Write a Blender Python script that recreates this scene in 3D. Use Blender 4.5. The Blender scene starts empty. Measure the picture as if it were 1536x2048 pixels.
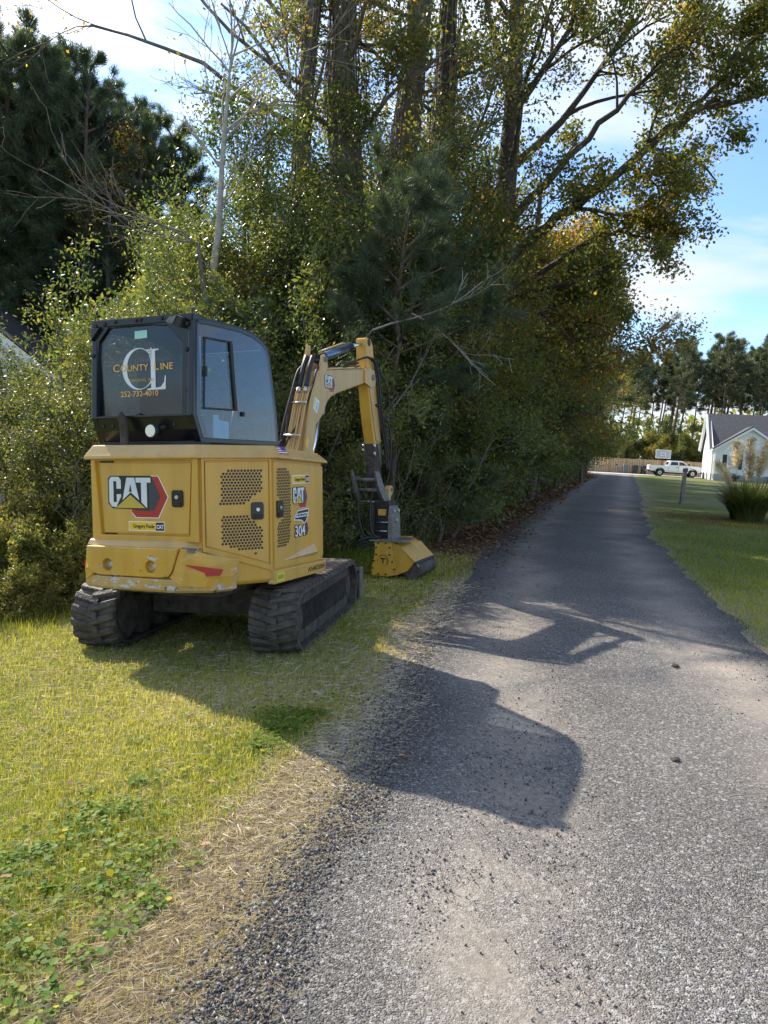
import bpy, bmesh, math, random
import numpy as np
from mathutils import Vector, Matrix

scene = bpy.context.scene
COL = scene.collection
R = math.radians

# ------------------------------------------------------------------ camera
CAM_H = 1.60
PITCH, ROLL = R(4.9), R(3.0)
cd = bpy.data.cameras.new('camera')
cam = bpy.data.objects.new('camera', cd)
COL.objects.link(cam)
cd.sensor_fit = 'VERTICAL'
cd.sensor_height = 24.0
cd.sensor_width = 18.0
cd.lens = 24.0 * 1480.0 / 2048.0
cd.clip_start = 0.05
cd.clip_end = 2000.0
_f = Vector((0, math.cos(PITCH), -math.sin(PITCH)))
_r0 = Vector((1, 0, 0))
_u0 = _r0.cross(_f)
_r = _r0 * math.cos(ROLL) + _u0 * math.sin(ROLL)
_u = -_r0 * math.sin(ROLL) + _u0 * math.cos(ROLL)
_m = Matrix((_r, _u, -_f)).transposed().to_4x4()
_m.translation = (0, 0, CAM_H)
cam.matrix_world = _m
scene.camera = cam

# ------------------------------------------------------------------ light
SUN_EL, SUN_AZ = R(37.5), R(-45.0)          # azimuth from +Y, clockwise
sun_dir = Vector((math.sin(SUN_AZ) * math.cos(SUN_EL), math.cos(SUN_AZ) * math.cos(SUN_EL), math.sin(SUN_EL)))
sl = bpy.data.lights.new('sun', 'SUN')
sl.energy = 5.0
sl.angle = R(0.55)
sl.color = (1.0, 0.92, 0.80)
so = bpy.data.objects.new('sun', sl)
COL.objects.link(so)
so.rotation_euler = sun_dir.to_track_quat('Z', 'Y').to_euler()

scene.view_settings.view_transform = 'Standard'
scene.view_settings.look = 'None'
scene.view_settings.gamma = 1.0
scene.view_settings.use_curve_mapping = False
EXPOSURE = 0.92
scene.view_settings.exposure = EXPOSURE

world = bpy.data.worlds.new('World')
scene.world = world
world.use_nodes = True
wn, wl = world.node_tree.nodes, world.node_tree.links
wn.clear()


def N(nt, t, **kw):
    n = nt.nodes.new(t)
    for k, v in kw.items():
        setattr(n, k, v)
    return n


def build_sky():
    nt = world.node_tree
    out = N(nt, 'ShaderNodeOutputWorld')
    bg = N(nt, 'ShaderNodeBackground')
    bg.inputs['Strength'].default_value = 0.15
    sky = N(nt, 'ShaderNodeTexSky')
    sky.sky_type = 'NISHITA'
    sky.sun_disc = False
    sky.sun_elevation = SUN_EL
    sky.sun_rotation = SUN_AZ
    sky.air_density = 1.0
    sky.dust_density = 0.4
    sky.ozone_density = 6.0
    tc = N(nt, 'ShaderNodeTexCoord')
    sep = N(nt, 'ShaderNodeSeparateXYZ')
    wl.new(tc.outputs['Generated'], sep.inputs[0])
    # cloud layer seen on a plane overhead
    add = N(nt, 'ShaderNodeMath', operation='ADD'); add.inputs[1].default_value = 0.22
    ab = N(nt, 'ShaderNodeMath', operation='ABSOLUTE')
    wl.new(sep.outputs['Z'], ab.inputs[0]); wl.new(ab.outputs[0], add.inputs[0])
    dx = N(nt, 'ShaderNodeMath', operation='DIVIDE'); dy = N(nt, 'ShaderNodeMath', operation='DIVIDE')
    wl.new(sep.outputs['X'], dx.inputs[0]); wl.new(add.outputs[0], dx.inputs[1])
    wl.new(sep.outputs['Y'], dy.inputs[0]); wl.new(add.outputs[0], dy.inputs[1])
    cmb = N(nt, 'ShaderNodeCombineXYZ')
    wl.new(dx.outputs[0], cmb.inputs[0]); wl.new(dy.outputs[0], cmb.inputs[1])
    mp = N(nt, 'ShaderNodeMapping')
    mp.inputs['Location'].default_value = (3.1, 1.7, 0)
    mp.inputs['Rotation'].default_value = (0, 0, R(-25))
    mp.inputs['Scale'].default_value = (0.8, 1.5, 1)
    wl.new(cmb.outputs[0], mp.inputs[0])
    nz = N(nt, 'ShaderNodeTexNoise')
    nz.inputs['Scale'].default_value = 1.15
    nz.inputs['Detail'].default_value = 7
    nz.inputs['Roughness'].default_value = 0.55
    nz.inputs['Distortion'].default_value = 0.35
    wl.new(mp.outputs[0], nz.inputs['Vector'])
    rp = N(nt, 'ShaderNodeValToRGB')
    rp.color_ramp.elements[0].position = 0.46
    rp.color_ramp.elements[0].color = (0.02, 0.02, 0.02, 1)
    rp.color_ramp.elements[1].position = 0.635
    rp.color_ramp.elements[1].color = (0.92, 0.92, 0.92, 1)
    wl.new(nz.outputs[0], rp.inputs[0])
    # forward scattering: thin cloud is brighter towards the sun
    dot = N(nt, 'ShaderNodeVectorMath', operation='DOT_PRODUCT')
    wl.new(tc.outputs['Generated'], dot.inputs[0])
    dot.inputs[1].default_value = sun_dir
    mx = N(nt, 'ShaderNodeMath', operation='MAXIMUM'); mx.inputs[1].default_value = 0
    wl.new(dot.outputs['Value'], mx.inputs[0])
    pw = N(nt, 'ShaderNodeMath', operation='POWER'); pw.inputs[1].default_value = 5.0
    wl.new(mx.outputs[0], pw.inputs[0])
    ma = N(nt, 'ShaderNodeMath', operation='MULTIPLY_ADD')
    ma.inputs[1].default_value = 10.0; ma.inputs[2].default_value = 3.5
    wl.new(pw.outputs[0], ma.inputs[0])
    cc = N(nt, 'ShaderNodeVectorMath', operation='SCALE')
    cc.inputs[0].default_value = (0.97, 1.0, 1.05)
    wl.new(ma.outputs[0], cc.inputs['Scale'])
    mix = N(nt, 'ShaderNodeMix', data_type='RGBA')
    wl.new(rp.outputs[0], mix.inputs[0])
    wl.new(sky.outputs[0], mix.inputs[6])
    wl.new(cc.outputs[0], mix.inputs[7])
    wl.new(mix.outputs[2], bg.inputs[0])
    wl.new(bg.outputs[0], out.inputs[0])


build_sky()

# ------------------------------------------------------------------ materials
MATS = {}


def new_mat(name):
    m = bpy.data.materials.new(name)
    m.use_nodes = True
    nt = m.node_tree
    b = nt.nodes['Principled BSDF']
    MATS[name] = m
    return m, nt, b


def C4(c):
    return (c[0], c[1], c[2], 1.0)


def simple(name, col, rough=0.5, metal=0.0, var=0.0, scale=8.0, col2=None, bump=0.0, bscale=60.0, coat=0.0, spec=0.5):
    """A material with a noise-broken colour and a fine relief."""
    m, nt, b = new_mat(name)
    b.inputs['Roughness'].default_value = rough
    b.inputs['Metallic'].default_value = metal
    b.inputs['Coat Weight'].default_value = coat
    b.inputs['Specular IOR Level'].default_value = spec
    b.inputs['Base Color'].default_value = C4(col)
    if var > 0 or bump > 0 or col2:
        tc = N(nt, 'ShaderNodeTexCoord')
    if var > 0 or col2:
        nz = N(nt, 'ShaderNodeTexNoise')
        nz.inputs['Scale'].default_value = scale
        nz.inputs['Detail'].default_value = 6
        nz.inputs['Roughness'].default_value = 0.65
        nt.links.new(tc.outputs['Object'], nz.inputs['Vector'])
        rp = N(nt, 'ShaderNodeValToRGB')
        rp.color_ramp.elements[0].position = 0.3
        rp.color_ramp.elements[1].position = 0.7
        c2 = col2 if col2 else tuple(min(1, c * (1 + var)) for c in col)
        c1 = col if col2 else tuple(c * (1 - var) for c in col)
        rp.color_ramp.elements[0].color = C4(c1)
        rp.color_ramp.elements[1].color = C4(c2)
        nt.links.new(nz.outputs[0], rp.inputs[0])
        nt.links.new(rp.outputs[0], b.inputs['Base Color'])
    if bump > 0:
        n2 = N(nt, 'ShaderNodeTexNoise')
        n2.inputs['Scale'].default_value = bscale
        n2.inputs['Detail'].default_value = 4
        nt.links.new(tc.outputs['Object'], n2.inputs['Vector'])
        bp = N(nt, 'ShaderNodeBump')
        bp.inputs['Strength'].default_value = bump
        bp.inputs['Distance'].default_value = 0.01
        nt.links.new(n2.outputs[0], bp.inputs['Height'])
        nt.links.new(bp.outputs[0], b.inputs['Normal'])
    return m


def leaf_mat(name, stops, transl=0.42, rough=0.45, tgain=1.9, objvar=0.0, spec=0.5, tb=0.55):
    """Leaf: colour from the per-face 'tint' attribute, partly translucent."""
    m, nt, b = new_mat(name)
    at = N(nt, 'ShaderNodeAttribute', attribute_name='tint')
    rp = N(nt, 'ShaderNodeValToRGB')
    cr = rp.color_ramp
    while len(cr.elements) < len(stops):
        cr.elements.new(0.5)
    for e, (p, c) in zip(cr.elements, stops):
        e.position = p
        e.color = C4(c)
    nt.links.new(at.outputs['Fac'], rp.inputs[0])
    colsock = rp.outputs[0]
    if objvar > 0:
        oi = N(nt, 'ShaderNodeObjectInfo')
        hsv = N(nt, 'ShaderNodeHueSaturation')
        mr = N(nt, 'ShaderNodeMapRange')
        mr.inputs['To Min'].default_value = 1 - objvar
        mr.inputs['To Max'].default_value = 1 + objvar
        nt.links.new(oi.outputs['Random'], mr.inputs[0])
        nt.links.new(mr.outputs[0], hsv.inputs['Value'])
        mr2 = N(nt, 'ShaderNodeMapRange')
        mr2.inputs['To Min'].default_value = 0.5 - objvar * 0.06
        mr2.inputs['To Max'].default_value = 0.5 + objvar * 0.05
        mlt = N(nt, 'ShaderNodeMath', operation='FRACT')
        ml0 = N(nt, 'ShaderNodeMath', operation='MULTIPLY'); ml0.inputs[1].default_value = 7.31
        nt.links.new(oi.outputs['Random'], ml0.inputs[0]); nt.links.new(ml0.outputs[0], mlt.inputs[0])
        nt.links.new(mlt.outputs[0], mr2.inputs[0]); nt.links.new(mr2.outputs[0], hsv.inputs['Hue'])
        nt.links.new(colsock, hsv.inputs['Color'])
        colsock = hsv.outputs[0]
    nt.links.new(colsock, b.inputs['Base Color'])
    b.inputs['Roughness'].default_value = rough
    b.inputs['Specular IOR Level'].default_value = spec
    tr = N(nt, 'ShaderNodeBsdfTranslucent')
    g = N(nt, 'ShaderNodeVectorMath', operation='MULTIPLY')
    g.inputs[1].default_value = (tgain * 1.05, tgain, tgain * tb)
    nt.links.new(colsock, g.inputs[0])
    nt.links.new(g.outputs[0], tr.inputs['Color'])
    ms = N(nt, 'ShaderNodeMixShader')
    ms.inputs[0].default_value = transl
    nt.links.new(b.outputs[0], ms.inputs[1])
    nt.links.new(tr.outputs[0], ms.inputs[2])
    nt.links.new(ms.outputs[0], nt.nodes['Material Output'].inputs[0])
    return m


# ------------------------------------------------------------------ object helpers
def tag(o, label=None, cat=None, group=None, kind=None):
    if label: o['label'] = label
    if cat: o['category'] = cat
    if group: o['group'] = group
    if kind: o['kind'] = kind
    return o


def empty(name, label=None, cat=None, loc=(0, 0, 0), rotz=0.0, group=None, parent=None):
    o = bpy.data.objects.new(name, None)
    o.empty_display_size = 0.2
    COL.objects.link(o)
    o.location = loc
    o.rotation_euler = (0, 0, rotz)
    if parent: o.parent = parent
    return tag(o, label, cat, group)


def link(name, me, mats=None, parent=None, kind=None, smooth=False):
    if mats is not None and len(me.materials) == 0:
        for m in (mats if isinstance(mats, (list, tuple)) else [mats]):
            me.materials.append(m)
    if smooth:
        me.polygons.foreach_set('use_smooth', np.ones(len(me.polygons), bool))
    o = bpy.data.objects.new(name, me)
    COL.objects.link(o)
    if parent: o.parent = parent
    if kind: o['kind'] = kind
    return o


def copy_tree(o, parent=None):
    c = o.copy()
    COL.objects.link(c)
    if parent: c.parent = parent
    for ch in list(o.children):
        copy_tree(ch, c)
    return c


def np_mesh(name, V, F, mat_idx=None, tint=None, smooth=False):
    """Mesh from arrays: V (n,3), F (m,k) with constant k (or a list of such arrays)."""
    if not isinstance(F, list): F = [F]
    F = [f for f in F if len(f)]
    me = bpy.data.meshes.new(name)
    V = np.asarray(V, np.float32)
    me.vertices.add(len(V))
    me.vertices.foreach_set('co', V.ravel())
    nl = sum(f.size for f in F)
    npoly = sum(len(f) for f in F)
    me.loops.add(nl)
    me.loops.foreach_set('vertex_index', np.concatenate([np.asarray(f, np.int32).ravel() for f in F]))
    me.polygons.add(npoly)
    starts, off = [], 0
    for f in F:
        k = f.shape[1]
        starts.append(off + np.arange(len(f), dtype=np.int32) * k)
        off += f.size
    me.polygons.foreach_set('loop_start', np.concatenate(starts))
    if mat_idx is not None:
        me.polygons.foreach_set('material_index', np.asarray(mat_idx, np.int32))
    if smooth:
        me.polygons.foreach_set('use_smooth', np.ones(npoly, bool))
    me.update(calc_edges=True)
    if tint is not None:
        a = me.attributes.new('tint', 'FLOAT', 'FACE')
        a.data.foreach_set('value', np.asarray(tint, np.float32))
    me.validate()
    return me


def bm_mesh(name, bm):
    bmesh.ops.recalc_face_normals(bm, faces=bm.faces)
    me = bpy.data.meshes.new(name)
    bm.to_mesh(me)
    bm.free()
    return me


def bevel(bm, w, seg=2, ang=25):
    if w <= 0: return
    es = [e for e in bm.edges if len(e.link_faces) == 2 and e.calc_face_angle(0) > R(ang)]
    if es:
        bmesh.ops.bevel(bm, geom=es, offset=w, segments=seg, profile=0.6, affect='EDGES', clamp_overlap=True)


class PL:
    """A drawing plane: origin, u and v axes; n points out of the surface."""
    def __init__(s, o, u, v=(0, 0, 1)):
        s.o, s.u, s.v = Vector(o), Vector(u).normalized(), Vector(v).normalized()
        s.n = s.u.cross(s.v)

    def at(s, a, b, d=0.0):
        return s.o + s.u * a + s.v * b + s.n * d


def add_prism(bm, poly, pl, d0, d1):
    """Closed prism of a 2-D polygon between the offsets d0 and d1 along the plane's normal."""
    a = [bm.verts.new(pl.at(x, y, d0)) for x, y in poly]
    b = [bm.verts.new(pl.at(x, y, d1)) for x, y in poly]
    n = len(poly)
    bm.faces.new(a); bm.faces.new(list(reversed(b)))
    for i in range(n):
        j = (i + 1) % n
        bm.faces.new((a[i], b[i], b[j], a[j]))


def prism(name, poly, pl, d0, d1, mat, parent=None, bev=0.0, seg=2, kind=None):
    bm = bmesh.new()
    add_prism(bm, poly, pl, d0, d1)
    bmesh.ops.recalc_face_normals(bm, faces=bm.faces)
    bevel(bm, bev, seg)
    return link(name, bm_mesh(name, bm), mat, parent, kind)


def add_ring(bm, outer, inner, pl, d0, d1):
    n = len(outer)
    L = [[bm.verts.new(pl.at(x, y, d)) for x, y in p] for p in (outer, inner) for d in (d0, d1)]
    o0, o1, i0, i1 = L
    for k in range(n):
        j = (k + 1) % n
        bm.faces.new((o0[k], o0[j], i0[j], i0[k]))
        bm.faces.new((o1[k], i1[k], i1[j], o1[j]))
        bm.faces.new((o0[k], o1[k], o1[j], o0[j]))
        bm.faces.new((i0[k], i0[j], i1[j], i1[k]))


def ring(name, outer, inner, pl, d0, d1, mat, parent=None, bev=0.0):
    bm = bmesh.new()
    add_ring(bm, outer, inner, pl, d0, d1)
    bmesh.ops.recalc_face_normals(bm, faces=bm.faces)
    bevel(bm, bev)
    return link(name, bm_mesh(name, bm), mat, parent)


def inset(poly, w):
    """Mitred inset of a polygon given counter- or clockwise."""
    n = len(poly)
    area = sum(poly[i][0] * poly[(i + 1) % n][1] - poly[(i + 1) % n][0] * poly[i][1] for i in range(n))
    s = 1 if area > 0 else -1
    out = []
    for i in range(n):
        p0, p1, p2 = Vector(poly[i - 1]), Vector(poly[i]), Vector(poly[(i + 1) % n])
        d1, d2 = (p1 - p0).normalized(), (p2 - p1).normalized()
        n1, n2 = Vector((-d1.y, d1.x)) * s, Vector((-d2.y, d2.x)) * s
        b = (n1 + n2)
        k = w / max(0.3, 1 + n1.dot(n2)) 
        q = p1 + b * k
        out.append((q.x, q.y))
    return out


def add_box(bm, x0, x1, y0, y1, z0, z1):
    v = [bm.verts.new((x, y, z)) for x in (x0, x1) for y in (y0, y1) for z in (z0, z1)]
    for f in ((0, 1, 3, 2), (4, 6, 7, 5), (0, 4, 5, 1), (2, 3, 7, 6), (0, 2, 6, 4), (1, 5, 7, 3)):
        bm.faces.new([v[i] for i in f])


def box(name, x0, x1, y0, y1, z0, z1, mat, parent=None, bev=0.0, seg=2):
    bm = bmesh.new()
    add_box(bm, x0, x1, y0, y1, z0, z1)
    bmesh.ops.recalc_face_normals(bm, faces=bm.faces)
    bevel(bm, bev, seg)
    return link(name, bm_mesh(name, bm), mat, parent)


def loft(name, loops, mat, parent=None, bev=0.0, smooth=False):
    bm = bmesh.new()
    L = [[bm.verts.new(p) for p in lp] for lp in loops]
    n = len(L[0])
    for a, b in zip(L, L[1:]):
        for i in range(n):
            j = (i + 1) % n
            bm.faces.new((a[i], a[j], b[j], b[i]))
    bm.faces.new(list(reversed(L[0]))); bm.faces.new(L[-1])
    bmesh.ops.recalc_face_normals(bm, faces=bm.faces)
    bevel(bm, bev)
    return link(name, bm_mesh(name, bm), mat, parent, smooth=smooth)


def frame_for(d):
    d = d.normalized()
    a = Vector((0, 0, 1)) if abs(d.z) < 0.9 else Vector((1, 0, 0))
    u = d.cross(a).normalized()
    return u, d.cross(u).normalized()


def add_tube(bm, pts, rad, n=8, cap=True):
    pts = [Vector(p) for p in pts]
    rads = rad if isinstance(rad, (list, tuple)) else [rad] * len(pts)
    rings = []
    u = None
    for i, p in enumerate(pts):
        d = (pts[min(i + 1, len(pts) - 1)] - pts[max(i - 1, 0)]).normalized()
        if u is None:
            u, w = frame_for(d)
        else:
            u = (u - d * u.dot(d)).normalized()
            w = d.cross(u)
        rings.append([bm.verts.new(p + (u * math.cos(t) + w * math.sin(t)) * rads[i]) for t in [2 * math.pi * k / n for k in range(n)]])
    for a, b in zip(rings, rings[1:]):
        for k in range(n):
            j = (k + 1) % n
            f = bm.faces.new((a[k], a[j], b[j], b[k]))
            f.smooth = n > 5
    if cap:
        bm.faces.new(list(reversed(rings[0]))); bm.faces.new(rings[-1])


def tube(name, pts, rad, mat, parent=None, n=8):
    bm = bmesh.new()
    add_tube(bm, pts, rad, n)
    return link(name, bm_mesh(name, bm), mat, parent)


def smooth_path(pts, k=5):
    """Catmull-Rom through the points."""
    P = [Vector(p) for p in pts]
    P = [P[0] * 2 - P[1]] + P + [P[-1] * 2 - P[-2]]
    out = []
    for i in range(1, len(P) - 2):
        for s in range(k):
            t = s / k
            a, b, c, d = P[i - 1], P[i], P[i + 1], P[i + 2]
            out.append(0.5 * ((2 * b) + (c - a) * t + (2 * a - 5 * b + 4 * c - d) * t * t + (3 * b - a - 3 * c + d) * t ** 3))
    out.append(P[-2])
    return out


def text_mesh(name, body, size, pl, u, v, d, mat, parent, sx=1.0, bold=0.0, align='LEFT', spacing=1.0, shear=0.0):
    """Flat lettering lying on a plane."""
    cu = bpy.data.curves.new(name, 'FONT')
    cu.body = body
    cu.size = size
    cu.align_x = align
    cu.offset = bold * size
    cu.space_character = spacing
    cu.shear = shear
    cu.extrude = 0.0006
    cu.resolution_u = 3
    tmp = bpy.data.objects.new('tmp', cu)
    COL.objects.link(tmp)
    dg = bpy.context.evaluated_depsgraph_get()
    me = bpy.data.meshes.new_from_object(tmp.evaluated_get(dg))
    bpy.data.objects.remove(tmp)
    bpy.data.curves.remove(cu)
    o = pl.at(u, v, d)
    M = Matrix((pl.u * sx, pl.v, pl.n)).transposed().to_4x4()
    M.translation = o
    me.transform(M)
    me.materials.clear()
    me.name = name
    return link(name, me, mat, parent)


def ngon(cx, cy, r, n, a0=0.0, sy=1.0):
    return [(cx + r * math.cos(a0 + 2 * math.pi * k / n), cy + r * sy * math.sin(a0 + 2 * math.pi * k / n)) for k in range(n)]
# ------------------------------------------------------------------ terrain and driveway
EY = np.array([-4, -0.5, 1.92, 3.34, 5.85, 10.3, 15.7, 26, 45, 77, 93.0])
EL = np.array([-1.8, -1.05, -.45, -.11, .33, 1.30, 2.45, 5.3, 11, 21.3, 26.3])
ER = np.array([2.0, 2.3, 2.6, 2.9, 3.3, 4.35, 5.75, 9.1, 15.4, 25.7, 31.0])
rg = np.random.default_rng(11)


def xl(y): return np.interp(y, EY, EL)
def xr(y): return np.interp(y, EY, ER)


def vnoise(x, y, seed=0):
    """Smooth 2-D value noise, vectorised, 0..1."""
    x = np.asarray(x, float); y = np.asarray(y, float)
    xi, yi = np.floor(x), np.floor(y)
    fx, fy = x - xi, y - yi
    fx = fx * fx * (3 - 2 * fx); fy = fy * fy * (3 - 2 * fy)

    def h(a, b):
        v = np.sin(a * 127.1 + b * 311.7 + seed * 74.7) * 43758.5453
        return v - np.floor(v)
    return (h(xi, yi) * (1 - fx) + h(xi + 1, yi) * fx) * (1 - fy) + (h(xi, yi + 1) * (1 - fx) + h(xi + 1, yi + 1) * fx) * fy


def gz(x, y):
    """Ground height: level by the drive, falling away on the machine's side."""
    x = np.asarray(x, float); y = np.asarray(y, float)
    d = xl(y) - x
    z = -0.07 * np.clip(d - 0.85, 0, 3.4) * np.clip((60 - y) / 40, 0, 1)
    z = z + 0.018 * (vnoise(x * 1.7, y * 1.7, 3) - 0.5) * np.clip(np.minimum(d, 3) * 1.5, 0, 1)
    return z


def gzf(x, y): return float(gz(x, y))


# materials of the ground
def ground_material():
    m, nt, b = new_mat('lawn_soil')
    tc = N(nt, 'ShaderNodeTexCoord')
    zn = N(nt, 'ShaderNodeAttribute', attribute_name='straw')
    sn = N(nt, 'ShaderNodeAttribute', attribute_name='litter')
    n1 = N(nt, 'ShaderNodeTexNoise'); n1.inputs['Scale'].default_value = 2.2; n1.inputs['Detail'].default_value = 8; n1.inputs['Roughness'].default_value = 0.7
    n2 = N(nt, 'ShaderNodeTexNoise'); n2.inputs['Scale'].default_value = 70; n2.inputs['Detail'].default_value = 3
    nt.links.new(tc.outputs['Object'], n1.inputs['Vector']); nt.links.new(tc.outputs['Object'], n2.inputs['Vector'])
    r1 = N(nt, 'ShaderNodeValToRGB')
    e = r1.color_ramp.elements
    e[0].position = 0.3; e[0].color = C4((0.095, 0.125, 0.030))
    e[1].position = 0.72; e[1].color = C4((0.25, 0.25, 0.062))
    nt.links.new(n1.outputs[0], r1.inputs[0])
    r2 = N(nt, 'ShaderNodeValToRGB')
    e = r2.color_ramp.elements
    e[0].position = 0.3; e[0].color = C4((0.17, 0.135, 0.10))
    e[1].position = 0.7; e[1].color = C4((0.46, 0.39, 0.30))
    nt.links.new(n2.outputs[0], r2.inputs[0])
    mx = N(nt, 'ShaderNodeMix', data_type='RGBA')
    nt.links.new(zn.outputs['Fac'], mx.inputs[0]); nt.links.new(r1.outputs[0], mx.inputs[6]); nt.links.new(r2.outputs[0], mx.inputs[7])
    r3 = N(nt, 'ShaderNodeValToRGB')
    e = r3.color_ramp.elements
    e[0].position = 0.35; e[0].color = C4((0.06, 0.037, 0.024))
    e[1].position = 0.7; e[1].color = C4((0.22, 0.115, 0.062))
    nt.links.new(n2.outputs[0], r3.inputs[0])
    m2 = N(nt, 'ShaderNodeMix', data_type='RGBA')
    nt.links.new(sn.outputs['Fac'], m2.inputs[0]); nt.links.new(mx.outputs[2], m2.inputs[6]); nt.links.new(r3.outputs[0], m2.inputs[7])
    lu = N(nt, 'ShaderNodeAttribute', attribute_name='lush')
    r4 = N(nt, 'ShaderNodeValToRGB')
    e = r4.color_ramp.elements
    e[0].position = 0.3; e[0].color = C4((0.052, 0.085, 0.018))
    e[1].position = 0.72; e[1].color = C4((0.125, 0.150, 0.034))
    nt.links.new(n1.outputs[0], r4.inputs[0])
    m4 = N(nt, 'ShaderNodeMix', data_type='RGBA')
    nt.links.new(lu.outputs['Fac'], m4.inputs[0]); nt.links.new(m2.outputs[2], m4.inputs[6]); nt.links.new(r4.outputs[0], m4.inputs[7])
    m2 = m4
    # speckle
    m3 = N(nt, 'ShaderNodeMix', data_type='RGBA', blend_type='OVERLAY'); m3.inputs[0].default_value = 0.55
    nt.links.new(m2.outputs[2], m3.inputs[6]); nt.links.new(n2.outputs[0], m3.inputs[7])
    nt.links.new(m3.outputs[2], b.inputs['Base Color'])
    b.inputs['Roughness'].default_value = 0.95
    b.inputs['Specular IOR Level'].default_value = 0.1
    bp = N(nt, 'ShaderNodeBump'); bp.inputs['Strength'].default_value = 0.9; bp.inputs['Distance'].default_value = 0.03
    nt.links.new(n2.outputs[0], bp.inputs['Height']); nt.links.new(bp.outputs[0], b.inputs['Normal'])
    return m


def road_material():
    m, nt, b = new_mat('crushed_gravel')
    tc = N(nt, 'ShaderNodeTexCoord')
    at = N(nt, 'ShaderNodeAttribute', attribute_name='across')
    vo = N(nt, 'ShaderNodeTexVoronoi'); vo.inputs['Scale'].default_value = 165
    vo2 = N(nt, 'ShaderNodeTexVoronoi'); vo2.inputs['Scale'].default_value = 75
    wob = N(nt, 'ShaderNodeTexNoise'); wob.inputs['Scale'].default_value = 60
    for v in (vo, vo2, wob): nt.links.new(tc.outputs['Object'], v.inputs['Vector'])
    bw = N(nt, 'ShaderNodeSeparateColor'); nt.links.new(vo.outputs['Color'], bw.inputs[0])
    r1 = N(nt, 'ShaderNodeValToRGB')
    e = r1.color_ramp.elements
    e[0].position = 0.0; e[0].color = C4((0.050, 0.049, 0.048))
    e[1].position = 1.0; e[1].color = C4((0.32, 0.305, 0.285))
    x = e.new(0.45); x.color = C4((0.124, 0.115, 0.103))
    x = e.new(0.85); x.color = C4((0.190, 0.175, 0.156))
    nt.links.new(bw.outputs[0], r1.inputs[0])
    bw2 = N(nt, 'ShaderNodeSeparateColor'); nt.links.new(vo2.outputs['Color'], bw2.inputs[0])
    r2 = N(nt, 'ShaderNodeValToRGB')
    e = r2.color_ramp.elements
    e[0].position = 0.1; e[0].color = C4((0.09, 0.09, 0.095)); e[1].position = 0.95; e[1].color = C4((0.32, 0.305, 0.285))
    nt.links.new(bw2.outputs[1], r2.inputs[0])
    sel = N(nt, 'ShaderNodeMath', operation='GREATER_THAN'); sel.inputs[1].default_value = 0.80
    nt.links.new(bw2.outputs[0], sel.inputs[0])
    mg = N(nt, 'ShaderNodeMix', data_type='RGBA')
    nt.links.new(sel.outputs[0], mg.inputs[0]); nt.links.new(r1.outputs[0], mg.inputs[6]); nt.links.new(r2.outputs[0], mg.inputs[7])
    # dusty wheel paths and patches of fines: 'across' 0..1 over the width
    def bump_at(c, w):
        s = N(nt, 'ShaderNodeMath', operation='SUBTRACT'); s.inputs[1].default_value = c
        nt.links.new(at.outputs['Fac'], s.inputs[0])
        a = N(nt, 'ShaderNodeMath', operation='ABSOLUTE'); nt.links.new(s.outputs[0], a.inputs[0])
        q = N(nt, 'ShaderNodeMapRange'); q.inputs['From Min'].default_value = 0; q.inputs['From Max'].default_value = w
        q.inputs['To Min'].default_value = 1; q.inputs['To Max'].default_value = 0; q.interpolation_type = 'SMOOTHSTEP'
        nt.links.new(a.outputs[0], q.inputs[0])
        return q.outputs[0]
    p1, p2 = bump_at(0.26, 0.17), bump_at(0.80, 0.20)
    ps = N(nt, 'ShaderNodeMath', operation='MAXIMUM'); nt.links.new(p1, ps.inputs[0]); nt.links.new(p2, ps.inputs[1])
    n3 = N(nt, 'ShaderNodeTexNoise'); n3.inputs['Scale'].default_value = 1.3; n3.inputs['Detail'].default_value = 6; n3.inputs['Roughness'].default_value = 0.65
    nt.links.new(tc.outputs['Object'], n3.inputs['Vector'])
    nr = N(nt, 'ShaderNodeMapRange'); nr.inputs['From Min'].default_value = 0.30; nr.inputs['From Max'].default_value = 0.58
    nt.links.new(n3.outputs[0], nr.inputs[0])
    pm = N(nt, 'ShaderNodeMath', operation='MULTIPLY'); nt.links.new(ps.outputs[0], pm.inputs[0]); nt.links.new(nr.outputs[0], pm.inputs[1])
    pm2 = N(nt, 'ShaderNodeMath', operation='MULTIPLY'); pm2.inputs[1].default_value = 0.82; nt.links.new(pm.outputs[0], pm2.inputs[0])
    n4 = N(nt, 'ShaderNodeTexNoise'); n4.inputs['Scale'].default_value = 40; n4.inputs['Detail'].default_value = 5
    nt.links.new(tc.outputs['Object'], n4.inputs['Vector'])
    dr = N(nt, 'ShaderNodeValToRGB')
    e = dr.color_ramp.elements
    e[0].position = 0.3; e[0].color = C4((0.175, 0.148, 0.118)); e[1].position = 0.7; e[1].color = C4((0.285, 0.245, 0.198))
    nt.links.new(n4.outputs[0], dr.inputs[0])
    md = N(nt, 'ShaderNodeMix', data_type='RGBA')
    nt.links.new(pm2.outputs[0], md.inputs[0]); nt.links.new(mg.outputs[2], md.inputs[6]); nt.links.new(dr.outputs[0], md.inputs[7])
    # broad dark and light patches
    n5 = N(nt, 'ShaderNodeTexNoise'); n5.inputs['Scale'].default_value = 0.55; n5.inputs['Detail'].default_value = 5
    nt.links.new(tc.outputs['Object'], n5.inputs['Vector'])
    pr = N(nt, 'ShaderNodeMapRange'); pr.inputs['From Min'].default_value = 0.3; pr.inputs['From Max'].default_value = 0.7
    pr.inputs['To Min'].default_value = 0.80; pr.inputs['To Max'].default_value = 1.18
    nt.links.new(n5.outputs[0], pr.inputs[0])
    sc = N(nt, 'ShaderNodeVectorMath', operation='SCALE'); nt.links.new(md.outputs[2], sc.inputs[0]); nt.links.new(pr.outputs[0], sc.inputs['Scale'])
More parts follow.
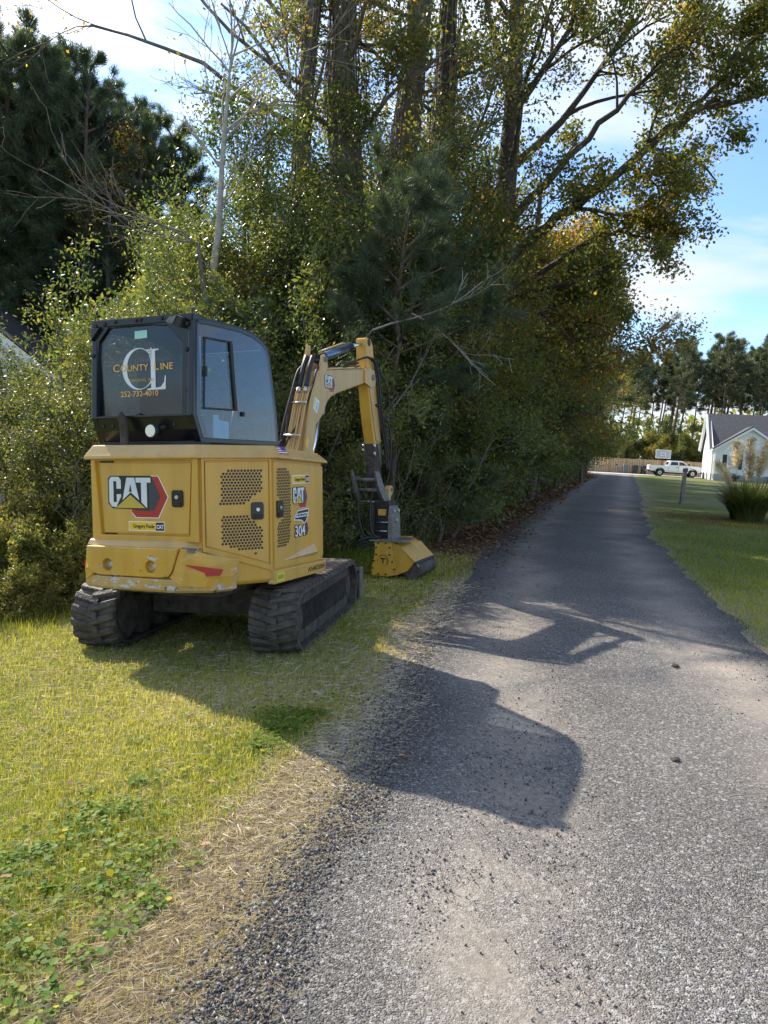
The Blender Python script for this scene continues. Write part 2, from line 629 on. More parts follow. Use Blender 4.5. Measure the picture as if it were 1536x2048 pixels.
    # dark loose stone along both edges
    e1 = N(nt, 'ShaderNodeMath', operation='SUBTRACT'); e1.inputs[1].default_value = 0.5; nt.links.new(at.outputs['Fac'], e1.inputs[0])
    e2 = N(nt, 'ShaderNodeMath', operation='ABSOLUTE'); nt.links.new(e1.outputs[0], e2.inputs[0])
    e3 = N(nt, 'ShaderNodeMath', operation='MULTIPLY_ADD'); e3.inputs[1].default_value = 0.22; nt.links.new(n3.outputs[0], e3.inputs[0]); nt.links.new(e2.outputs[0], e3.inputs[2])
    e4 = N(nt, 'ShaderNodeMapRange'); e4.inputs['From Min'].default_value = 0.44; e4.inputs['From Max'].default_value = 0.60; e4.inputs['To Min'].default_value = 1.14; e4.inputs['To Max'].default_value = 0.74
    nt.links.new(e3.outputs[0], e4.inputs[0])
    sc2 = N(nt, 'ShaderNodeVectorMath', operation='SCALE'); nt.links.new(sc.outputs[0], sc2.inputs[0]); nt.links.new(e4.outputs[0], sc2.inputs['Scale'])
    nt.links.new(sc2.outputs[0], b.inputs['Base Color'])
    b.inputs['Roughness'].default_value = 0.85
    b.inputs['Specular IOR Level'].default_value = 0.25
    # relief: stones stand out, dust fills the gaps
    hm = N(nt, 'ShaderNodeMath', operation='MULTIPLY_ADD'); hm.inputs[1].default_value = -1.0; hm.inputs[2].default_value = 1.0
    nt.links.new(vo.outputs['Distance'], hm.inputs[0])
    hb = N(nt, 'ShaderNodeMath', operation='MULTIPLY'); nt.links.new(hm.outputs[0], hb.inputs[0]); nt.links.new(bw.outputs[1], hb.inputs[1])
    ivp = N(nt, 'ShaderNodeMath', operation='SUBTRACT'); ivp.inputs[0].default_value = 1.0; nt.links.new(pm2.outputs[0], ivp.inputs[1])
    bp = N(nt, 'ShaderNodeBump'); bp.inputs['Distance'].default_value = 0.012
    nt.links.new(ivp.outputs[0], bp.inputs['Strength'])
    nt.links.new(hb.outputs[0], bp.inputs['Height']); nt.links.new(bp.outputs[0], b.inputs['Normal'])
    return m


LAWN = ground_material()
GRAVEL = road_material()


def spaced(a, b, s, growth):
    out, x, st = [a], a, s
    while x < b:
        x += st; st *= growth; out.append(x)
    return np.array(out)


def grid_faces(nx, ny):
    i = np.arange(nx - 1)[None, :] + nx * np.arange(ny - 1)[:, None]
    i = i.ravel()
    return np.stack([i, i + 1, i + nx + 1, i + nx], 1)


def point_attr(me, name, vals):
    a = me.attributes.new(name, 'FLOAT', 'POINT')
    a.data.foreach_set('value', np.asarray(vals, np.float32))


def straw_mask(x, y):
    d = xl(y) - x
    w = 0.28 + 0.36 * vnoise(x * 1.3, y * 0.9, 8) + 0.35 * np.clip((3.2 - y) / 2.2, 0, 1)
    a = np.clip((w - d) / 0.28, 0, 1) * np.clip((14 - y) / 6, 0.35, 1)
    dr = x - xr(y)
    b2 = np.clip((0.25 - dr) / 0.25, 0, 1) * (dr > -0.5) * 0.7
    worn = .62 * np.clip((2.7 - d) / 1.3, 0, 1) * np.clip((y - 3.7) / 1.2, 0, 1) * np.clip((12.5 - y) / 2, 0, 1) * (d > -.3) * (.45 + .75 * vnoise(x * 2.2, y * 2.2, 91))
    dry = 0.5 * np.clip((vnoise(x * .5, y * .5, 21) - .55) * 4, 0, 1)
    return np.clip(np.maximum.reduce([a, b2, dry, worn]), 0, 1)


def litter_mask(x, y):
    d = xl(y) - x
    n = vnoise(x * 1.1, y * 1.1, 5)
    a = np.clip((1.25 + n * .6 - np.abs(d - .55)) / 0.5, 0, 1) * np.clip((y - 8.5) / 6, 0, 1)
    under = np.clip((d - 1.2) / 0.8, 0, 1) * np.clip((y - 10.5) / 1.5, 0, 1)
    bed = np.clip((2.4 + n - np.hypot(x - 10.9, (y - 21.8) * 0.8)) / 0.8, 0, 1)
    far = np.clip((y - 92) / 4, 0, 1) * np.clip((130 - y) / 10, 0, 1)
    return np.clip(np.maximum.reduce([a, under * .8, bed, far]), 0, 1)


xs_r = spaced(0, 1400, 0.06, 1.035); xs = np.concatenate([-xs_r[:0:-1], xs_r])
ys = np.concatenate([-spaced(1.0, 30, 0.3, 1.25)[::-1], spaced(-0.6, 1500, 0.07, 1.022)])
X, Y = np.meshgrid(xs, ys)
V = np.stack([X, Y, gz(X, Y)], -1).reshape(-1, 3)
me = np_mesh('ground', V, grid_faces(len(xs), len(ys)), smooth=True)
point_attr(me, 'straw', straw_mask(V[:, 0], V[:, 1]))
point_attr(me, 'litter', litter_mask(V[:, 0], V[:, 1]))
_d = V[:, 0] - xr(V[:, 1])
point_attr(me, 'lush', np.clip(_d / 1.2, 0, 1) * np.clip((V[:, 1] - 9) / 6, 0, 1) * (1 - litter_mask(V[:, 0], V[:, 1])) * np.clip(.25 + .9 * vnoise(V[:, 0] * .35, V[:, 1] * .5, 61) * .6 + .4 * vnoise(V[:, 0] * 1.1, V[:, 1] * 1.3, 62) - .1, 0, 1))
link('ground', me, LAWN, kind='structure')

# the drive: a ragged-edged sheet lying just above the ground
ry = spaced(-4, 91, 0.10, 1.012)
nu = 25
us = np.linspace(0, 1, nu)
U, YY = np.meshgrid(us, ry)
Lw = xl(ry) + 0.10 * (vnoise(ry * 1.9, ry * 0, 1) - .5) * 2 + 0.06 * (vnoise(ry * 6, ry * 0, 2) - .5) * 2
Rw = xr(ry) + 0.12 * (vnoise(ry * 1.6, ry * 0, 4) - .5) * 2 + 0.06 * (vnoise(ry * 6, ry * 0, 6) - .5) * 2
XX = Lw[:, None] * (1 - U) + Rw[:, None] * U
ZZ = 0.005 + 0.016 * np.clip(np.minimum(U, 1 - U) * 8, 0, 1) - 0.008 * (np.exp(-((U - .26) / .1) ** 2) + np.exp(-((U - .8) / .1) ** 2)) + 0.006 * (vnoise(XX * 3, YY * 3, 9) - .5) * np.clip(np.minimum(U, 1 - U) * 8, 0, 1)
V = np.stack([XX, YY, ZZ], -1).reshape(-1, 3)
me = np_mesh('driveway', V, grid_faces(nu, len(ry)), smooth=True)
point_attr(me, 'across', U.ravel())
link('driveway', me, GRAVEL, kind='structure')

# the pale concrete apron in front of the far fence
box('concrete_pad', 25.5, 46, 90.6, 96.0, -0.3, 0.03, simple('concrete', (0.52, 0.50, 0.46), 0.85, var=0.12, scale=1.5))['kind'] = 'structure'

# ------------------------------------------------------------------ what grows and lies on it
GRASS = leaf_mat('grass_blade', [(0.0, (0.070, 0.125, 0.022)), (0.40, (0.205, 0.265, 0.032)), (0.66, (0.42, 0.405, 0.065)), (0.86, (0.50, 0.44, 0.21)), (1.0, (0.60, 0.52, 0.35))], tb=.5, transl=0.42, tgain=1.5, rough=0.55, spec=0.25)
STRAW = leaf_mat('dry_straw', [(0.0, (0.22, 0.175, 0.125)), (0.5, (0.50, 0.425, 0.33)), (1.0, (0.76, 0.69, 0.58))], transl=0.25, tgain=1.3, rough=0.6, spec=0.2)
WEED = leaf_mat('weed_leaf', [(0.0, (0.05, 0.11, 0.012)), (0.6, (0.13, 0.22, 0.022)), (0.85, (0.24, 0.28, 0.03)), (1.0, (0.50, 0.43, 0.03))], transl=0.45, tgain=2.0, rough=0.6, spec=0.25)
LITTER = leaf_mat('fallen_leaf', [(0.0, (0.085, 0.045, 0.027)), (0.6, (0.26, 0.125, 0.062)), (1.0, (0.42, 0.25, 0.13))], transl=0.15, tgain=1.3, rough=0.7)


def blades(name, n, sampler, length, width, mat, lean=0.45, tint_fn=None, flat=False, z0=0.0):
    """n narrow blades of one triangle each on the ground."""
    x, y = sampler(n)
    n = len(x)
    z = gz(x, y) + z0
    far = np.clip(y / 3.0, 0.8, 3.0)
    L = length * (0.55 + 0.9 * rg.random(n)) * (0.7 + 0.3 * far)
    w = width * (0.7 + 0.7 * rg.random(n)) * far
    az = rg.random(n) * 2 * np.pi
    if flat:
        tz = L * (0.02 + 0.22 * rg.random(n)); th = L * 0.97
    else:
        ln = lean * (0.2 + 1.5 * rg.random(n)); tz = L * np.cos(np.clip(ln, 0, 1.45)); th = L * np.sin(np.clip(ln, 0, 1.45))
    a2 = az + 1.57 + (rg.random(n) - .5) * 1.2
    b0 = np.stack([x - np.cos(a2) * w / 2, y - np.sin(a2) * w / 2, z], 1)
    b1 = np.stack([x + np.cos(a2) * w / 2, y + np.sin(a2) * w / 2, z + (0.004 if flat else 0)], 1)
    tp = np.stack([x + np.cos(az) * th, y + np.sin(az) * th, z + tz], 1)
    V = np.stack([b0, b1, tp], 1).reshape(-1, 3)
    t = tint_fn(x, y) if tint_fn else rg.random(n)
    return link(name, np_mesh(name, V, np.arange(3 * n).reshape(-1, 3), tint=t), mat, kind='stuff')


def in_view(x, y, m=0.08):
    return np.abs(x) < (0.56 + m) * y + 1.2


def lawn_sampler(y0, y1, pw, cond):
    def f(n):
        k = n * 6
        u = rg.random(k)
        a = 1 - pw
        y = (y0 ** a + u * (y1 ** a - y0 ** a)) ** (1 / a)
        x = (rg.random(k) * 2 - 1) * (y * 0.60 + 1.6)
        keep = rg.random(k) < np.where(np.abs(x) < y * .60 + .15, 1.0, .45)
        x, y = x[keep], y[keep]
        ok = cond(x, y)
        return x[ok][:n], y[ok][:n]
    return f


def green_tint(x, y):
    s = straw_mask(x, y)
    yellow = 0.36 + 0.26 * np.clip((vnoise(x * .9, y * .9, 12) - .25) * 1.6, 0, 1)
    shade = np.clip((x + y - 5.0) / 2.5, 0, 1) * 0.06
    return np.clip(yellow - shade + 0.34 * s + (rg.random(len(x)) - .5) * 0.62, 0, 1)


left = lambda x, y: (xl(y) - x > -0.02 + 0.5 * (rg.random(len(x)) ** 2)) & (rg.random(len(x)) > 0.92 * straw_mask(x, y))
blades('grass', 520000, lawn_sampler(1.25, 11.5, 1.25, left), 0.036, 0.0036, GRASS, 0.80, green_tint)
right = lambda x, y: (x - xr(y) > -0.05 + 0.4 * rg.random(len(x)) ** 2)
blades('grass', 110000, lawn_sampler(2.5, 26, 1.3, right), 0.032, 0.0032, GRASS, 0.8, lambda x, y: np.clip(green_tint(x, y) * .8 - .10 * np.clip((y - 8) / 6, 0, 1), 0, 1))
# longer uncut grass along the foot of the hedge
hedge_foot = lambda x, y: ((xl(y) - x > 0.9) & (y > 9.2) & (rg.random(len(x)) < np.clip((xl(y) - x - .6) / 1.5, 0, 1)))
blades('tall_grass', 26000, lawn_sampler(9.2, 22, 1.5, hedge_foot), 0.16, 0.0036, GRASS, 0.40, lambda x, y: np.clip(0.14 + .3 * rg.random(len(x)), 0, 1))
tall_left = lambda x, y: (x < -2.9) & (y > 5.9) & (rg.random(len(x)) < np.clip((y - 5.9) / 1.6, 0, 1))
blades('tall_grass', 14000, lawn_sampler(5.9, 11, 1.4, tall_left), 0.085, 0.0040, GRASS, 0.45, lambda x, y: np.clip(0.30 + .35 * rg.random(len(x)), 0, 1))
# dead straw along the drive and mown clippings over the lawn
sb = lambda x, y: (rg.random(len(x)) < straw_mask(x, y)) & (xl(y) - x > -0.30 * rg.random(len(x)))
blades('straw', 120000, lawn_sampler(1.25, 9, 1.5, sb), 0.055, 0.0024, STRAW, flat=True, z0=0.006)
blades('straw', 20000, lawn_sampler(1.4, 9, 1.3, lambda x, y: xl(y) - x > 0.2), 0.06, 0.0020, STRAW, flat=True, z0=0.018)


def flat_leaves(name, x, y, size, mat, tint, z0=0.01, tilt=0.4, round_=False, aspect=0.6, droop=0.25):
    """Leaves of six corners, folded along the midrib (two quads each)."""
    n = len(x)
    az = rg.random(n) * 2 * np.pi
    tl = (rg.random(n) - 0.5) * 2 * tilt
    dx = np.stack([np.cos(az) * np.cos(tl), np.sin(az) * np.cos(tl), np.sin(tl)], 1)
    sx = np.stack([-np.sin(az), np.cos(az), np.zeros(n)], 1)
    up = np.cross(dx, sx)
    s = size[:, None]
    c = np.stack([x, y, gz(x, y) + z0], 1)
    prof = [(0, 0, 0), (.30, .5, droop * .5), (.75, .42, droop * .4), (1, 0, -.05), (.75, -.42, droop * .4), (.30, -.5, droop * .5)]
    P = [c + (dx * p + sx * q * aspect + up * h * 0.5) * s for p, q, h in prof]
    V = np.stack(P, 1).reshape(-1, 3)
    i = np.arange(n)[:, None] * 6
    F = np.concatenate([i + np.array([[0, 1, 2, 3]]), i + np.array([[0, 3, 4, 5]])], 0)
    return link(name, np_mesh(name, V, F, tint=np.concatenate([tint, tint])), mat, kind='stuff')


# broad-leaved weeds in the lawn corner
cx, cy = [], []
for k in range(2600):
    y = 1.6 + 2.7 * rg.random()
    d = 0.36 + (1.15 - .16 * y) * rg.random() * (1.6 if rg.random() < .15 else 1)
    x = float(xl(y)) - d
    pz = .55 * vnoise(x * 2.6, y * 2.6, 31) + .45 * vnoise(x * 7, y * 7, 32)
    pz += .10 * np.clip((2.9 - y) * 1.2, 0, 1)
    if rg.random() > np.clip((pz - .34) * 2.0, 0, 1) ** 2.0: continue
    m = int(rg.integers(4, 9)); s = 0.035 + 0.03 * rg.random()
    for q in range(m):
        cx.append(x + rg.normal() * s * .55); cy.append(y + rg.normal() * s * .55)
cx, cy = np.array(cx), np.array(cy)
t = np.clip(rg.random(len(cx)) * 0.85 + (rg.random(len(cx)) > .965) * .5, 0, 1)
flat_leaves('weed_leaves', cx, cy, 0.013 + 0.020 * rg.random(len(cx)) ** 2, WEED, t, z0=0.012 + 0.03 * rg.random(len(cx)), tilt=0.5, aspect=0.9)
# sparse larger weeds across the lawn
n = 700
y = 1.6 + 3.6 * rg.random(n); x = xl(y) - 0.3 - 3.0 * rg.random(n)
flat_leaves('weed_leaves', x, y, 0.012 + 0.016 * rg.random(n), WEED, rg.random(n), z0=0.02 + .02 * rg.random(n), tilt=0.5, aspect=0.9)
# brown leaves along the foot of the hedge, a few over the lawn and the drive
n = 26000
y = 7.5 + 62 * rg.random(n) ** 2.0
x = xl(y) - 0.55 + rg.normal(size=n) * 0.48 * (1 + y / 40)
ok = rg.random(n) < np.clip(litter_mask(x, y) * np.clip((y - 7.5) / 5, 0, 1) + .02, 0, 1)
x, y = x[ok], y[ok]
flat_leaves('fallen_leaves', x, y, (0.05 + 0.05 * rg.random(len(x))) * np.clip(y / 14, .8, 2.4), LITTER, rg.random(len(x)), z0=0.02 + .02 * rg.random(len(x)), tilt=.5)
n = 190
y = 1.5 + 10 * rg.random(n); x = xl(y) + 0.4 - 3.4 * rg.random(n)
flat_leaves('fallen_leaves', x, y, 0.022 + 0.022 * rg.random(n), LITTER, rg.random(n), z0=0.025, tilt=.4)

# loose crushed stone
STONE = leaf_mat('loose_stone', [(0.0, (0.035, 0.035, 0.038)), (0.5, (0.115, 0.11, 0.105)), (0.85, (0.20, 0.19, 0.175)), (1.0, (0.36, 0.345, 0.32))], transl=0.0, rough=0.8, spec=0.3)


def stones(name, x, y, s, z0, tint):
    n = len(x)
    base = np.array([[1, 0, 0], [-1, 0, 0], [0, 1, 0], [0, -1, 0], [0, 0, 1], [0, 0, -1]], float)
    tri = np.array([[0, 2, 4], [2, 1, 4], [1, 3, 4], [3, 0, 4], [2, 0, 5], [1, 2, 5], [3, 1, 5], [0, 3, 5]])
    V = base[None] * (0.6 + 0.8 * rg.random((n, 6, 1))) * (s[:, None, None] * (0.5 + 0.7 * rg.random((n, 1, 3))))
    # random rotation from quaternions
    q = rg.normal(size=(n, 4)); q /= np.linalg.norm(q, axis=1)[:, None]
    w, a, b, c = q.T
    Rm = np.stack([1 - 2 * (b * b + c * c), 2 * (a * b - c * w), 2 * (a * c + b * w), 2 * (a * b + c * w), 1 - 2 * (a * a + c * c), 2 * (b * c - a * w), 2 * (a * c - b * w), 2 * (b * c + a * w), 1 - 2 * (a * a + b * b)], 1).reshape(n, 3, 3)
    V = np.einsum('nij,nkj->nki', Rm, V)
    V += np.stack([x, y, gz(x, y) + z0], 1)[:, None, :]
    F = (np.arange(n)[:, None, None] * 6 + tri[None]).reshape(-1, 3)
    return link(name, np_mesh(name, V.reshape(-1, 3), F, tint=np.repeat(tint, 8)), STONE, kind='stuff')


n = 75000
y = (1.2 ** -.6 + rg.random(n) * (8.5 ** -.6 - 1.2 ** -.6)) ** (1 / -.6)
u = rg.random(n)
x = xl(y) * (1 - u) + xr(y) * u
path = np.maximum(np.exp(-((u - .26) / .11) ** 2), np.exp(-((u - .8) / .13) ** 2)) * np.clip((vnoise(x * 1.3, y * 1.3, 17) + .35), 0, 1)
ridge = vnoise(x * 1.6, y * .5, 51) * .6 + vnoise(x * 5, y * 3, 52) * .4
ok = (rg.random(n) > 0.92 * path) & in_view(x, y) & (rg.random(n) < np.clip((ridge - .28) * 2.6, .06, 1))
x, y = x[ok], y[ok]
stones('loose_gravel', x, y, 0.0030 + 0.0050 * rg.random(len(x)) ** 2, 0.0185, rg.random(len(x)) ** .8)
n = 14000
y = (1.2 ** -.6 + rg.random(n) * (9 ** -.6 - 1.2 ** -.6)) ** (1 / -.6)
x = xl(y) + 0.10 + rg.normal(size=n) * 0.11
ok = vnoise(x * 2, y * 2, 40) > 0.35
x, y = x[ok], y[ok]
stones('loose_gravel', x, y, 0.0042 + 0.0072 * rg.random(len(x)) ** 2, 0.012, rg.random(len(x)) ** 1.2)
# ------------------------------------------------------------------ mini excavator
def paint_mat(name, col, wear=0.0, dust=0.25, dusty=(0.36, 0.28, 0.16)):
    """Weathered machine paint: dust film, fine scratches and (wear) chips down to primer and rust."""
    m, nt, b = new_mat(name)
    L = nt.links.new
    tc = N(nt, 'ShaderNodeTexCoord')
    n1 = N(nt, 'ShaderNodeTexNoise'); n1.inputs['Scale'].default_value = 3.2; n1.inputs['Detail'].default_value = 9; n1.inputs['Roughness'].default_value = 0.68
    L(tc.outputs['Object'], n1.inputs['Vector'])
    mp = N(nt, 'ShaderNodeMapping'); mp.inputs['Scale'].default_value = (30, 30, 2.2)
    L(tc.outputs['Object'], mp.inputs[0])
    n2 = N(nt, 'ShaderNodeTexNoise'); n2.inputs['Scale'].default_value = 1.0; n2.inputs['Detail'].default_value = 4
    L(mp.outputs[0], n2.inputs['Vector'])
    mul = N(nt, 'ShaderNodeMath', operation='MULTIPLY'); L(n1.outputs[0], mul.inputs[0]); L(n2.outputs[0], mul.inputs[1])
    mr = N(nt, 'ShaderNodeMapRange'); mr.inputs['From Min'].default_value = 0.17; mr.inputs['From Max'].default_value = 0.42; mr.inputs['To Max'].default_value = dust
    L(mul.outputs[0], mr.inputs[0])
    mx = N(nt, 'ShaderNodeMix', data_type='RGBA')
    mx.inputs[6].default_value = C4(col); mx.inputs[7].default_value = C4(dusty)
    L(mr.outputs[0], mx.inputs[0])
    sock = mx.outputs[2]
    rough = N(nt, 'ShaderNodeMapRange'); rough.inputs['To Min'].default_value = 0.34; rough.inputs['To Max'].default_value = 0.60
    L(n1.outputs[0], rough.inputs[0])
    L(rough.outputs[0], b.inputs['Roughness'])
    if wear != 0:
        n3 = N(nt, 'ShaderNodeTexNoise'); n3.inputs['Scale'].default_value = 9; n3.inputs['Detail'].default_value = 8; n3.inputs['Roughness'].default_value = 0.62
        mp3 = N(nt, 'ShaderNodeMapping'); mp3.inputs['Scale'].default_value = (1, 1, 2.6); L(tc.outputs['Object'], mp3.inputs[0]); L(mp3.outputs[0], n3.inputs['Vector'])
        r = N(nt, 'ShaderNodeValToRGB'); r.color_ramp.interpolation = 'LINEAR'
        r.color_ramp.elements[0].position = 0.60 - wear * .14; r.color_ramp.elements[0].color = (0, 0, 0, 1)
        r.color_ramp.elements[1].position = 0.615 - wear * .14; r.color_ramp.elements[1].color = (1, 1, 1, 1)
        L(n3.outputs[0], r.inputs[0])
        n4 = N(nt, 'ShaderNodeTexNoise'); n4.inputs['Scale'].default_value = 22; n4.inputs['Detail'].default_value = 3
        L(tc.outputs['Object'], n4.inputs['Vector'])
        c = N(nt, 'ShaderNodeValToRGB')
        c.color_ramp.elements[0].position = 0.38; c.color_ramp.elements[0].color = C4((0.10, 0.045, 0.022))
        c.color_ramp.elements[1].position = 0.50; c.color_ramp.elements[1].color = C4((0.52, 0.50, 0.47))
        L(n4.outputs[0], c.inputs[0])
        m2 = N(nt, 'ShaderNodeMix', data_type='RGBA')
        L(r.outputs[0], m2.inputs[0]); L(sock, m2.inputs[6]); L(c.outputs[0], m2.inputs[7])
        sock = m2.outputs[2]
    ge = N(nt, 'ShaderNodeNewGeometry')
    pr = N(nt, 'ShaderNodeMapRange'); pr.inputs['From Min'].default_value = 0.53; pr.inputs['From Max'].default_value = 0.64; pr.inputs['To Max'].default_value = 0.45
    L(ge.outputs['Pointiness'], pr.inputs[0])
    pm = N(nt, 'ShaderNodeMath', operation='MULTIPLY'); L(pr.outputs[0], pm.inputs[0]); L(n1.outputs[0], pm.inputs[1])
    me_ = N(nt, 'ShaderNodeMix', data_type='RGBA'); me_.inputs[7].default_value = C4((0.78, 0.62, 0.34))
    L(pm.outputs[0], me_.inputs[0]); L(sock, me_.inputs[6])
    sock = me_.outputs[2]
    # rain-washed grime: darker streaks running down
    mp6 = N(nt, 'ShaderNodeMapping'); mp6.inputs['Scale'].default_value = (9, 9, 1.6); L(tc.outputs['Object'], mp6.inputs[0])
    n6 = N(nt, 'ShaderNodeTexNoise'); n6.inputs['Scale'].default_value = 1.0; n6.inputs['Detail'].default_value = 6; L(mp6.outputs[0], n6.inputs['Vector'])
    g6 = N(nt, 'ShaderNodeMapRange'); g6.inputs['From Min'].default_value = 0.42; g6.inputs['From Max'].default_value = 0.72; g6.inputs['To Min'].default_value = 1.04; g6.inputs['To Max'].default_value = 0.86
    L(n6.outputs[0], g6.inputs[0])
    s6 = N(nt, 'ShaderNodeVectorMath', operation='SCALE'); L(sock, s6.inputs[0]); L(g6.outputs[0], s6.inputs['Scale'])
    sock = s6.outputs[0]
    L(sock, b.inputs['Base Color'])
    b.inputs['Coat Weight'].default_value = 0.25
    b.inputs['Coat Roughness'].default_value = 0.25
    n5 = N(nt, 'ShaderNodeTexNoise'); n5.inputs['Scale'].default_value = 160; L(tc.outputs['Object'], n5.inputs['Vector'])
    bp = N(nt, 'ShaderNodeBump'); bp.inputs['Strength'].default_value = 0.06; bp.inputs['Distance'].default_value = 0.004
    L(n5.outputs[0], bp.inputs['Height']); L(bp.outputs[0], b.inputs['Normal'])
    return m


YEL = (0.60, 0.325, 0.026)
YELLOW = paint_mat('yellow_paint', YEL, dust=0.16)
YWORN = paint_mat('worn_yellow_paint', YEL, wear=-0.15, dust=0.2)
YCHIP = paint_mat('chipped_yellow_paint', (0.50, 0.29, 0.06), wear=0.42, dust=0.6, dusty=(0.42, 0.36, 0.26))
YDUST = paint_mat('dusty_yellow_paint', (0.54, 0.325, 0.075), dust=0.5, dusty=(0.44, 0.36, 0.24))
YMULCH = paint_mat('mulcher_paint', (0.56, 0.30, 0.012), wear=-0.1, dust=0.15)
BLACK = simple('black_paint', (0.008, 0.009, 0.011), 0.30, var=0.3, scale=20, coat=0.15, spec=0.4)
BLACKM = simple('matt_black', (0.014, 0.014, 0.015), 0.6, var=0.3, scale=30)
RUBBER = simple('track_rubber', (0.014, 0.013, 0.012), 0.7, col2=(0.115, 0.094, 0.072), scale=13, bump=0.8, bscale=45)
MUD = simple('caked_mud', (0.020, 0.017, 0.014), 0.85, col2=(0.095, 0.078, 0.060), scale=12, bump=1.0, bscale=24)
STEEL = simple('dirty_steel', (0.10, 0.095, 0.088), 0.5, metal=0.4, col2=(0.26, 0.245, 0.225), scale=22, bump=0.3, bscale=60)
BARE = simple('bare_steel', (0.52, 0.51, 0.49), 0.32, metal=0.85, var=0.25, scale=25)
CHROME = simple('chrome_rod', (0.82, 0.82, 0.84), 0.08, metal=1.0)
CYLGREY = simple('cylinder_grey', (0.14, 0.20, 0.30), 0.25, metal=0.7, var=0.15)
HOSE = simple('hose_rubber', (0.018, 0.017, 0.016), 0.5, var=0.3, scale=30)
RED = simple('red_reflector', (0.42, 0.022, 0.018), 0.35)
WHITE = simple('white_decal', (0.78, 0.79, 0.80), 0.4)
SILVER = simple('silver_decal', (0.62, 0.65, 0.68), 0.35, col2=(0.74, 0.76, 0.78), scale=6)
INK = simple('black_decal', (0.010, 0.010, 0.011), 0.45)
GREYDECAL = simple('dark_grey_decal', (0.045, 0.048, 0.055), 0.5, var=0.5, scale=90)
YSTICK = simple('yellow_sticker', (0.80, 0.50, 0.035), 0.4)
GOLD = simple('gold_lettering', (0.72, 0.40, 0.10), 0.4)
GOLDTRI = simple('yellow_triangle', (0.62, 0.44, 0.05), 0.4, col2=(0.50, 0.36, 0.06), scale=5)
PALEBLUE = simple('pale_blue_paper', (0.36, 0.62, 0.70), 0.6, var=0.15, scale=12)
TEAL = simple('pale_green_sticker', (0.36, 0.66, 0.58), 0.5)
BLUE = simple('flag_blue', (0.04, 0.06, 0.28), 0.5)
YGREEN = simple('yellow_green_sticker', (0.62, 0.62, 0.05), 0.5)
LENS = simple('lamp_lens', (0.85, 0.82, 0.70), 0.2, coat=0.8)
SEAT = simple('seat_vinyl', (0.02, 0.02, 0.022), 0.6)


def glass_mat(name, tint, refl):
    m, nt, b = new_mat(name)
    nt.nodes.remove(b)
    tr = N(nt, 'ShaderNodeBsdfTransparent'); tr.inputs[0].default_value = C4(tint)
    gl = N(nt, 'ShaderNodeBsdfGlossy'); gl.inputs['Roughness'].default_value = 0.015; gl.inputs['Color'].default_value = (0.94, 0.96, 1, 1)
    lw = N(nt, 'ShaderNodeLayerWeight'); lw.inputs['Blend'].default_value = 0.5
    pw = N(nt, 'ShaderNodeMath', operation='POWER'); pw.inputs[1].default_value = 3.0
    nt.links.new(lw.outputs['Facing'], pw.inputs[0])
    ma = N(nt, 'ShaderNodeMath', operation='MULTIPLY_ADD'); ma.inputs[1].default_value = 0.55; ma.inputs[2].default_value = refl
    nt.links.new(pw.outputs[0], ma.inputs[0])
    mx = N(nt, 'ShaderNodeMixShader')
    nt.links.new(ma.outputs[0], mx.inputs[0]); nt.links.new(tr.outputs[0], mx.inputs[1]); nt.links.new(gl.outputs[0], mx.inputs[2])
    nt.links.new(mx.outputs[0], nt.nodes['Material Output'].inputs[0])
    return m


CABGLASS = glass_mat('tinted_glass', (0.60, 0.63, 0.66), 0.035)
SIDEGLASS = glass_mat('tinted_side_glass', (0.72, 0.77, 0.84), 0.036)

MX = empty('mini_excavator', 'yellow tracked mini excavator with black glazed cab parked on the grass beside the drive', 'excavator', (-1.34, 6.49, -0.058))
MX.rotation_mode = 'QUATERNION'
MX.rotation_quaternion = (Matrix.Rotation(R(-21), 3, 'Z') @ Matrix.Rotation(R(-3.5), 3, 'Y')).to_quaternion()

# drawing planes in the machine's own axes: x to its right, y forward, z up
REAR = PL((0, -1.25, 0), (1, 0, 0))
CHAM = PL((.62, -1.25, 0), (.33, .42, 0))
SIDE = PL((.95, -.83, 0), (0, 1, 0))
CABR = PL((0, -1.13, 0), (1, 0, 0))
CABS = PL((.512, 0, 0), (0, 1, 0))


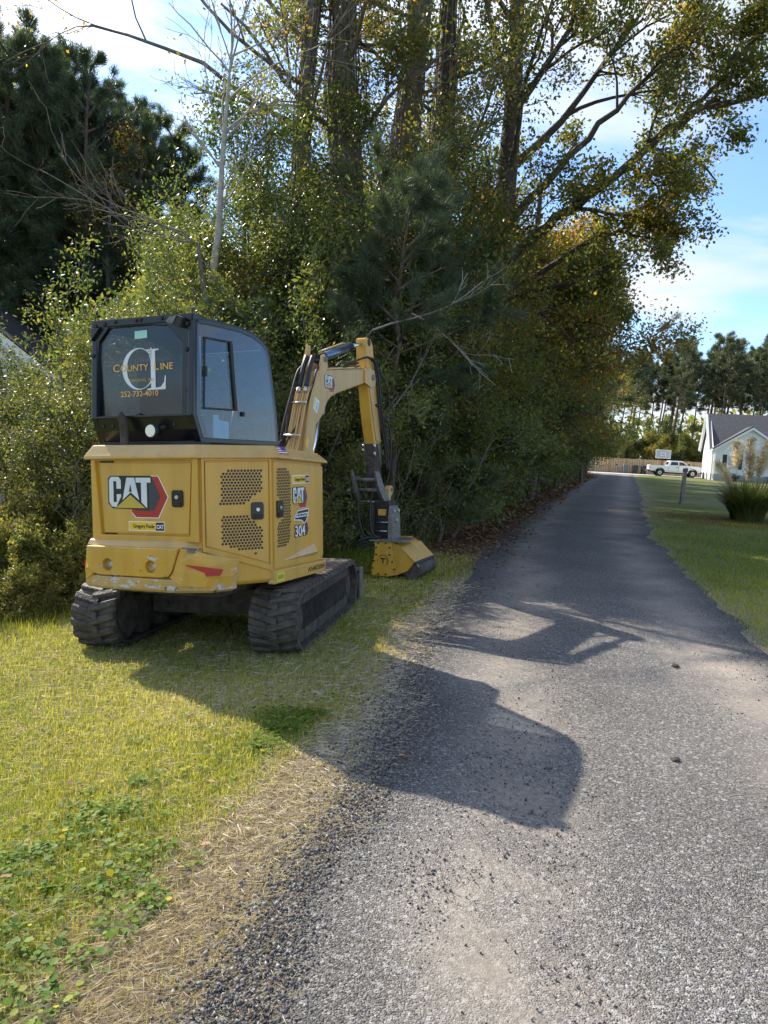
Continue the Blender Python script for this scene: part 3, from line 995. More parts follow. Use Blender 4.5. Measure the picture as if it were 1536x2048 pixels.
def emblem(parent, pl, u0, v0, w, h, d, name='emblem'):
    """Maker's badge: silver letters, yellow triangle, red and grey hexagon. Local frame 0..1 by 0..1."""
    P = lambda pts: [(u0 + x * w, v0 + y * h) for x, y in pts]
    pr = lambda n, pts, a, m: prism(n, P(pts), pl, d + a - .002, d + a, m, parent)
    # white rim, black outline, red hexagon band, grey field
    hexo = [(.40, .34), (.76, .97), (.84, .98), (1.0, .50), (.84, .02), (.47, .03)]
    pr(name + '_rim', [(.40, .40), (.74, 1.0), (.855, 1.0), (1.015, .50), (.85, .0), (.46, .0), (.39, .14)], .0010, WHITE)
    pr(name + '_band', [(.40, .40), (.74, .985), (.845, .985), (1.0, .50), (.84, .02), (.47, .02), (.395, .15)], .0022, RED)
    pr(name + '_field', [(.40, .40), (.71, .96), (.775, .90), (.885, .50), (.775, .175), (.47, .175), (.42, .25)], .0034, GREYDECAL)
    pr(name + '_back', [(.0, .34), (.0, .93), (.045, 1.0), (.72, 1.0), (.745, .975), (.745, .86), (.69, .84), (.69, .20), (.07, .22)], .0046, INK)
    L = .0058
    pr(name + '_letter', [(.02, .37), (.02, .90), (.06, .975), (.185, .975), (.225, .90), (.225, .69), (.15, .69), (.15, .87), (.095, .87), (.095, .37), (.15, .37), (.15, .56), (.225, .56), (.225, .50), (.135, .245), (.06, .265)], L, SILVER)
    pr(name + '_letter', [(.25, .42), (.325, .955), (.455, .955), (.535, .42), (.40, .60), (.385, .60)], L, SILVER)
    pr(name + '_notch', [(.365, .62), (.388, .80), (.412, .62)], L + .0012, INK)
    pr(name + '_letter', [(.48, .955), (.73, .955), (.73, .84), (.665, .84), (.665, .235), (.57, .375), (.57, .84), (.48, .84)], L, SILVER)
    pr(name + '_triangle', [(.13, .235), (.385, .545), (.635, .235)], L, GOLDTRI)


def dealer_plate(parent, pl, u0, v0, w, h, d):
    o = prism('dealer_plate', [(u0, v0), (u0 + w, v0), (u0 + w, v0 + h), (u0, v0 + h)], pl, d - .002, d + .001, WHITE, parent)
    e = h * .08
    prism('plate_field', [(u0 + e, v0 + e), (u0 + w - e, v0 + e), (u0 + w - e, v0 + h - e), (u0 + e, v0 + h - e)], pl, d, d + .0018, YSTICK, parent)
    prism('plate_badge', [(u0 + w * .765, v0 + e), (u0 + w - e, v0 + e), (u0 + w - e, v0 + h - e), (u0 + w * .765, v0 + h - e)], pl, d, d + .0026, INK, parent)
    text_mesh('dealer_lettering', 'Gregory Poole', h * .56, pl, u0 + w * .13, v0 + h * .32, d + .003, INK, parent, sx=w / h * .176, bold=.012)
    text_mesh('plate_lettering', 'CAT', h * .58, pl, u0 + w * .785, v0 + h * .28, d + .004, WHITE, parent, sx=w / h * .165, bold=.03)


def latch(parent, pl, u0, v0, u1, v1):
    h = v1 - v0
    c = .012
    o = prism('door_latch', [(u0 + c, v0), (u1 - c, v0), (u1, v0 + c), (u1, v1 - c), (u1 - c, v1), (u0 + c, v1), (u0, v1 - c), (u0, v0 + c)], pl, -.002, .012, BLACK, parent, .003)
    prism('latch_paddle', [(u0 + .016, v0 + h * .08), (u1 - .016, v0 + h * .08), (u1 - .016, v0 + h * .32), (u0 + .016, v0 + h * .32)], pl, .008, .018, BLACKM, parent, .003)
    prism('key_lock', ngon((u0 + u1) / 2, v0 + h * .58, (u1 - u0) * .16, 12), pl, .008, .020, BARE, parent, .002)


def hex_grille(parent, poly, pl, pitch, r, d):
    """Perforation: rows of round holes inside a polygon, joined into one part."""
    def inside(x, y):
        c = False
        for i in range(len(poly)):
            (x1, y1), (x2, y2) = poly[i], poly[i - 1]
            if (y1 > y) != (y2 > y) and x < (x2 - x1) * (y - y1) / (y2 - y1) + x1: c = not c
        return c
    bm = bmesh.new()
    us = [p[0] for p in poly]; vs = [p[1] for p in poly]
    row, v = 0, min(vs)
    while v < max(vs):
        u = min(us) + (pitch / 2 if row % 2 else 0)
        while u < max(us):
            if inside(u, v):
                ring_ = [bm.verts.new(pl.at(a, b, d)) for a, b in ngon(u, v, r, 8)]
                bm.faces.new(ring_)
            u += pitch
        v += pitch * .866; row += 1
    return link('vent_holes', bm_mesh('vent_holes', bm), INK, parent, 'stuff')


def build_house():
    # main yellow shell: stands on the turntable, chamfered right rear corner
    plan = [(-.335, -1.225), (.60, -1.225), (.65, -1.19), (.937, -.825), (.94, -.78), (.94, .0), (.84, .10), (-.42, .10), (-.42, -1.05)]
    z0, z1 = .575, 1.49
    body = loft('engine_housing', [[(x, y, z0) for x, y in inset(plan, .02)], [(x, y, .60) for x, y in plan], [(x, y, z1) for x, y in plan]], YELLOW, MX, .012)
    # frame round the rear door stands proud
    ring('door_frame', [(-.335, .90), (.60, .90), (.60, 1.49), (-.335, 1.49)], [(-.255, .935), (.532, .940), (.556, 1.478), (-.300, 1.478)], REAR, -.03, .004, YELLOW, MX, .006)
    # lid with sloping rim
    bl = [(-.372, -1.285, 1.488), (.605, -1.285, 1.488), (.64, -1.26, 1.488), (.985, -.835, 1.490), (.990, -.80, 1.490), (.985, .03, 1.452), (.87, .15, 1.445), (-.46, .15, 1.452), (-.46, -1.10, 1.488)]
    ml = [(x, y, z + .018) for x, y, z in bl]
    tl = [(-.325, -1.235, 1.593), (.575, -1.235, 1.585), (.60, -1.215, 1.585), (.935, -.815, 1.582), (.94, -.78, 1.582), (.93, -.05, 1.535), (.82, .06, 1.528), (-.41, .06, 1.545), (-.41, -1.08, 1.59)]
    loft('housing_lid', [bl, ml, tl], YDUST, MX, .008)
    # rear door
    d = prism('rear_door', [(-.237, .947), (.508, .953), (.538, 1.457), (-.265, 1.462)], REAR, -.06, -.012, YELLOW, MX, .006)
    pdoor = PL((0, -1.238, 0), (1, 0, 0))
    emblem(d, pdoor, -.19, 1.062, .525, .305, .0)
    latch(d, pdoor, .376, 1.146, .470, 1.266)
    dealer_plate(d, pdoor, -.013, .968, .317, .070, .0)
    prism('hinge_gap', [(-.265, 1.464), (-.15, 1.464), (-.15, 1.478), (-.265, 1.478)], pdoor, -.03, .001, INK, d)
    prism('hinge_gap', [(-.235, .930), (-.135, .930), (-.135, .945), (-.235, .945)], pdoor, -.03, .001, INK, d)
    # engine door on the chamfer
    c2 = PL(CHAM.at(0, 0, -.012), CHAM.u)
    ring('door_frame', [(.012, .835), (.525, .665), (.525, 1.490), (.012, 1.490)], [(.030, .868), (.511, .709), (.513, 1.474), (.030, 1.471)], c2, -.02, .011, YELLOW, MX, .004)
    d = prism('engine_door', [(.038, .872), (.500, .722), (.508, 1.466), (.038, 1.463)], c2, -.03, .006, YELLOW, MX, .006)
    c3 = PL(c2.at(0, 0, .006), CHAM.u)
    hex_grille(d, [(.148, 1.381), (.214, 1.412), (.456, 1.41), (.453, 1.261), (.329, 1.167), (.144, 1.167)], c3, .0245, .0098, .0012)
    hex_grille(d, [(.143, 1.084), (.341, 1.077), (.456, .974), (.453, .817), (.31, .819), (.152, .874)], c3, .0245, .0098, .0012)
    latch(d, c3, .370, 1.046, .464, 1.172)
    prism('door_bolt', ngon(.40, .80, .008, 8), c3, -.002, .005, INK, d)
    # side door
    s2 = PL(SIDE.at(0, 0, -.010), SIDE.u)
    d = prism('side_door', [(.022, .672), (.805, .650), (.835, .70), (.835, 1.428), (.06, 1.469), (.022, 1.470)], s2, -.02, .012, YELLOW, MX, .008)
    s3 = PL(s2.at(0, 0, .012), SIDE.u)
    hex_grille(d, [(.062, 1.416), (.197, 1.415), (.275, 1.367), (.262, .88), (.167, .814), (.058, .819), (.063, .992), (.146, 1.046), (.149, 1.147), (.056, 1.224)], s3, .0245, .0098, .0012)
    latch(d, s3, .05, 1.049, .14, 1.178)
    dealer_plate(d, s3, .304, 1.294, .28, .068, .0)
    emblem(d, s3, .300, 1.100, .255, .170, .0)
    # number and the black state-outline decal
    text_mesh('number_decal', '304', .118, s3, .326, .884, .004, INK, d, sx=.98, bold=.07)
    text_mesh('number_decal', '304', .118, s3, .326, .884, .0055, WHITE, d, sx=.98, bold=.012)
    prism('number_backing', [(.50, .96), (.54, .985), (.565, .93), (.54, .88), (.49, .88)], s3, .0, .0025, RED, d)
    prism('number_backing', [(.485, .96), (.525, .985), (.55, .93), (.525, .88), (.475, .88)], s3, .0, .0032, GREYDECAL, d)
    prism('state_outline', [(.318, 1.012), (.36, 1.062), (.38, 1.085), (.575, 1.095), (.565, 1.03), (.545, 1.02), (.52, .985), (.49, .972), (.45, 1.0), (.40, 1.005)], s3, 0, .0015, WHITE, d)
    prism('state_outline', [(.335, 1.018), (.37, 1.062), (.385, 1.078), (.565, 1.086), (.555, 1.035), (.535, 1.022), (.51, .990), (.49, .982), (.455, 1.008), (.40, 1.014)], s3, 0, .0025, INK, d)
    prism('state_band', [(.352, 1.030), (.372, 1.060), (.555, 1.065), (.548, 1.032)], s3, 0, .0035, WHITE, d)
    text_mesh('state_lettering', 'NC IRON PAC', .026, s3, .375, 1.038, .0045, INK, d, sx=1.0, bold=.02)
    # raised fin at the door's foot
    bm = bmesh.new()
    a = [bm.verts.new(s3.at(*p)) for p in ((.123, .718, 0), (.705, .700, 0), (.745, .715, 0), (.66, .800, 0))]
    t = bm.verts.new(s3.at(.655, .735, .035))
    for i in range(4): bm.faces.new((a[i], a[(i + 1) % 4], t))
    bm.faces.new(list(reversed(a)))
    link('door_fin', bm_mesh('door_fin', bm), YDUST, d)
    # lower skirt with the serial number
    s4 = PL(SIDE.at(0, 0, 0), SIDE.u)
    sk = prism('side_skirt', [(.0, .560), (.80, .548), (.86, .56), (.872, .640), (.0, .660)], s4, -.05, .008, YWORN, MX, .008)
    s5 = PL(SIDE.at(0, 0, .008), SIDE.u)
    text_mesh('serial_number', 'AN402004', .056, s5, .535, .578, .001, INK, sk, sx=1.22, bold=.01, shear=.12)
    prism('inspection_sticker', [(.035, .572), (.150, .570), (.150, .640), (.035, .642)], s5, -.001, .0012, YGREEN, sk)
    for q in range(4):
        prism('sticker_mark', [(.05 + q * .022, .59), (.066 + q * .022, .59), (.066 + q * .022, .625 - .008 * (q % 2)), (.05 + q * .022, .625 - .008 * (q % 2))], s5, 0, .0018, simple('sticker_ink', (.25, .30, .02), .5) if q == 0 else MATS['sticker_ink'], sk)
    # flag sticker on the lid's sloping rim
    n = Vector((.985, 0, 1.508)) - Vector((.935, 0, 1.582))
    fo = Vector((.985, -.80, 1.510)); vv = (Vector((.937, -.80, 1.582)) - fo)
    fp = PL(fo, (0, 1, 0), vv)
    fl = prism('flag_sticker', [(.03, .012), (.165, .010), (.165, .078), (.03, .08)], fp, -.002, .0015, WHITE, MX)
    for q in range(4):
        prism('flag_stripe', [(.03, .012 + q * .019), (.165, .010 + q * .019), (.165, .019 + q * .019), (.03, .021 + q * .019)], fp, 0, .0022, RED, fl)
    prism('flag_canton', [(.095, .043), (.165, .042), (.165, .078), (.095, .079)], fp, 0, .0030, BLUE, fl)
    # ---- counterweight
    lo = [(-.41, -.55), (-.425, -1.12), (-.37, -1.27), (-.2, -1.318), (.15, -1.33), (.45, -1.318), (.69, -1.215), (.76, -1.10), (.5, -.7)]
    mi = [(-.435, -.55), (-.450, -1.12), (-.385, -1.285), (-.2, -1.337), (.15, -1.350), (.46, -1.337), (.71, -1.225), (.80, -1.09), (.5, -.7)]
    up = [(-.44, -.55), (-.455, -1.12), (-.38, -1.255), (-.2, -1.30), (.15, -1.31), (.45, -1.30), (.70, -1.205), (.80, -1.08), (.5, -.7)]
    tp = [(-.33, -.55), (-.335, -1.10), (-.30, -1.23), (-.18, -1.28), (.15, -1.295), (.42, -1.285), (.56, -1.245), (.62, -1.20), (.45, -.7)]
    z = lambda lp, h: [(x, y, h) for x, y in lp]
    cw = loft('counterweight', [z(lo, .546), z(mi, .566), z(mi, .640), z(up, .652), z(up, .752), z(tp, .862)], YCHIP, MX, .010)
    W = PL((0, -1.30, 0), (1, 0, 0))
    # centre plate with its two bolt recesses (cut with real holes)
    poly = [(-.315, .858), (.486, .862), (.452, .755), (.432, .70), (.400, .662), (.33, .652), (-.20, .650), (-.27, .664), (-.305, .70), (-.325, .755)]
    pm = prism('weight_plate', poly, W, -.03, .044, YWORN, None, .008)
    cut = bmesh.new()
    for hx, hz in ((-.125, .728), (.256, .728)):
        add_prism(cut, ngon(hx, hz, .046, 20), W, -.005, .12)
    bmesh.ops.recalc_face_normals(cut, faces=cut.faces)
    co = link('cutter', bm_mesh('cutter', cut), YWORN)
    md = pm.modifiers.new('b', 'BOOLEAN'); md.operation = 'DIFFERENCE'; md.object = co; md.solver = 'EXACT'
    dg = bpy.context.evaluated_depsgraph_get()
    nm = bpy.data.meshes.new_from_object(pm.evaluated_get(dg)); nm.name = 'weight_plate'
    pm.modifiers.clear(); pm.data = nm
    bpy.data.objects.remove(co)
    pm.parent = cw
    for hx, hz in ((-.125, .728), (.256, .728)):
        prism('weight_bolt', ngon(hx + .012, hz, .020, 6), W, -.01, .020, BARE, cw, .003)
        prism('bolt_washer', ngon(hx + .012, hz, .030, 16), W, -.01, .006, STEEL, cw, .002)
    # right wing, wrapping on to the chamfer
    bm = bmesh.new()
    def strip(cols, th):
        fr = [[bm.verts.new(p) for p in c] for c in cols]
        for a, b in zip(fr, fr[1:]):
            for i in range(len(a) - 1): bm.faces.new((a[i], b[i], b[i + 1], a[i + 1]))
        bmesh.ops.recalc_face_normals(bm, faces=bm.faces)
        g = bmesh.ops.solidify(bm, geom=bm.faces[:], thickness=th)
    strip([[(.412, -1.338, .655), (.445, -1.338, .70), (.462, -1.335, .755), (.498, -1.325, .862)],
           [(.50, -1.338, .600), (.53, -1.332, .70), (.56, -1.320, .79), (.585, -1.290, .852)],
           [(.66, -1.270, .592), (.68, -1.265, .66), (.69, -1.255, .75), (.68, -1.235, .815)],
           [(.775, -1.135, .592), (.80, -1.120, .66), (.825, -1.090, .758), (.815, -1.070, .775)]], .02)
    bevel(bm, .004)
    link('weight_wing', bm_mesh('weight_wing', bm), YWORN, cw)
    bm = bmesh.new()
    strip([[(-.272, -1.335, .655), (-.31, -1.332, .70), (-.33, -1.325, .755), (-.32, -1.31, .852)],
           [(-.37, -1.295, .60), (-.385, -1.29, .68), (-.385, -1.275, .75), (-.335, -1.26, .84)],
           [(-.445, -1.14, .60), (-.463, -1.14, .68), (-.463, -1.13, .75), (-.350, -1.11, .84)]], .02)
    bevel(bm, .004)
    link('weight_wing', bm_mesh('weight_wing', bm), YWORN, cw)
    # reflectors
    def onto(pts):
        return [Vector(p) for p in pts]
    def patch(name, pts, nrm, mat, parent):
        b = bmesh.new(); n_ = Vector(nrm).normalized() * .004
        a = [b.verts.new(Vector(p) + n_) for p in pts]; c = [b.verts.new(Vector(p) - n_ * 2) for p in pts]
        b.faces.new(a); b.faces.new(list(reversed(c)))
        for i in range(len(a)): b.faces.new((a[i], c[i], c[(i + 1) % len(a)], a[(i + 1) % len(a)]))
        return link(name, bm_mesh(name, b), mat, parent)
    def wing_y(u):
        return -1.332 + max(0, (u - .53)) ** 1.25 * 0.72
    pts = [(u, wing_y(u) - .004, v) for u, v in ((.535, .752), (.66, .735), (.772, .713), (.752, .672), (.672, .668), (.662, .697))]
    patch('reflector', pts, (.35, -.94, 0), RED, cw)
    pts = [(-.464, -1.14, .718), (-.388, -1.287, .735), (-.40, -1.28, .700), (-.43, -1.23, .69), (-.45, -1.18, .660), (-.464, -1.14, .655)]
    patch('reflector', pts, (-.75, -.66, 0), RED, cw)
    # ledge above the weight
    loft('weight_ledge', [z([(-.418, -.6), (-.42, -1.18), (-.36, -1.285), (.1, -1.312), (.52, -1.285), (.66, -1.19), (.5, -.7)], .858),
                          z([(-.415, -.6), (-.415, -1.17), (-.35, -1.265), (.1, -1.285), (.50, -1.265), (.63, -1.185), (.5, -.7)], .895),
                          z([(-.34, -.6), (-.345, -1.14), (-.28, -1.235), (.1, -1.245), (.48, -1.24), (.60, -1.18), (.5, -.7)], .915)], YDUST, MX, .006)
    prism('wear_patch', [(.50, .868), (.59, .862), (.60, .832), (.505, .838)], PL((0, -1.305, 0), (1, 0, 0)), -.02, .004, STEEL, MX, .003)


build_house()


def build_cab():
    prof = [(-1.165, 1.798), (-1.13, 2.483), (-.843, 2.503), (-.525, 2.511), (-.33, 2.497), (-.20, 2.465), (-.115, 2.418), (-.073, 2.342), (-.02, 2.109), (.034, 1.871), (.062, 1.600), (-1.075, 1.600)]
    inn = inset(prof, .042)
    LX = -.40
    CABL = PL((LX, 0, 0), (0, -1, 0))
    mir = lambda p: [(-a, b) for a, b in p]
    cab = ring('cab', prof, inn, CABS, -.05, 0, BLACK, MX, .008)          # right side frame
    ring('side_frame', mir(prof), mir(inn), CABL, -.05, 0, BLACK, cab, .008)
    # roof skin following the profile
    def skin(name, pts, t, x0, x1, mat, parent, bev=.006):
        bm = bmesh.new()
        a = [[bm.verts.new((x, y, z)) for y, z in pts] for x in (x0, x1)]
        for i in range(len(pts) - 1): bm.faces.new((a[0][i], a[1][i], a[1][i + 1], a[0][i + 1]))
        bmesh.ops.recalc_face_normals(bm, faces=bm.faces)
        bmesh.ops.solidify(bm, geom=bm.faces[:], thickness=t)
        bevel(bm, bev)
        return link(name, bm_mesh(name, bm), mat, parent)
    skin('roof', [(y, z + .012) for y, z in prof[1:7]], .04, LX + .01, .50, BLACK, cab)
    skin('floor_panel', [(.05, 1.62), (-1.08, 1.62)], .04, LX + .02, .49, BLACKM, cab)
    skin('windscreen', [(-.115, 2.40), (-.073, 2.33), (-.02, 2.1), (.034, 1.87), (.055, 1.64)], .006, LX + .05, .46, CABGLASS, cab, 0)
    # rear frame round the window
    outer = [(LX, 1.80), (.512, 1.80), (.512, 2.20), (.512, 2.40), (.512, 2.512), (.20, 2.516), (-.20, 2.520), (LX, 2.522), (LX, 2.42), (LX, 2.20)]
    win = [(-.365, 1.815), (.392, 1.806), (.402, 2.10), (.412, 2.315), (.285, 2.442), (.12, 2.458), (-.10, 2.462), (-.232, 2.468), (-.335, 2.360), (-.352, 2.20)]
    ring('rear_frame', outer, win, CABR, -.06, .004, BLACK, cab, .008)
    # lower rear panel folding in under the window, with its lip and dimples
    loft('rear_lower_panel', [[(LX + .012, -1.06, 1.600), (.505, -1.06, 1.600), (.505, -.98, 1.600), (LX + .012, -.98, 1.600)],
                              [(LX + .004, -1.125, 1.70), (.509, -1.125, 1.70), (.509, -1.0, 1.70), (LX + .004, -1.0, 1.70)],
                              [(LX, -1.155, 1.798), (.511, -1.155, 1.798), (.511, -1.05, 1.798), (LX, -1.05, 1.798)]], BLACK, cab, .008)
    box('rear_lip', LX + .01, .50, -1.172, -1.11, 1.790, 1.806, BLACK, cab, .004)
    for u in (-.31, -.22, .33):
        prism('panel_bolt', ngon(u, 1.735, .014, 8), PL((0, -1.140, 0), (1, 0, 0)), -.02, .004, BLACKM, cab, .003)
    for u, v in ((-.352, 2.475), (-.268, 2.488), (-.172, 2.497), (.018, 2.497), (.058, 2.497), (.245, 2.495), (-.385, 2.262), (-.385, 1.985), (.452, 2.262), (.452, 1.975), (.462, 2.44)):
        prism('frame_bolt', ngon(u, v, .017, 10), CABR, 0, .022, BLACKM, cab, .005)
    # cross bar above the window and a folded bracket at its right corner
    prism('rear_top_rail', [(-.385, 2.468), (.50, 2.462), (.50, 2.506), (-.385, 2.516)], CABR, 0, .012, BLACK, cab, .004)
    prism('corner_gusset', [(-.385, 2.462), (-.385, 2.37), (-.30, 2.462)], CABR, 0, .03, BLACK, cab, .004)
    br = prism('corner_bracket', [(.305, 2.462), (.43, 2.41), (.455, 2.478), (.40, 2.500), (.345, 2.494)], CABR, 0, .055, BLACKM, cab, .006)
    prism('bracket_face', [(.315, 2.455), (.37, 2.432), (.405, 2.490), (.35, 2.487)], CABR, .05, .062, STEEL, cab, .003)
    # glazing
    rw = prism('rear_window', win, CABR, -.020, -.014, CABGLASS, MX)
    p = PL((0, -1.13 + .0135, 0), (1, 0, 0))
    prism('window_sticker', [(-.017, 2.365), (.094, 2.368), (.094, 2.424), (-.017, 2.422)], p, 0, .001, TEAL, rw)
    # monogram: a tall serif C and L
    import math as _m
    cx, cz, rx, rz = .012, 2.148, .148, .152
    outer_c, inner_c = [], []
    n = 26
    for k in range(n + 1):
        t = R(38) + (R(322) - R(38)) * k / n
        outer_c.append((cx + rx * _m.cos(t), cz + rz * _m.sin(t)))
        inner_c.append((cx + .012 + rx * .80 * _m.cos(t), cz + rz * .955 * _m.sin(t)))
    def band(name, A, B, pl, d, mat, parent):
        bm = bmesh.new()
        a = [bm.verts.new(pl.at(x, y, d)) for x, y in A]; b = [bm.verts.new(pl.at(x, y, d)) for x, y in B]
        for i in range(len(A) - 1): bm.faces.new((a[i], a[i + 1], b[i + 1], b[i]))
        return link(name, bm_mesh(name, bm), mat, parent)
    pd = .0012
    band('monogram', outer_c, inner_c, p, pd, SILVER, rw)
    prism('monogram', [(.118, 2.205), (.128, 2.205), (.132, 2.295), (.122, 2.295), (.105, 2.262)], p, pd - .0005, pd, SILVER, rw)
    prism('monogram', [(.085, 2.285), (.195, 2.285), (.195, 2.277), (.160, 2.272), (.160, 2.004), (.205, 2.010), (.235, 2.045), (.243, 2.09), (.252, 2.09), (.247, 1.992), (.085, 1.992), (.085, 2.000), (.120, 2.005), (.120, 2.272), (.085, 2.277)], p, pd - .0005, pd, SILVER, rw)
    d = .0024
    text_mesh('lettering', 'C', .080, p, -.222, 2.134, d, GOLD, rw, sx=1.12, bold=.010)
    text_mesh('lettering', 'OUNTY', .066, p, -.153, 2.134, d, GOLD, rw, sx=1.09, bold=.010)
    text_mesh('lettering', 'L', .080, p, .150, 2.134, d, GOLD, rw, sx=1.10, bold=.010)
    text_mesh('lettering', 'INE', .066, p, .203, 2.134, d, GOLD, rw, sx=1.13, bold=.010)
    text_mesh('lettering', 'GRADING, INC', .030, p, -.075, 2.055, d, GOLD, rw, sx=1.02, spacing=1.12)
    text_mesh('phone_number', '252-732-4010', .057, p, -.157, 1.949, d, GOLD, rw, sx=1.06, bold=.012)
    # right side: fixed pane, sliding pane with its frame, edge seal
    sg = prism('side_window', inset(prof, .040), CABS, -.006, .002, SIDEGLASS, MX)
    sl_ = [(-1.045, 1.845), (-.612, 1.858), (-.672, 2.383), (-1.020, 2.365)]
    ring('sliding_frame', sl_, inset(sl_, .014), CABS, .002, .010, BLACKM, sg, .002)
    prism('sliding_seal', [(-.640, 1.858), (-.606, 1.858), (-.664, 2.385), (-.700, 2.380)], CABS, .002, .014, BLACKM, sg, .002)
    prism('window_trim', [(-1.098, 1.86), (-1.052, 1.86), (-1.036, 2.365), (-1.086, 2.365)], CABS, -.03, -.012, PALEBLUE, sg)
    prism('window_catch', [(-1.03, 2.08), (-1.005, 2.08), (-1.005, 2.155), (-1.03, 2.155)], CABS, .004, .018, BLACKM, sg, .003)
    prism('window_catch', [(-.535, 1.822), (-.505, 1.822), (-.505, 1.858), (-.535, 1.858)], CABS, .002, .016, BLACKM, sg, .003)
    prism('window_paper', [(-.905, 1.640), (-.700, 1.640), (-.699, 1.772), (-.83, 1.778), (-.83, 1.818), (-.90, 1.814)], CABS, -.016, -.010, PALEBLUE, sg)
    prism('window_paper', [(-1.115, 1.813), (-1.057, 1.817), (-1.062, 1.683), (-1.095, 1.70)], CABS, -.016, -.010, PALEBLUE, sg)
    prism('left_window', mir(inset(prof, .030)), CABL, -.006, .002, CABGLASS, MX)
    # seat
    s = box('operator_seat', -.17, .27, -.82, -.36, 1.64, 1.78, SEAT, MX, .05, 3)
    loft('seat_back', [[(-.17, -.90, 1.76), (.27, -.90, 1.76), (.27, -.78, 1.76), (-.17, -.78, 1.76)], [(-.13, -1.0, 2.22), (.23, -1.0, 2.22), (.23, -.90, 2.22), (-.13, -.90, 2.22)]], SEAT, s, .04)
    for x in (-.26, .34):
        tube('control_lever', [(x, -.42, 1.66), (x, -.36, 1.88)], .018, BLACKM, s)
    # exhaust and work lamp behind the cab
    tube('exhaust_pipe', smooth_path([(-.058, -1.205, 1.56), (-.060, -1.205, 1.72), (-.066, -1.212, 1.775), (-.085, -1.235, 1.812)], 4), [.031] * 12 + [.034], MUD, MX, 14)
    wlp = PL((0, -1.165, 0), (1, 0, 0))
    wl_ = tube('work_light', [(.196, -1.15, 1.690), (.190, -1.225, 1.688)], [.036, .052], BLACKM, MX, 16)
    tube('lamp_lens', [(.190, -1.222, 1.688), (.1895, -1.232, 1.688)], [.046, .042], LENS, wl_, 16)
    tube('lamp_bracket', [(.22, -1.15, 1.70), (.245, -1.12, 1.73)], .02, BLACKM, wl_)
    box('rear_shelf', .34, .56, -1.20, -1.02, 1.585, 1.606, BLACKM, MX, .004)


build_cab()


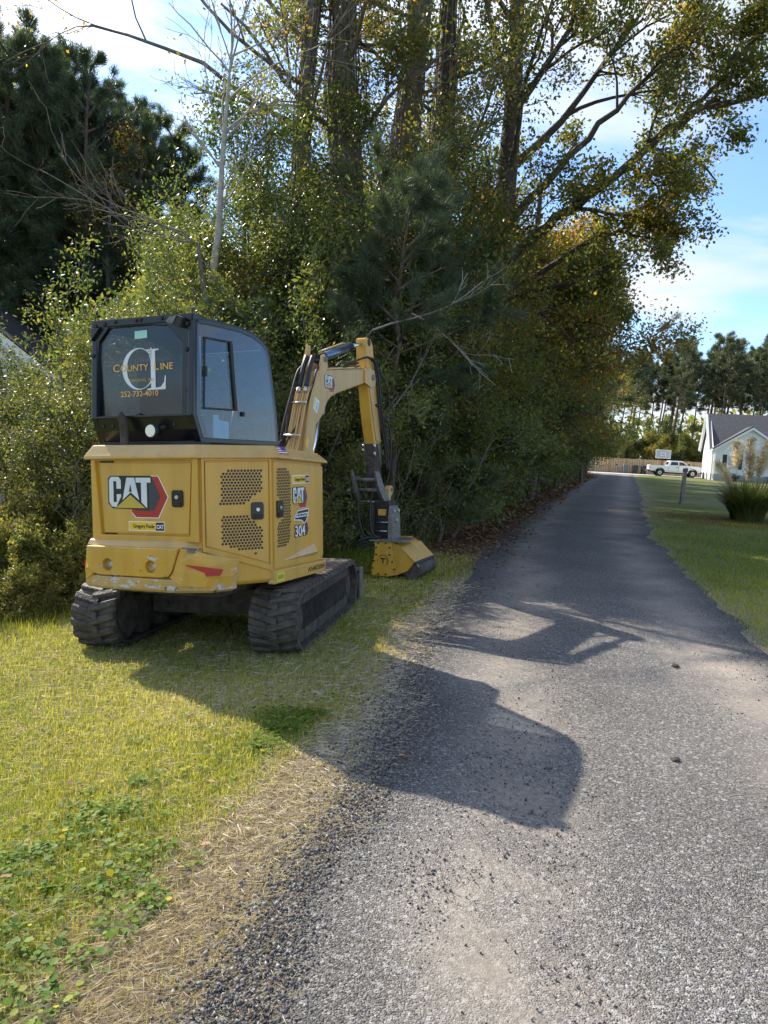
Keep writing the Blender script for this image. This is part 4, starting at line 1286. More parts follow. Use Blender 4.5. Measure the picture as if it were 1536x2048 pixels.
def build_boom():
    # profile in the boom's plane (y forward, z up); right face at x = .20
    P = [(1.093, 1.50), (1.277, 2.055), (1.40, 2.29), (1.455, 2.385), (1.533, 2.437), (2.734, 2.593), (2.96, 2.559), (2.912, 2.45), (2.687, 2.411), (2.226, 2.301), (1.95, 2.235), (1.80, 2.185), (1.699, 2.131), (1.64, 2.06), (1.609, 2.000), (1.419, 1.859), (1.30, 1.50)]
    B = PL((.20, 0, 0), (0, 1, 0))
    boom = prism('boom', P, B, -.185, 0, YDUST, MX, .012)
    # welded edge rail along the right top edge
    tube('boom_rail', [(.192, 1.10, 1.52), (.192, 1.275, 2.062), (.192, 1.40, 2.30), (.192, 1.455, 2.395), (.192, 1.54, 2.448), (.192, 2.70, 2.600)], .012, YDUST, boom, 6)
    br = [(1.47, 2.35), (1.50, 2.44), (1.575, 2.60), (1.63, 2.615), (1.685, 2.575), (1.70, 2.47)]
    for x in (.20, .075):
        prism('cylinder_bracket', br, PL((x, 0, 0), (0, 1, 0)), -.02, .004, YDUST, boom, .004)
    tube('bracket_pin', [(.04, 1.63, 2.565), (.22, 1.63, 2.565)], .03, STEEL, boom, 12)
    hook = [(1.40, 2.30), (1.45, 2.46), (1.55, 2.62), (1.585, 2.72), (1.64, 2.72), (1.63, 2.60), (1.56, 2.45), (1.52, 2.36)]
    prism('lamp_guard', hook, PL((.03, 0, 0), (0, 1, 0)), -.03, .0, YDUST, boom, .006)
    # fork at the tip carrying the stick
    for x, w in ((.222, .022), (.046, .022)):
        prism('boom_tip', [(2.70, 2.42), (2.70, 2.58), (2.80, 2.62), (3.00, 2.60), (3.07, 2.52), (3.02, 2.42), (2.90, 2.38)], PL((x, 0, 0), (0, 1, 0)), -w, 0, YDUST, boom, .004)
    tube('pivot_pin', [(.01, 2.94, 2.51), (.235, 2.94, 2.51)], .035, STEEL, boom, 12)
    emblem(boom, B, 1.620, 2.225, .265, .180, .0005)
    ws = prism('warning_sticker', [(1.385, 2.150), (1.491, 2.105), (1.425, 1.975), (1.335, 2.03)], B, -.001, .002, WHITE, boom)
    prism('sticker_band', [(1.392, 2.140), (1.418, 2.130), (1.362, 2.022), (1.342, 2.034)], B, 0, .003, YGREEN, boom)
    prism('sticker_print', [(1.43, 2.105), (1.47, 2.09), (1.42, 2.0), (1.385, 2.02)], B, 0, .003, PALEBLUE, boom)
    prism('foot_sticker', [(1.16, 1.66), (1.20, 1.73), (1.235, 1.69), (1.20, 1.60)], B, -.001, .002, YSTICK, boom)
    # steel lines and hoses along the boom's back
    def along(x, off, pts):
        return [(x, y - off * .93, z + off * .37) for y, z in pts]
    back = [(1.02, 1.55), (1.13, 1.72), (1.277, 2.06), (1.40, 2.30)]
    for k, x in enumerate((.025, .052, .082, .112, .140, .165)):
        off = .022 + .012 * (k % 2)
        tube('hydraulic_line', smooth_path(along(x, off, [(1.0, 1.52), (1.10, 1.64), (1.277, 2.06), (1.36, 2.235)][:4]), 4), .0115, YDUST, boom, 6)
    for x, off in ((.062, .05), (.135, .05)):
        tube('hose_coupling', along(x, off, [(1.335, 2.17), (1.365, 2.24)]), .022, BARE, boom, 8)
        tube('hose', smooth_path(along(x, off, [(1.36, 2.23), (1.42, 2.37), (1.46, 2.46), (1.53, 2.56)]), 4), .026, HOSE, boom, 8)
    for z, y in ((2.06, 1.262), (1.72, 1.115)):
        tube('line_clamp', [(.0, y - .045, z + .02), (.185, y - .045, z + .02)], .012, BARE, boom, 6)
    tube('hose', smooth_path([(-.02, 1.02, 1.52), (-.03, 1.10, 1.80), (.0, 1.25, 2.18), (.01, 1.36, 2.40), (.03, 1.42, 2.47)], 5), .013, HOSE, boom, 6)
    tube('hose', smooth_path([(-.06, .98, 1.52), (.04, 1.07, 1.68), (.14, 1.22, 1.96), (.185, 1.36, 2.25), (.185, 1.46, 2.43), (.17, 1.62, 2.50), (.12, 1.9, 2.53)], 6), .011, HOSE, boom, 6)
    tube('hose', smooth_path([(-.04, .96, 1.50), (-.02, 1.02, 1.66), (.0, 1.10, 1.74), (-.01, 1.2, 2.0), (.0, 1.3, 2.25)], 5), .010, HOSE, boom, 6)
    for k, x in enumerate((.05, .09, .13)):
        tube('hydraulic_line', smooth_path([(x, 1.68, 2.485), (x, 2.1, 2.54), (x + .02, 2.45, 2.585), (x + .02, 2.70, 2.625)], 4), .010, YDUST if k < 2 else HOSE, boom, 6)
    tube('hose', smooth_path([(.14, 2.05, 2.54), (.12, 2.2, 2.60), (.10, 2.38, 2.62), (.13, 2.55, 2.66), (.18, 2.72, 2.72), (.22, 2.80, 2.74)], 5), .014, HOSE, boom, 6)
    tube('hose', smooth_path([(.10, 2.2, 2.56), (.08, 2.35, 2.64), (.07, 2.55, 2.63), (.14, 2.68, 2.66)], 5), .014, HOSE, boom, 6)
    # boom cylinder under the boom
    bc = tube('boom_cylinder', [(.125, 1.40, 1.45), (.125, 1.60, 1.98)], .045, BLACK, MX, 14)
    tube('cylinder_rod', [(.165, 1.345, 1.45), (.165, 1.53, 1.93)], .02, CHROME, bc, 10)
    tube('cylinder_eye', [(.08, 1.635, 2.02), (.175, 1.635, 2.02)], .045, STEEL, bc, 12)
    # stick cylinder on top
    sc_ = tube('stick_cylinder', [(.13, 1.66, 2.585), (.13, 2.45, 2.815)], .047, CYLGREY, MX, 16)
    tube('cylinder_rod', [(.13, 2.44, 2.812), (.13, 2.86, 2.925)], .026, CHROME, sc_, 12)
    tube('feed_line', [(.085, 1.72, 2.66), (.085, 2.35, 2.846), (.10, 2.42, 2.85)], .011, YDUST, sc_, 6)
    tube('cylinder_cap', [(.13, 1.60, 2.565), (.13, 1.74, 2.607)], .053, BLACKM, sc_, 12)
    tube('gland', [(.13, 2.40, 2.80), (.13, 2.47, 2.820)], .053, BLACKM, sc_, 14)
    tube('rod_eye', [(.06, 2.87, 2.928), (.205, 2.87, 2.928)], .045, BLACKM, sc_, 12)
    # ---- stick
    S = [(2.775, 2.962), (2.80, 2.62), (2.835, 2.4), (2.925, 2.0), (3.03, 1.70), (3.25, 1.69), (3.135, 2.2), (3.055, 2.6), (3.022, 2.80), (2.995, 2.91), (2.93, 2.975), (2.83, 2.98)]
    st = prism('stick', S, PL((.20, 0, 0), (0, 1, 0)), -.135, 0, YELLOW, MX, .010)
    prism('stick_side_plate', [(2.86, 2.40), (2.99, 2.0), (3.08, 1.74), (3.235, 1.72), (3.13, 2.2), (3.06, 2.56), (2.93, 2.60)], PL((.20, 0, 0), (0, 1, 0)), 0, .010, YDUST, st, .004)
    for k, (dx, dy) in enumerate(((.015, 0), (.03, .03), (.012, .055))):
        tube('hose', smooth_path([(.15 + dx, 2.80, 2.74), (.205 + dx, 2.95, 2.72), (.215 + dx, 3.04 + dy, 2.52), (.22 + dx, 3.11 + dy, 2.2), (.225 + dx, 3.19 + dy, 1.9), (.235 + dx, 3.27 + dy, 1.66), (.24 + dx, 3.32 + dy, 1.35)], 6), .014, HOSE, st, 7)
    tube('hose', smooth_path([(.22, 3.10, 2.62), (.27, 3.28, 2.45), (.28, 3.36, 2.15), (.27, 3.30, 1.85), (.25, 3.28, 1.65)], 6), .010, HOSE, st, 6)
    tube('hose', smooth_path([(.24, 3.18, 2.05), (.28, 3.33, 1.95), (.29, 3.38, 1.65), (.27, 3.36, 1.35), (.25, 3.32, 1.2)], 6), .012, HOSE, st, 6)
    tube('hose_clamp', [(.19, 3.03, 2.18), (.25, 3.14, 2.18)], .018, BLACKM, st, 8)
    # dark worn lower end of the stick and the linkage
    nose = prism('stick_nose', [(3.035, 1.72), (3.24, 1.70), (3.28, 1.45), (3.30, 1.10), (3.20, .98), (3.10, 1.10), (3.06, 1.42)], PL((.19, 0, 0), (0, 1, 0)), -.125, 0, MUD, MX, .01)
    for x, z in ((.055, 1.68), (.20, 1.68), (.055, 1.62), (.20, 1.58)):
        tube('nose_bolt', [(x - .012, 3.03, z), (x + .012, 3.03, z)], .022, BARE, nose, 8)
    prism('nose_patch', [(3.12, 1.72), (3.25, 1.70), (3.27, 1.45), (3.24, 1.42), (3.2, 1.55)], PL((.195, 0, 0), (0, 1, 0)), -.01, .006, STEEL, nose, .002)
    # bucket link: two side arms joined by cross pins
    arm = [(2.825, 1.352), (2.90, 1.365), (2.97, 1.33), (3.05, 1.23), (3.18, 1.11), (3.31, .985), (3.42, .86), (3.39, .80), (3.30, .795), (3.20, .90), (3.06, 1.02), (2.93, 1.13), (2.86, 1.25)]
    lk = prism('link_arm', arm, PL((.30, 0, 0), (0, 1, 0)), -.028, 0, STEEL, MX, .006)
    prism('link_arm', [(2.78, 1.36), (2.83, 1.37), (2.95, 1.20), (3.06, 1.02), (3.02, .98), (2.90, 1.10)], PL((.0, 0, 0), (0, 1, 0)), -.028, 0, STEEL, lk, .006)
    for y, z, r_ in ((2.98, 1.250, .026), (3.05, 1.118, .026), (3.12, .970, .014)):
        tube('cross_pin', [(-.03, y, z), (.29, y, z)], r_, BARE if z < 1 else STEEL, lk, 10)
    by = prism('bucket_link_eye', [(3.30, .95), (3.36, 1.13), (3.42, 1.17), (3.49, 1.16), (3.52, 1.10), (3.47, 1.05), (3.43, 1.03), (3.41, .90)], PL((.27, 0, 0), (0, 1, 0)), -.07, 0, YDUST, lk, .008)
    tube('eye_pin', [(.19, 3.455, 1.115), (.285, 3.455, 1.115)], .026, STEEL, lk, 10)
    # quick coupler
    cp = box('coupler', .17, .36, 3.10, 3.36, .52, .98, BLACKM, MX, .01)
    prism('coupler_cheek', [(3.02, .50), (3.30, .50), (3.30, .72), (3.27, .86), (3.20, .93), (3.08, .93), (3.03, .80)], PL((.445, 0, 0), (0, 1, 0)), -.07, 0, STEEL, cp, .008)
    prism('coupler_cheek', [(3.02, .50), (3.30, .50), (3.30, .72), (3.27, .86), (3.20, .93), (3.08, .93), (3.03, .80)], PL((.17, 0, 0), (0, 1, 0)), -.03, 0, MUD, cp, .008)
    tube('coupler_pin', [(.20, 3.08, .715), (.40, 3.08, .715)], .010, BARE, cp, 8)
    tube('coupler_pin', [(.18, 3.08, .603), (.38, 3.08, .603)], .012, BARE, cp, 8)
    box('coupler_tag', .22, .33, 3.085, 3.11, .80, .88, YMULCH, cp, .005)
    for x, y, z in ((.44, 3.08, .86), (.44, 3.22, .86), (.44, 3.15, .74)):
        tube('cheek_bolt', [(x, y, z), (x + .022, y, z)], .024, BARE, cp, 8)
    # hoses sagging to the mulcher
    tube('hose', smooth_path([(.0, 3.02, 1.10), (-.01, 3.0, .90), (.02, 2.98, .70), (.10, 2.95, .55), (.22, 3.0, .52)], 6), .014, HOSE, cp, 6)
    tube('hose', smooth_path([(.19, 3.0, 1.10), (.155, 3.0, .95), (.165, 2.98, .72), (.21, 2.96, .57), (.30, 3.0, .53)], 6), .014, HOSE, cp, 6)
    tube('hose', smooth_path([(-.03, 2.93, .42), (.05, 2.9, .49), (.16, 2.93, .53), (.26, 2.98, .53)], 6), .016, HOSE, cp, 6)
    tube('hose', smooth_path([(.23, 2.96, .44), (.10, 2.92, .435), (.0, 2.91, .42), (.06, 2.92, .46), (.2, 2.97, .50)], 6), .014, HOSE, cp, 6)


build_boom()


def build_mulcher():
    T = PL((0, 2.90, 0), (1, 0, 0))
    end = [(.25, .490), (.477, .500), (.488, .355), (.552, .085), (.42, .060), (.215, .070), (.205, .15), (.255, .346)]
    mh = prism('mulcher_head', [(.25, .49), (.477, .50), (.585, .432), (.765, .25), (.665, .13), (.552, .085), (.215, .07), (.205, .15), (.255, .346)], T, -.75, -.012, YMULCH, MX, .01)
    pt = prism('end_plate', end, T, -.02, .012, YMULCH, mh, .004)
    top = PL((0, 0, .502), (1, 0, 0), (0, 1, 0))
    prism('top_plate', [(.19, 2.86), (.62, 2.86), (.66, 2.95), (.66, 3.3), (.19, 3.3)], top, -.008, .012, STEEL, mh, .003)
    for k, (u, v) in enumerate(((.30, .475), (.40, .475), (.275, .42), (.45, .42), (.275, .33), (.45, .33), (.245, .25), (.485, .245), (.225, .16), (.515, .155), (.30, .09), (.40, .09), (.52, .49), (.55, .475))):
        prism('plate_bolt', ngon(u, v, .012, 6), T, 0, .022, BLACKM, mh, .002)
    # round maker's mark: broken ring and a T
    c = (.362, .255)
    def arc(a0, a1, r0, r1):
        n = 16
        A = [(c[0] + r1 * math.cos(R(a0 + (a1 - a0) * k / n)), c[1] + r1 * math.sin(R(a0 + (a1 - a0) * k / n))) for k in range(n + 1)]
        B = [(c[0] + r0 * math.cos(R(a0 + (a1 - a0) * k / n)), c[1] + r0 * math.sin(R(a0 + (a1 - a0) * k / n))) for k in range(n + 1)]
        bm = bmesh.new()
        a = [bm.verts.new(T.at(x, y, .0135)) for x, y in A]; b = [bm.verts.new(T.at(x, y, .0135)) for x, y in B]
        for i in range(n): bm.faces.new((a[i], a[i + 1], b[i + 1], b[i]))
        return link('round_mark', bm_mesh('round_mark', bm), INK, mh)
    arc(-55, 140, .066, .074); arc(160, 190, .066, .074)
    arc(-40, 40, .052, .057)
    prism('letter_mark', [(c[0] - .035, c[1] + .034), (c[0] + .035, c[1] + .034), (c[0] + .035, c[1] + .018), (c[0] + .008, c[1] + .018), (c[0] + .008, c[1] - .034), (c[0] - .008, c[1] - .034), (c[0] - .008, c[1] + .018), (c[0] - .035, c[1] + .018)], T, .012, .0138, INK, mh)
    # hood edge, dark rubber apron and roller
    H = PL((.585, 0, .432), (0, 1, 0), Vector((.18, 0, -.182)))
    hl = math.hypot(.18, .182)
    prism('hood_panel', [(2.90, .0), (3.66, .0), (3.66, hl), (2.90, hl)], H, -.012, .006, YMULCH, mh, .003)
    prism('apron', [(2.93, hl * .62), (3.68, hl * .62), (3.68, hl * 1.12), (2.93, hl * 1.12)], H, .0, .014, BLACKM, mh, .003)
    prism('shiny_patch', [(2.96, hl * .92), (3.08, hl * .92), (3.08, hl * 1.06), (2.96, hl * 1.06)], H, .010, .017, BARE, mh)
    tube('front_roller', [(.71, 2.95, .135), (.71, 3.66, .135)], .105, RUBBER, mh, 18)
    prism('roller_plate', [(.60, .16), (.76, .245), (.80, .20), (.80, .10), (.70, .06), (.60, .08)], PL((0, 2.965, 0), (1, 0, 0)), -.02, 0, YMULCH, mh, .003)


build_mulcher()


def build_tracks():
    UC = empty('undercarriage', parent=MX)
    UC.rotation_euler = (0, 0, R(11))
    r_, yc0, yc1, zc = .235, -.77, .88, .255

    def at_s(s, off):
        """Point on the track loop; s in metres along the loop, off outward."""
        Ls = yc1 - yc0
        A = math.pi * r_
        per = 2 * Ls + 2 * A
        s %= per
        if s < Ls: return (yc0 + s, zc + r_ + off), (0, 1)
        s -= Ls
        if s < A:
            t = s / r_
            return (yc1 + (r_ + off) * math.sin(t), zc + (r_ + off) * math.cos(t)), (math.sin(t), math.cos(t))
        s -= A
        if s < Ls: return (yc1 - s, zc - r_ - off), (0, -1)
        s -= Ls
        t = s / r_
        return (yc0 - (r_ + off) * math.sin(t), zc - (r_ + off) * math.cos(t)), (-math.sin(t), -math.cos(t))
    per = 2 * (yc1 - yc0) + 2 * math.pi * r_
    nl = 46
    lug_mesh = {}
    for sx, xi, xo in ((1, .575, .945), (-1, -.50, -.87)):
        x0, x1 = sorted((xi, xo))
        tr = empty('track', parent=UC)
        # belt
        bm = bmesh.new()
        K = 72
        rows = []
        for k in range(K):
            row = []
            sag = 0
            for x, off in ((x0, -.030), (x0, 0), (x1, 0), (x1, -.030)):
                (y, z), _n = at_s(per * k / K, off)
                row.append(bm.verts.new((x, y, z)))
            rows.append(row)
        for k in range(K):
            a, b = rows[k], rows[(k + 1) % K]
            for i in range(4): bm.faces.new((a[i], a[(i + 1) % 4], b[(i + 1) % 4], b[i]))
        link('track_belt', bm_mesh('track_belt', bm), RUBBER, tr)
        # lugs: staggered half-width chevron blocks
        w = (x1 - x0)
        for half in (0, 1):
            me = lug_mesh.get(half)
            if me is None:
                b2 = bmesh.new()
                u0, u1 = ((-w / 2, .035) if half == 0 else (-.035, w / 2))
                sk = .030
                vs = []
                for zz, tw in ((-.004, .034), (.026, .025)):
                    for u, dy in ((u0, sk if half == 0 else -sk), (u1, -sk if half == 0 else sk)):
                        uu = u * (1.0 if zz < 0 else .965)
                        vs.append([b2.verts.new((uu, dy - tw, zz)), b2.verts.new((uu, dy + tw, zz))])
                (a0, a1), (c0, c1), (e0, e1), (g0, g1) = vs
                b2.faces.new((e0, g0, g1, e1)); b2.faces.new((a0, a1, c1, c0))
                b2.faces.new((a0, c0, g0, e0)); b2.faces.new((a1, e1, g1, c1)); b2.faces.new((a0, e0, e1, a1)); b2.faces.new((c0, c1, g1, g0))
                bmesh.ops.recalc_face_normals(b2, faces=b2.faces)
                bevel(b2, .006, 1)
                me = lug_mesh[half] = bm_mesh('track_lug', b2)
                me.materials.append(RUBBER)
            for k in range(nl):
                (y, z), (ny, nz) = at_s(per * (k + .5 * half) / nl, 0)
                o = bpy.data.objects.new('track_lug', me)
                COL.objects.link(o)
                o.parent = tr
                o.location = ((x0 + x1) / 2, y, z)
                # local z -> outward normal (about the x axis)
                o.rotation_euler = (math.atan2(-ny, nz), 0, 0)
        # frame, wheels and the mud packed between them
        xa, xb = (xi + .03 * sx, xo - .055 * sx)
        fx0, fx1 = sorted((xa, xb))
        box('track_frame', fx0, fx1, yc0 + .05, yc1 - .05, zc - .13, zc + .13, MUD, tr, .03)
        for y, rr, nm in ((yc0, .195, 'drive_sprocket'), (yc1, .19, 'idler_wheel')):
            tube(nm, [(fx0 + .01, y, zc), (fx1 - .01, y, zc)], rr, MUD, tr, 24)
            tube('wheel_hub', [(fx1 - .02 if sx > 0 else fx0 + .02, y, zc), (fx1 + .012 if sx > 0 else fx0 - .012, y, zc)], .09, MUD, tr, 16)
            tube('wheel_hub', [(fx0 + .02 if sx > 0 else fx1 - .02, y, zc), (fx0 - .015 if sx > 0 else fx1 + .015, y, zc)], .15, MUD, tr, 20)
        for k in range(4):
            y = yc0 + .30 + k * (yc1 - yc0 - .6) / 3
            tube('track_roller', [(fx0 + .02, y, .10), (fx1 - .005, y, .10)], .075, MUD, tr, 14)
        prism('mud_guard', [(yc0 + .03, zc - .20), (yc1 - .05, zc - .20), (yc1 + .02, zc + .02), (yc1 - .08, zc + .17), (yc0 + .08, zc + .17), (yc0 - .03, zc)], PL((max(fx0, fx1) if sx > 0 else min(fx0, fx1), 0, 0), (0, 1, 0)), -.03, .0, MUD, tr, .02)
    box('centre_frame', -.50, .58, -.42, .50, .20, .42, MUD, UC, .03)
    box('belly_plate', -.36, .62, -1.05, .30, .475, .56, MUD, MX, .02)
    tube('slew_ring', [(.06, 0, .40), (.06, 0, .57)], .40, MUD, MX, 28)
    # dozer blade on its arms, ahead of the tracks
    bl = empty('dozer_blade', parent=UC)
    bm = bmesh.new()
    prof = [(1.36, .05), (1.325, .14), (1.32, .25), (1.35, .36), (1.375, .365), (1.345, .25), (1.35, .14), (1.385, .05)]
    for a, b in ((-.86, .93),):
        add_prism(bm, [(y, z) for y, z in prof], PL((b, 0, 0), (0, 1, 0)), -(b - a), 0)
    bmesh.ops.recalc_face_normals(bm, faces=bm.faces); bevel(bm, .004)
    link('blade_plate', bm_mesh('blade_plate', bm), STEEL, bl)
    prism('blade_end', [(1.28, .03), (1.42, .03), (1.42, .37), (1.30, .37)], PL((.935, 0, 0), (0, 1, 0)), -.02, .004, STEEL, bl, .004)
    box('blade_top', -.86, .92, 1.15, 1.36, .345, .372, MUD, bl, .006)
    for x in (-.30, .40):
        tube('blade_arm', [(x, .5, .26), (x, 1.35, .20)], .05, MUD, bl, 8)


build_tracks()
# ------------------------------------------------------------------ trees and shrubs
BARK_P = simple('pine_bark', (0.060, 0.042, 0.032), 0.9, col2=(0.16, 0.115, 0.085), scale=7, bump=0.8, bscale=18)
BARK_G = simple('grey_bark', (0.095, 0.080, 0.066), 0.9, col2=(0.23, 0.20, 0.165), scale=6, bump=0.9, bscale=16)
BARK_W = simple('pale_bark', (0.24, 0.22, 0.19), 0.85, col2=(0.42, 0.39, 0.34), scale=9, bump=0.4, bscale=30)
BARK_D = simple('dark_bark', (0.035, 0.028, 0.022), 0.9, col2=(0.095, 0.075, 0.058), scale=8, bump=0.8, bscale=20)
VINEB = simple('vine_stem', (0.13, 0.105, 0.080), 0.9, col2=(0.25, 0.21, 0.165), scale=8, bump=0.5, bscale=30)

MYRTLE = leaf_mat('myrtle_leaf', [(0.0, (0.030, 0.052, 0.014)), (0.45, (0.072, 0.100, 0.024)), (0.8, (0.135, 0.150, 0.036)), (1.0, (0.24, 0.21, 0.06))], transl=0.40, tgain=2.1, rough=0.44, objvar=0.16, spec=0.5)
DEEP = leaf_mat('evergreen_leaf', [(0.0, (0.032, 0.056, 0.022)), (0.55, (0.075, 0.105, 0.034)), (0.9, (0.125, 0.140, 0.042)), (1.0, (0.20, 0.15, 0.04))], transl=0.40, tgain=2.1, rough=0.42, objvar=0.2, spec=0.5)
AUTUMN = leaf_mat('autumn_leaf', [(0.0, (0.052, 0.075, 0.018)), (0.40, (0.105, 0.118, 0.028)), (0.68, (0.185, 0.125, 0.030)), (0.88, (0.24, 0.105, 0.028)), (0.96, (0.27, 0.060, 0.025)), (1.0, (0.46, 0.34, 0.03))], transl=0.56, tgain=2.35, rough=0.45, objvar=0.12)
OAK = leaf_mat('oak_leaf', [(0.0, (0.036, 0.060, 0.017)), (0.5, (0.085, 0.105, 0.025)), (0.80, (0.135, 0.115, 0.030)), (0.94, (0.17, 0.085, 0.028)), (1.0, (0.34, 0.25, 0.03))], transl=0.54, tgain=2.35, rough=0.45, objvar=0.12)
IVY = leaf_mat('ivy_leaf', [(0.0, (0.030, 0.062, 0.014)), (0.6, (0.075, 0.120, 0.022)), (0.9, (0.17, 0.19, 0.025)), (0.97, (0.46, 0.40, 0.03)), (1.0, (0.32, 0.06, 0.02))], transl=0.42, tgain=2.0, rough=0.4)
NEEDLE = leaf_mat('pine_needle', [(0.0, (0.030, 0.056, 0.034)), (0.6, (0.075, 0.112, 0.058)), (1.0, (0.150, 0.175, 0.080))], transl=0.30, tgain=1.7, rough=0.5, objvar=0.12)
NEEDLE_FAR = leaf_mat('far_pine_needle', [(0.0, (0.034, 0.056, 0.028)), (0.6, (0.075, 0.100, 0.044)), (1.0, (0.150, 0.165, 0.070))], transl=0.25, tgain=1.7, rough=0.55, objvar=0.15)


class Skel:
    def __init__(s, seed):
        s.r = np.random.default_rng(seed)
        s.tubes = []          # (points, radii)
        s.sites = []          # leaf sites: (pos, dir)

    def limb(s, p, d, L, r0, r1, n=5, wob=0.18, up=0.0):
        p = np.array(p, float); d = np.array(d, float); d /= np.linalg.norm(d)
        pts, rad = [p.copy()], [r0]
        for i in range(n):
            d = d + s.r.normal(size=3) * wob + np.array([0, 0, up])
            d /= np.linalg.norm(d)
            p = p + d * L / n
            pts.append(p.copy()); rad.append(r0 + (r1 - r0) * (i + 1) / n)
        s.tubes.append((np.array(pts), np.array(rad)))
        return np.array(pts), np.array(rad), d

    def kid_dir(s, d, ang):
        a = np.cross(d, s.r.normal(size=3)); a /= np.linalg.norm(a) + 1e-9
        return d * math.cos(ang) + a * math.sin(ang)

    def grow(s, p, d, L, r0, depth, kids=(4, 6), ang=(.5, 1.0), ratio=.62, start=.3, wob=.16, up=.03, sites=3, jitter=.0):
        n = 6 if depth > 1 else 4
        pts, rad, de = s.limb(p, d, L, r0, max(r0 * .35, .004), n, wob, up)
        if depth <= 1:
            for k in range(sites):
                t = s.r.uniform(.25, 1.0) * n
                i = min(int(t), n - 1)
                s.sites.append((pts[i] + (pts[i + 1] - pts[i]) * (t - i), (pts[i + 1] - pts[i])))
        if depth > 0:
            for k in range(int(s.r.integers(kids[0], kids[1] + 1))):
                t = s.r.uniform(start, 1.0) * n
                i = min(int(t), n - 1)
                q = pts[i] + (pts[i + 1] - pts[i]) * (t - i)
                dd = pts[i + 1] - pts[i]; dd /= np.linalg.norm(dd)
                s.grow(q, s.kid_dir(dd, s.r.uniform(*ang)), L * ratio * s.r.uniform(.65, 1.15), max(rad[i] * .6, .004), depth - 1, kids, ang, ratio, .2, wob * 1.1, up, sites)

    def tube_mesh(s, name, mat, rmin=0.0):
        Vs, Fs, off = [], [], 0
        for pts, rad in s.tubes:
            if rad[0] < rmin: continue
            k = 10 if rad[0] > .12 else 6 if rad[0] > .04 else 4 if rad[0] > .012 else 3
            n = len(pts)
            t = np.gradient(pts, axis=0); t /= np.linalg.norm(t, axis=1)[:, None] + 1e-9
            a = np.array([0, 0, 1.]) if abs(t[0, 2]) < .9 else np.array([1., 0, 0])
            u = np.cross(t, a); u /= np.linalg.norm(u, axis=1)[:, None] + 1e-9
            w = np.cross(t, u)
            th = np.arange(k) * 2 * np.pi / k
            ring_ = pts[:, None, :] + rad[:, None, None] * (u[:, None, :] * np.cos(th)[None, :, None] + w[:, None, :] * np.sin(th)[None, :, None])
            Vs.append(ring_.reshape(-1, 3))
            i = np.arange(n - 1)[:, None] * k; j = np.arange(k)[None, :]
            f = np.stack([i + j, i + (j + 1) % k, i + k + (j + 1) % k, i + k + j], -1).reshape(-1, 4) + off
            Fs.append(f); off += n * k
        me = np_mesh(name, np.concatenate(Vs), np.concatenate(Fs), smooth=True)
        me.materials.append(mat)
        return me


def clump_tint(P, rng, base=.5, spread=.22, scale=1.4):
    c = vnoise(P[:, 0] * scale + P[:, 2] * .7 * scale, P[:, 1] * scale + P[:, 2] * scale, 77)
    return np.clip(base + (c - .5) * .5 + rng.normal(size=len(P)) * spread, 0, 1)


def leaves_mesh(name, sites, per, sigma, size, aspect, mat, rng, tint=None, base=.5, spread=.22, lift=.0, droop=0.0):
    """Leaves around the sites: quads with random orientation."""
    P = np.repeat(np.array([p for p, d in sites]), per, 0)
    D0 = np.repeat(np.array([d / (np.linalg.norm(d) + 1e-9) for p, d in sites]), per, 0)
    n = len(P)
    P = P + rng.normal(size=(n, 3)) * sigma
    D = D0 * .5 + rng.normal(size=(n, 3)) * .8 + np.array([0, 0, lift - droop])
    D /= np.linalg.norm(D, axis=1)[:, None]
    S = np.cross(D, rng.normal(size=(n, 3))); S /= np.linalg.norm(S, axis=1)[:, None] + 1e-9
    l = (size * (.6 + .8 * rng.random(n)))[:, None]
    w = l * aspect * .5
    V = np.stack([P, P + D * l * .5 + S * w, P + D * l, P + D * l * .5 - S * w], 1).reshape(-1, 3)
    t = clump_tint(P, rng, base, spread) if tint is None else tint(P, rng)
    me = np_mesh(name, V, np.arange(4 * n).reshape(-1, 4), tint=t)
    me.materials.append(mat)
    return me


def needles_mesh(name, sites, per, length, width, mat, rng, cone=.9, base=.5, jit=.05):
    P = np.repeat(np.array([p for p, d in sites]), per, 0)
    D0 = np.repeat(np.array([d / (np.linalg.norm(d) + 1e-9) for p, d in sites]), per, 0)
    n = len(P)
    P = P + rng.normal(size=(n, 3)) * jit
    D = D0 + rng.normal(size=(n, 3)) * cone * .6
    D /= np.linalg.norm(D, axis=1)[:, None]
    S = np.cross(D, rng.normal(size=(n, 3))); S /= np.linalg.norm(S, axis=1)[:, None] + 1e-9
    l = (length * (.6 + .6 * rng.random(n)))[:, None]
    V = np.stack([P - S * width / 2, P + S * width / 2, P + D * l], 1).reshape(-1, 3)
    t = clump_tint(P, rng, base, .2, .8)
    me = np_mesh(name, V, np.arange(3 * n).reshape(-1, 3), tint=t)
    me.materials.append(mat)
    return me


def plant(name, label, cat, loc, parts, rotz=0.0, scale=1.0, group=None):
    t = empty(name, label, cat, loc, rotz, group)
    t.scale = (scale, scale, scale) if np.isscalar(scale) else scale
    for n, me in parts:
        link(n, me, None, t)
    return t


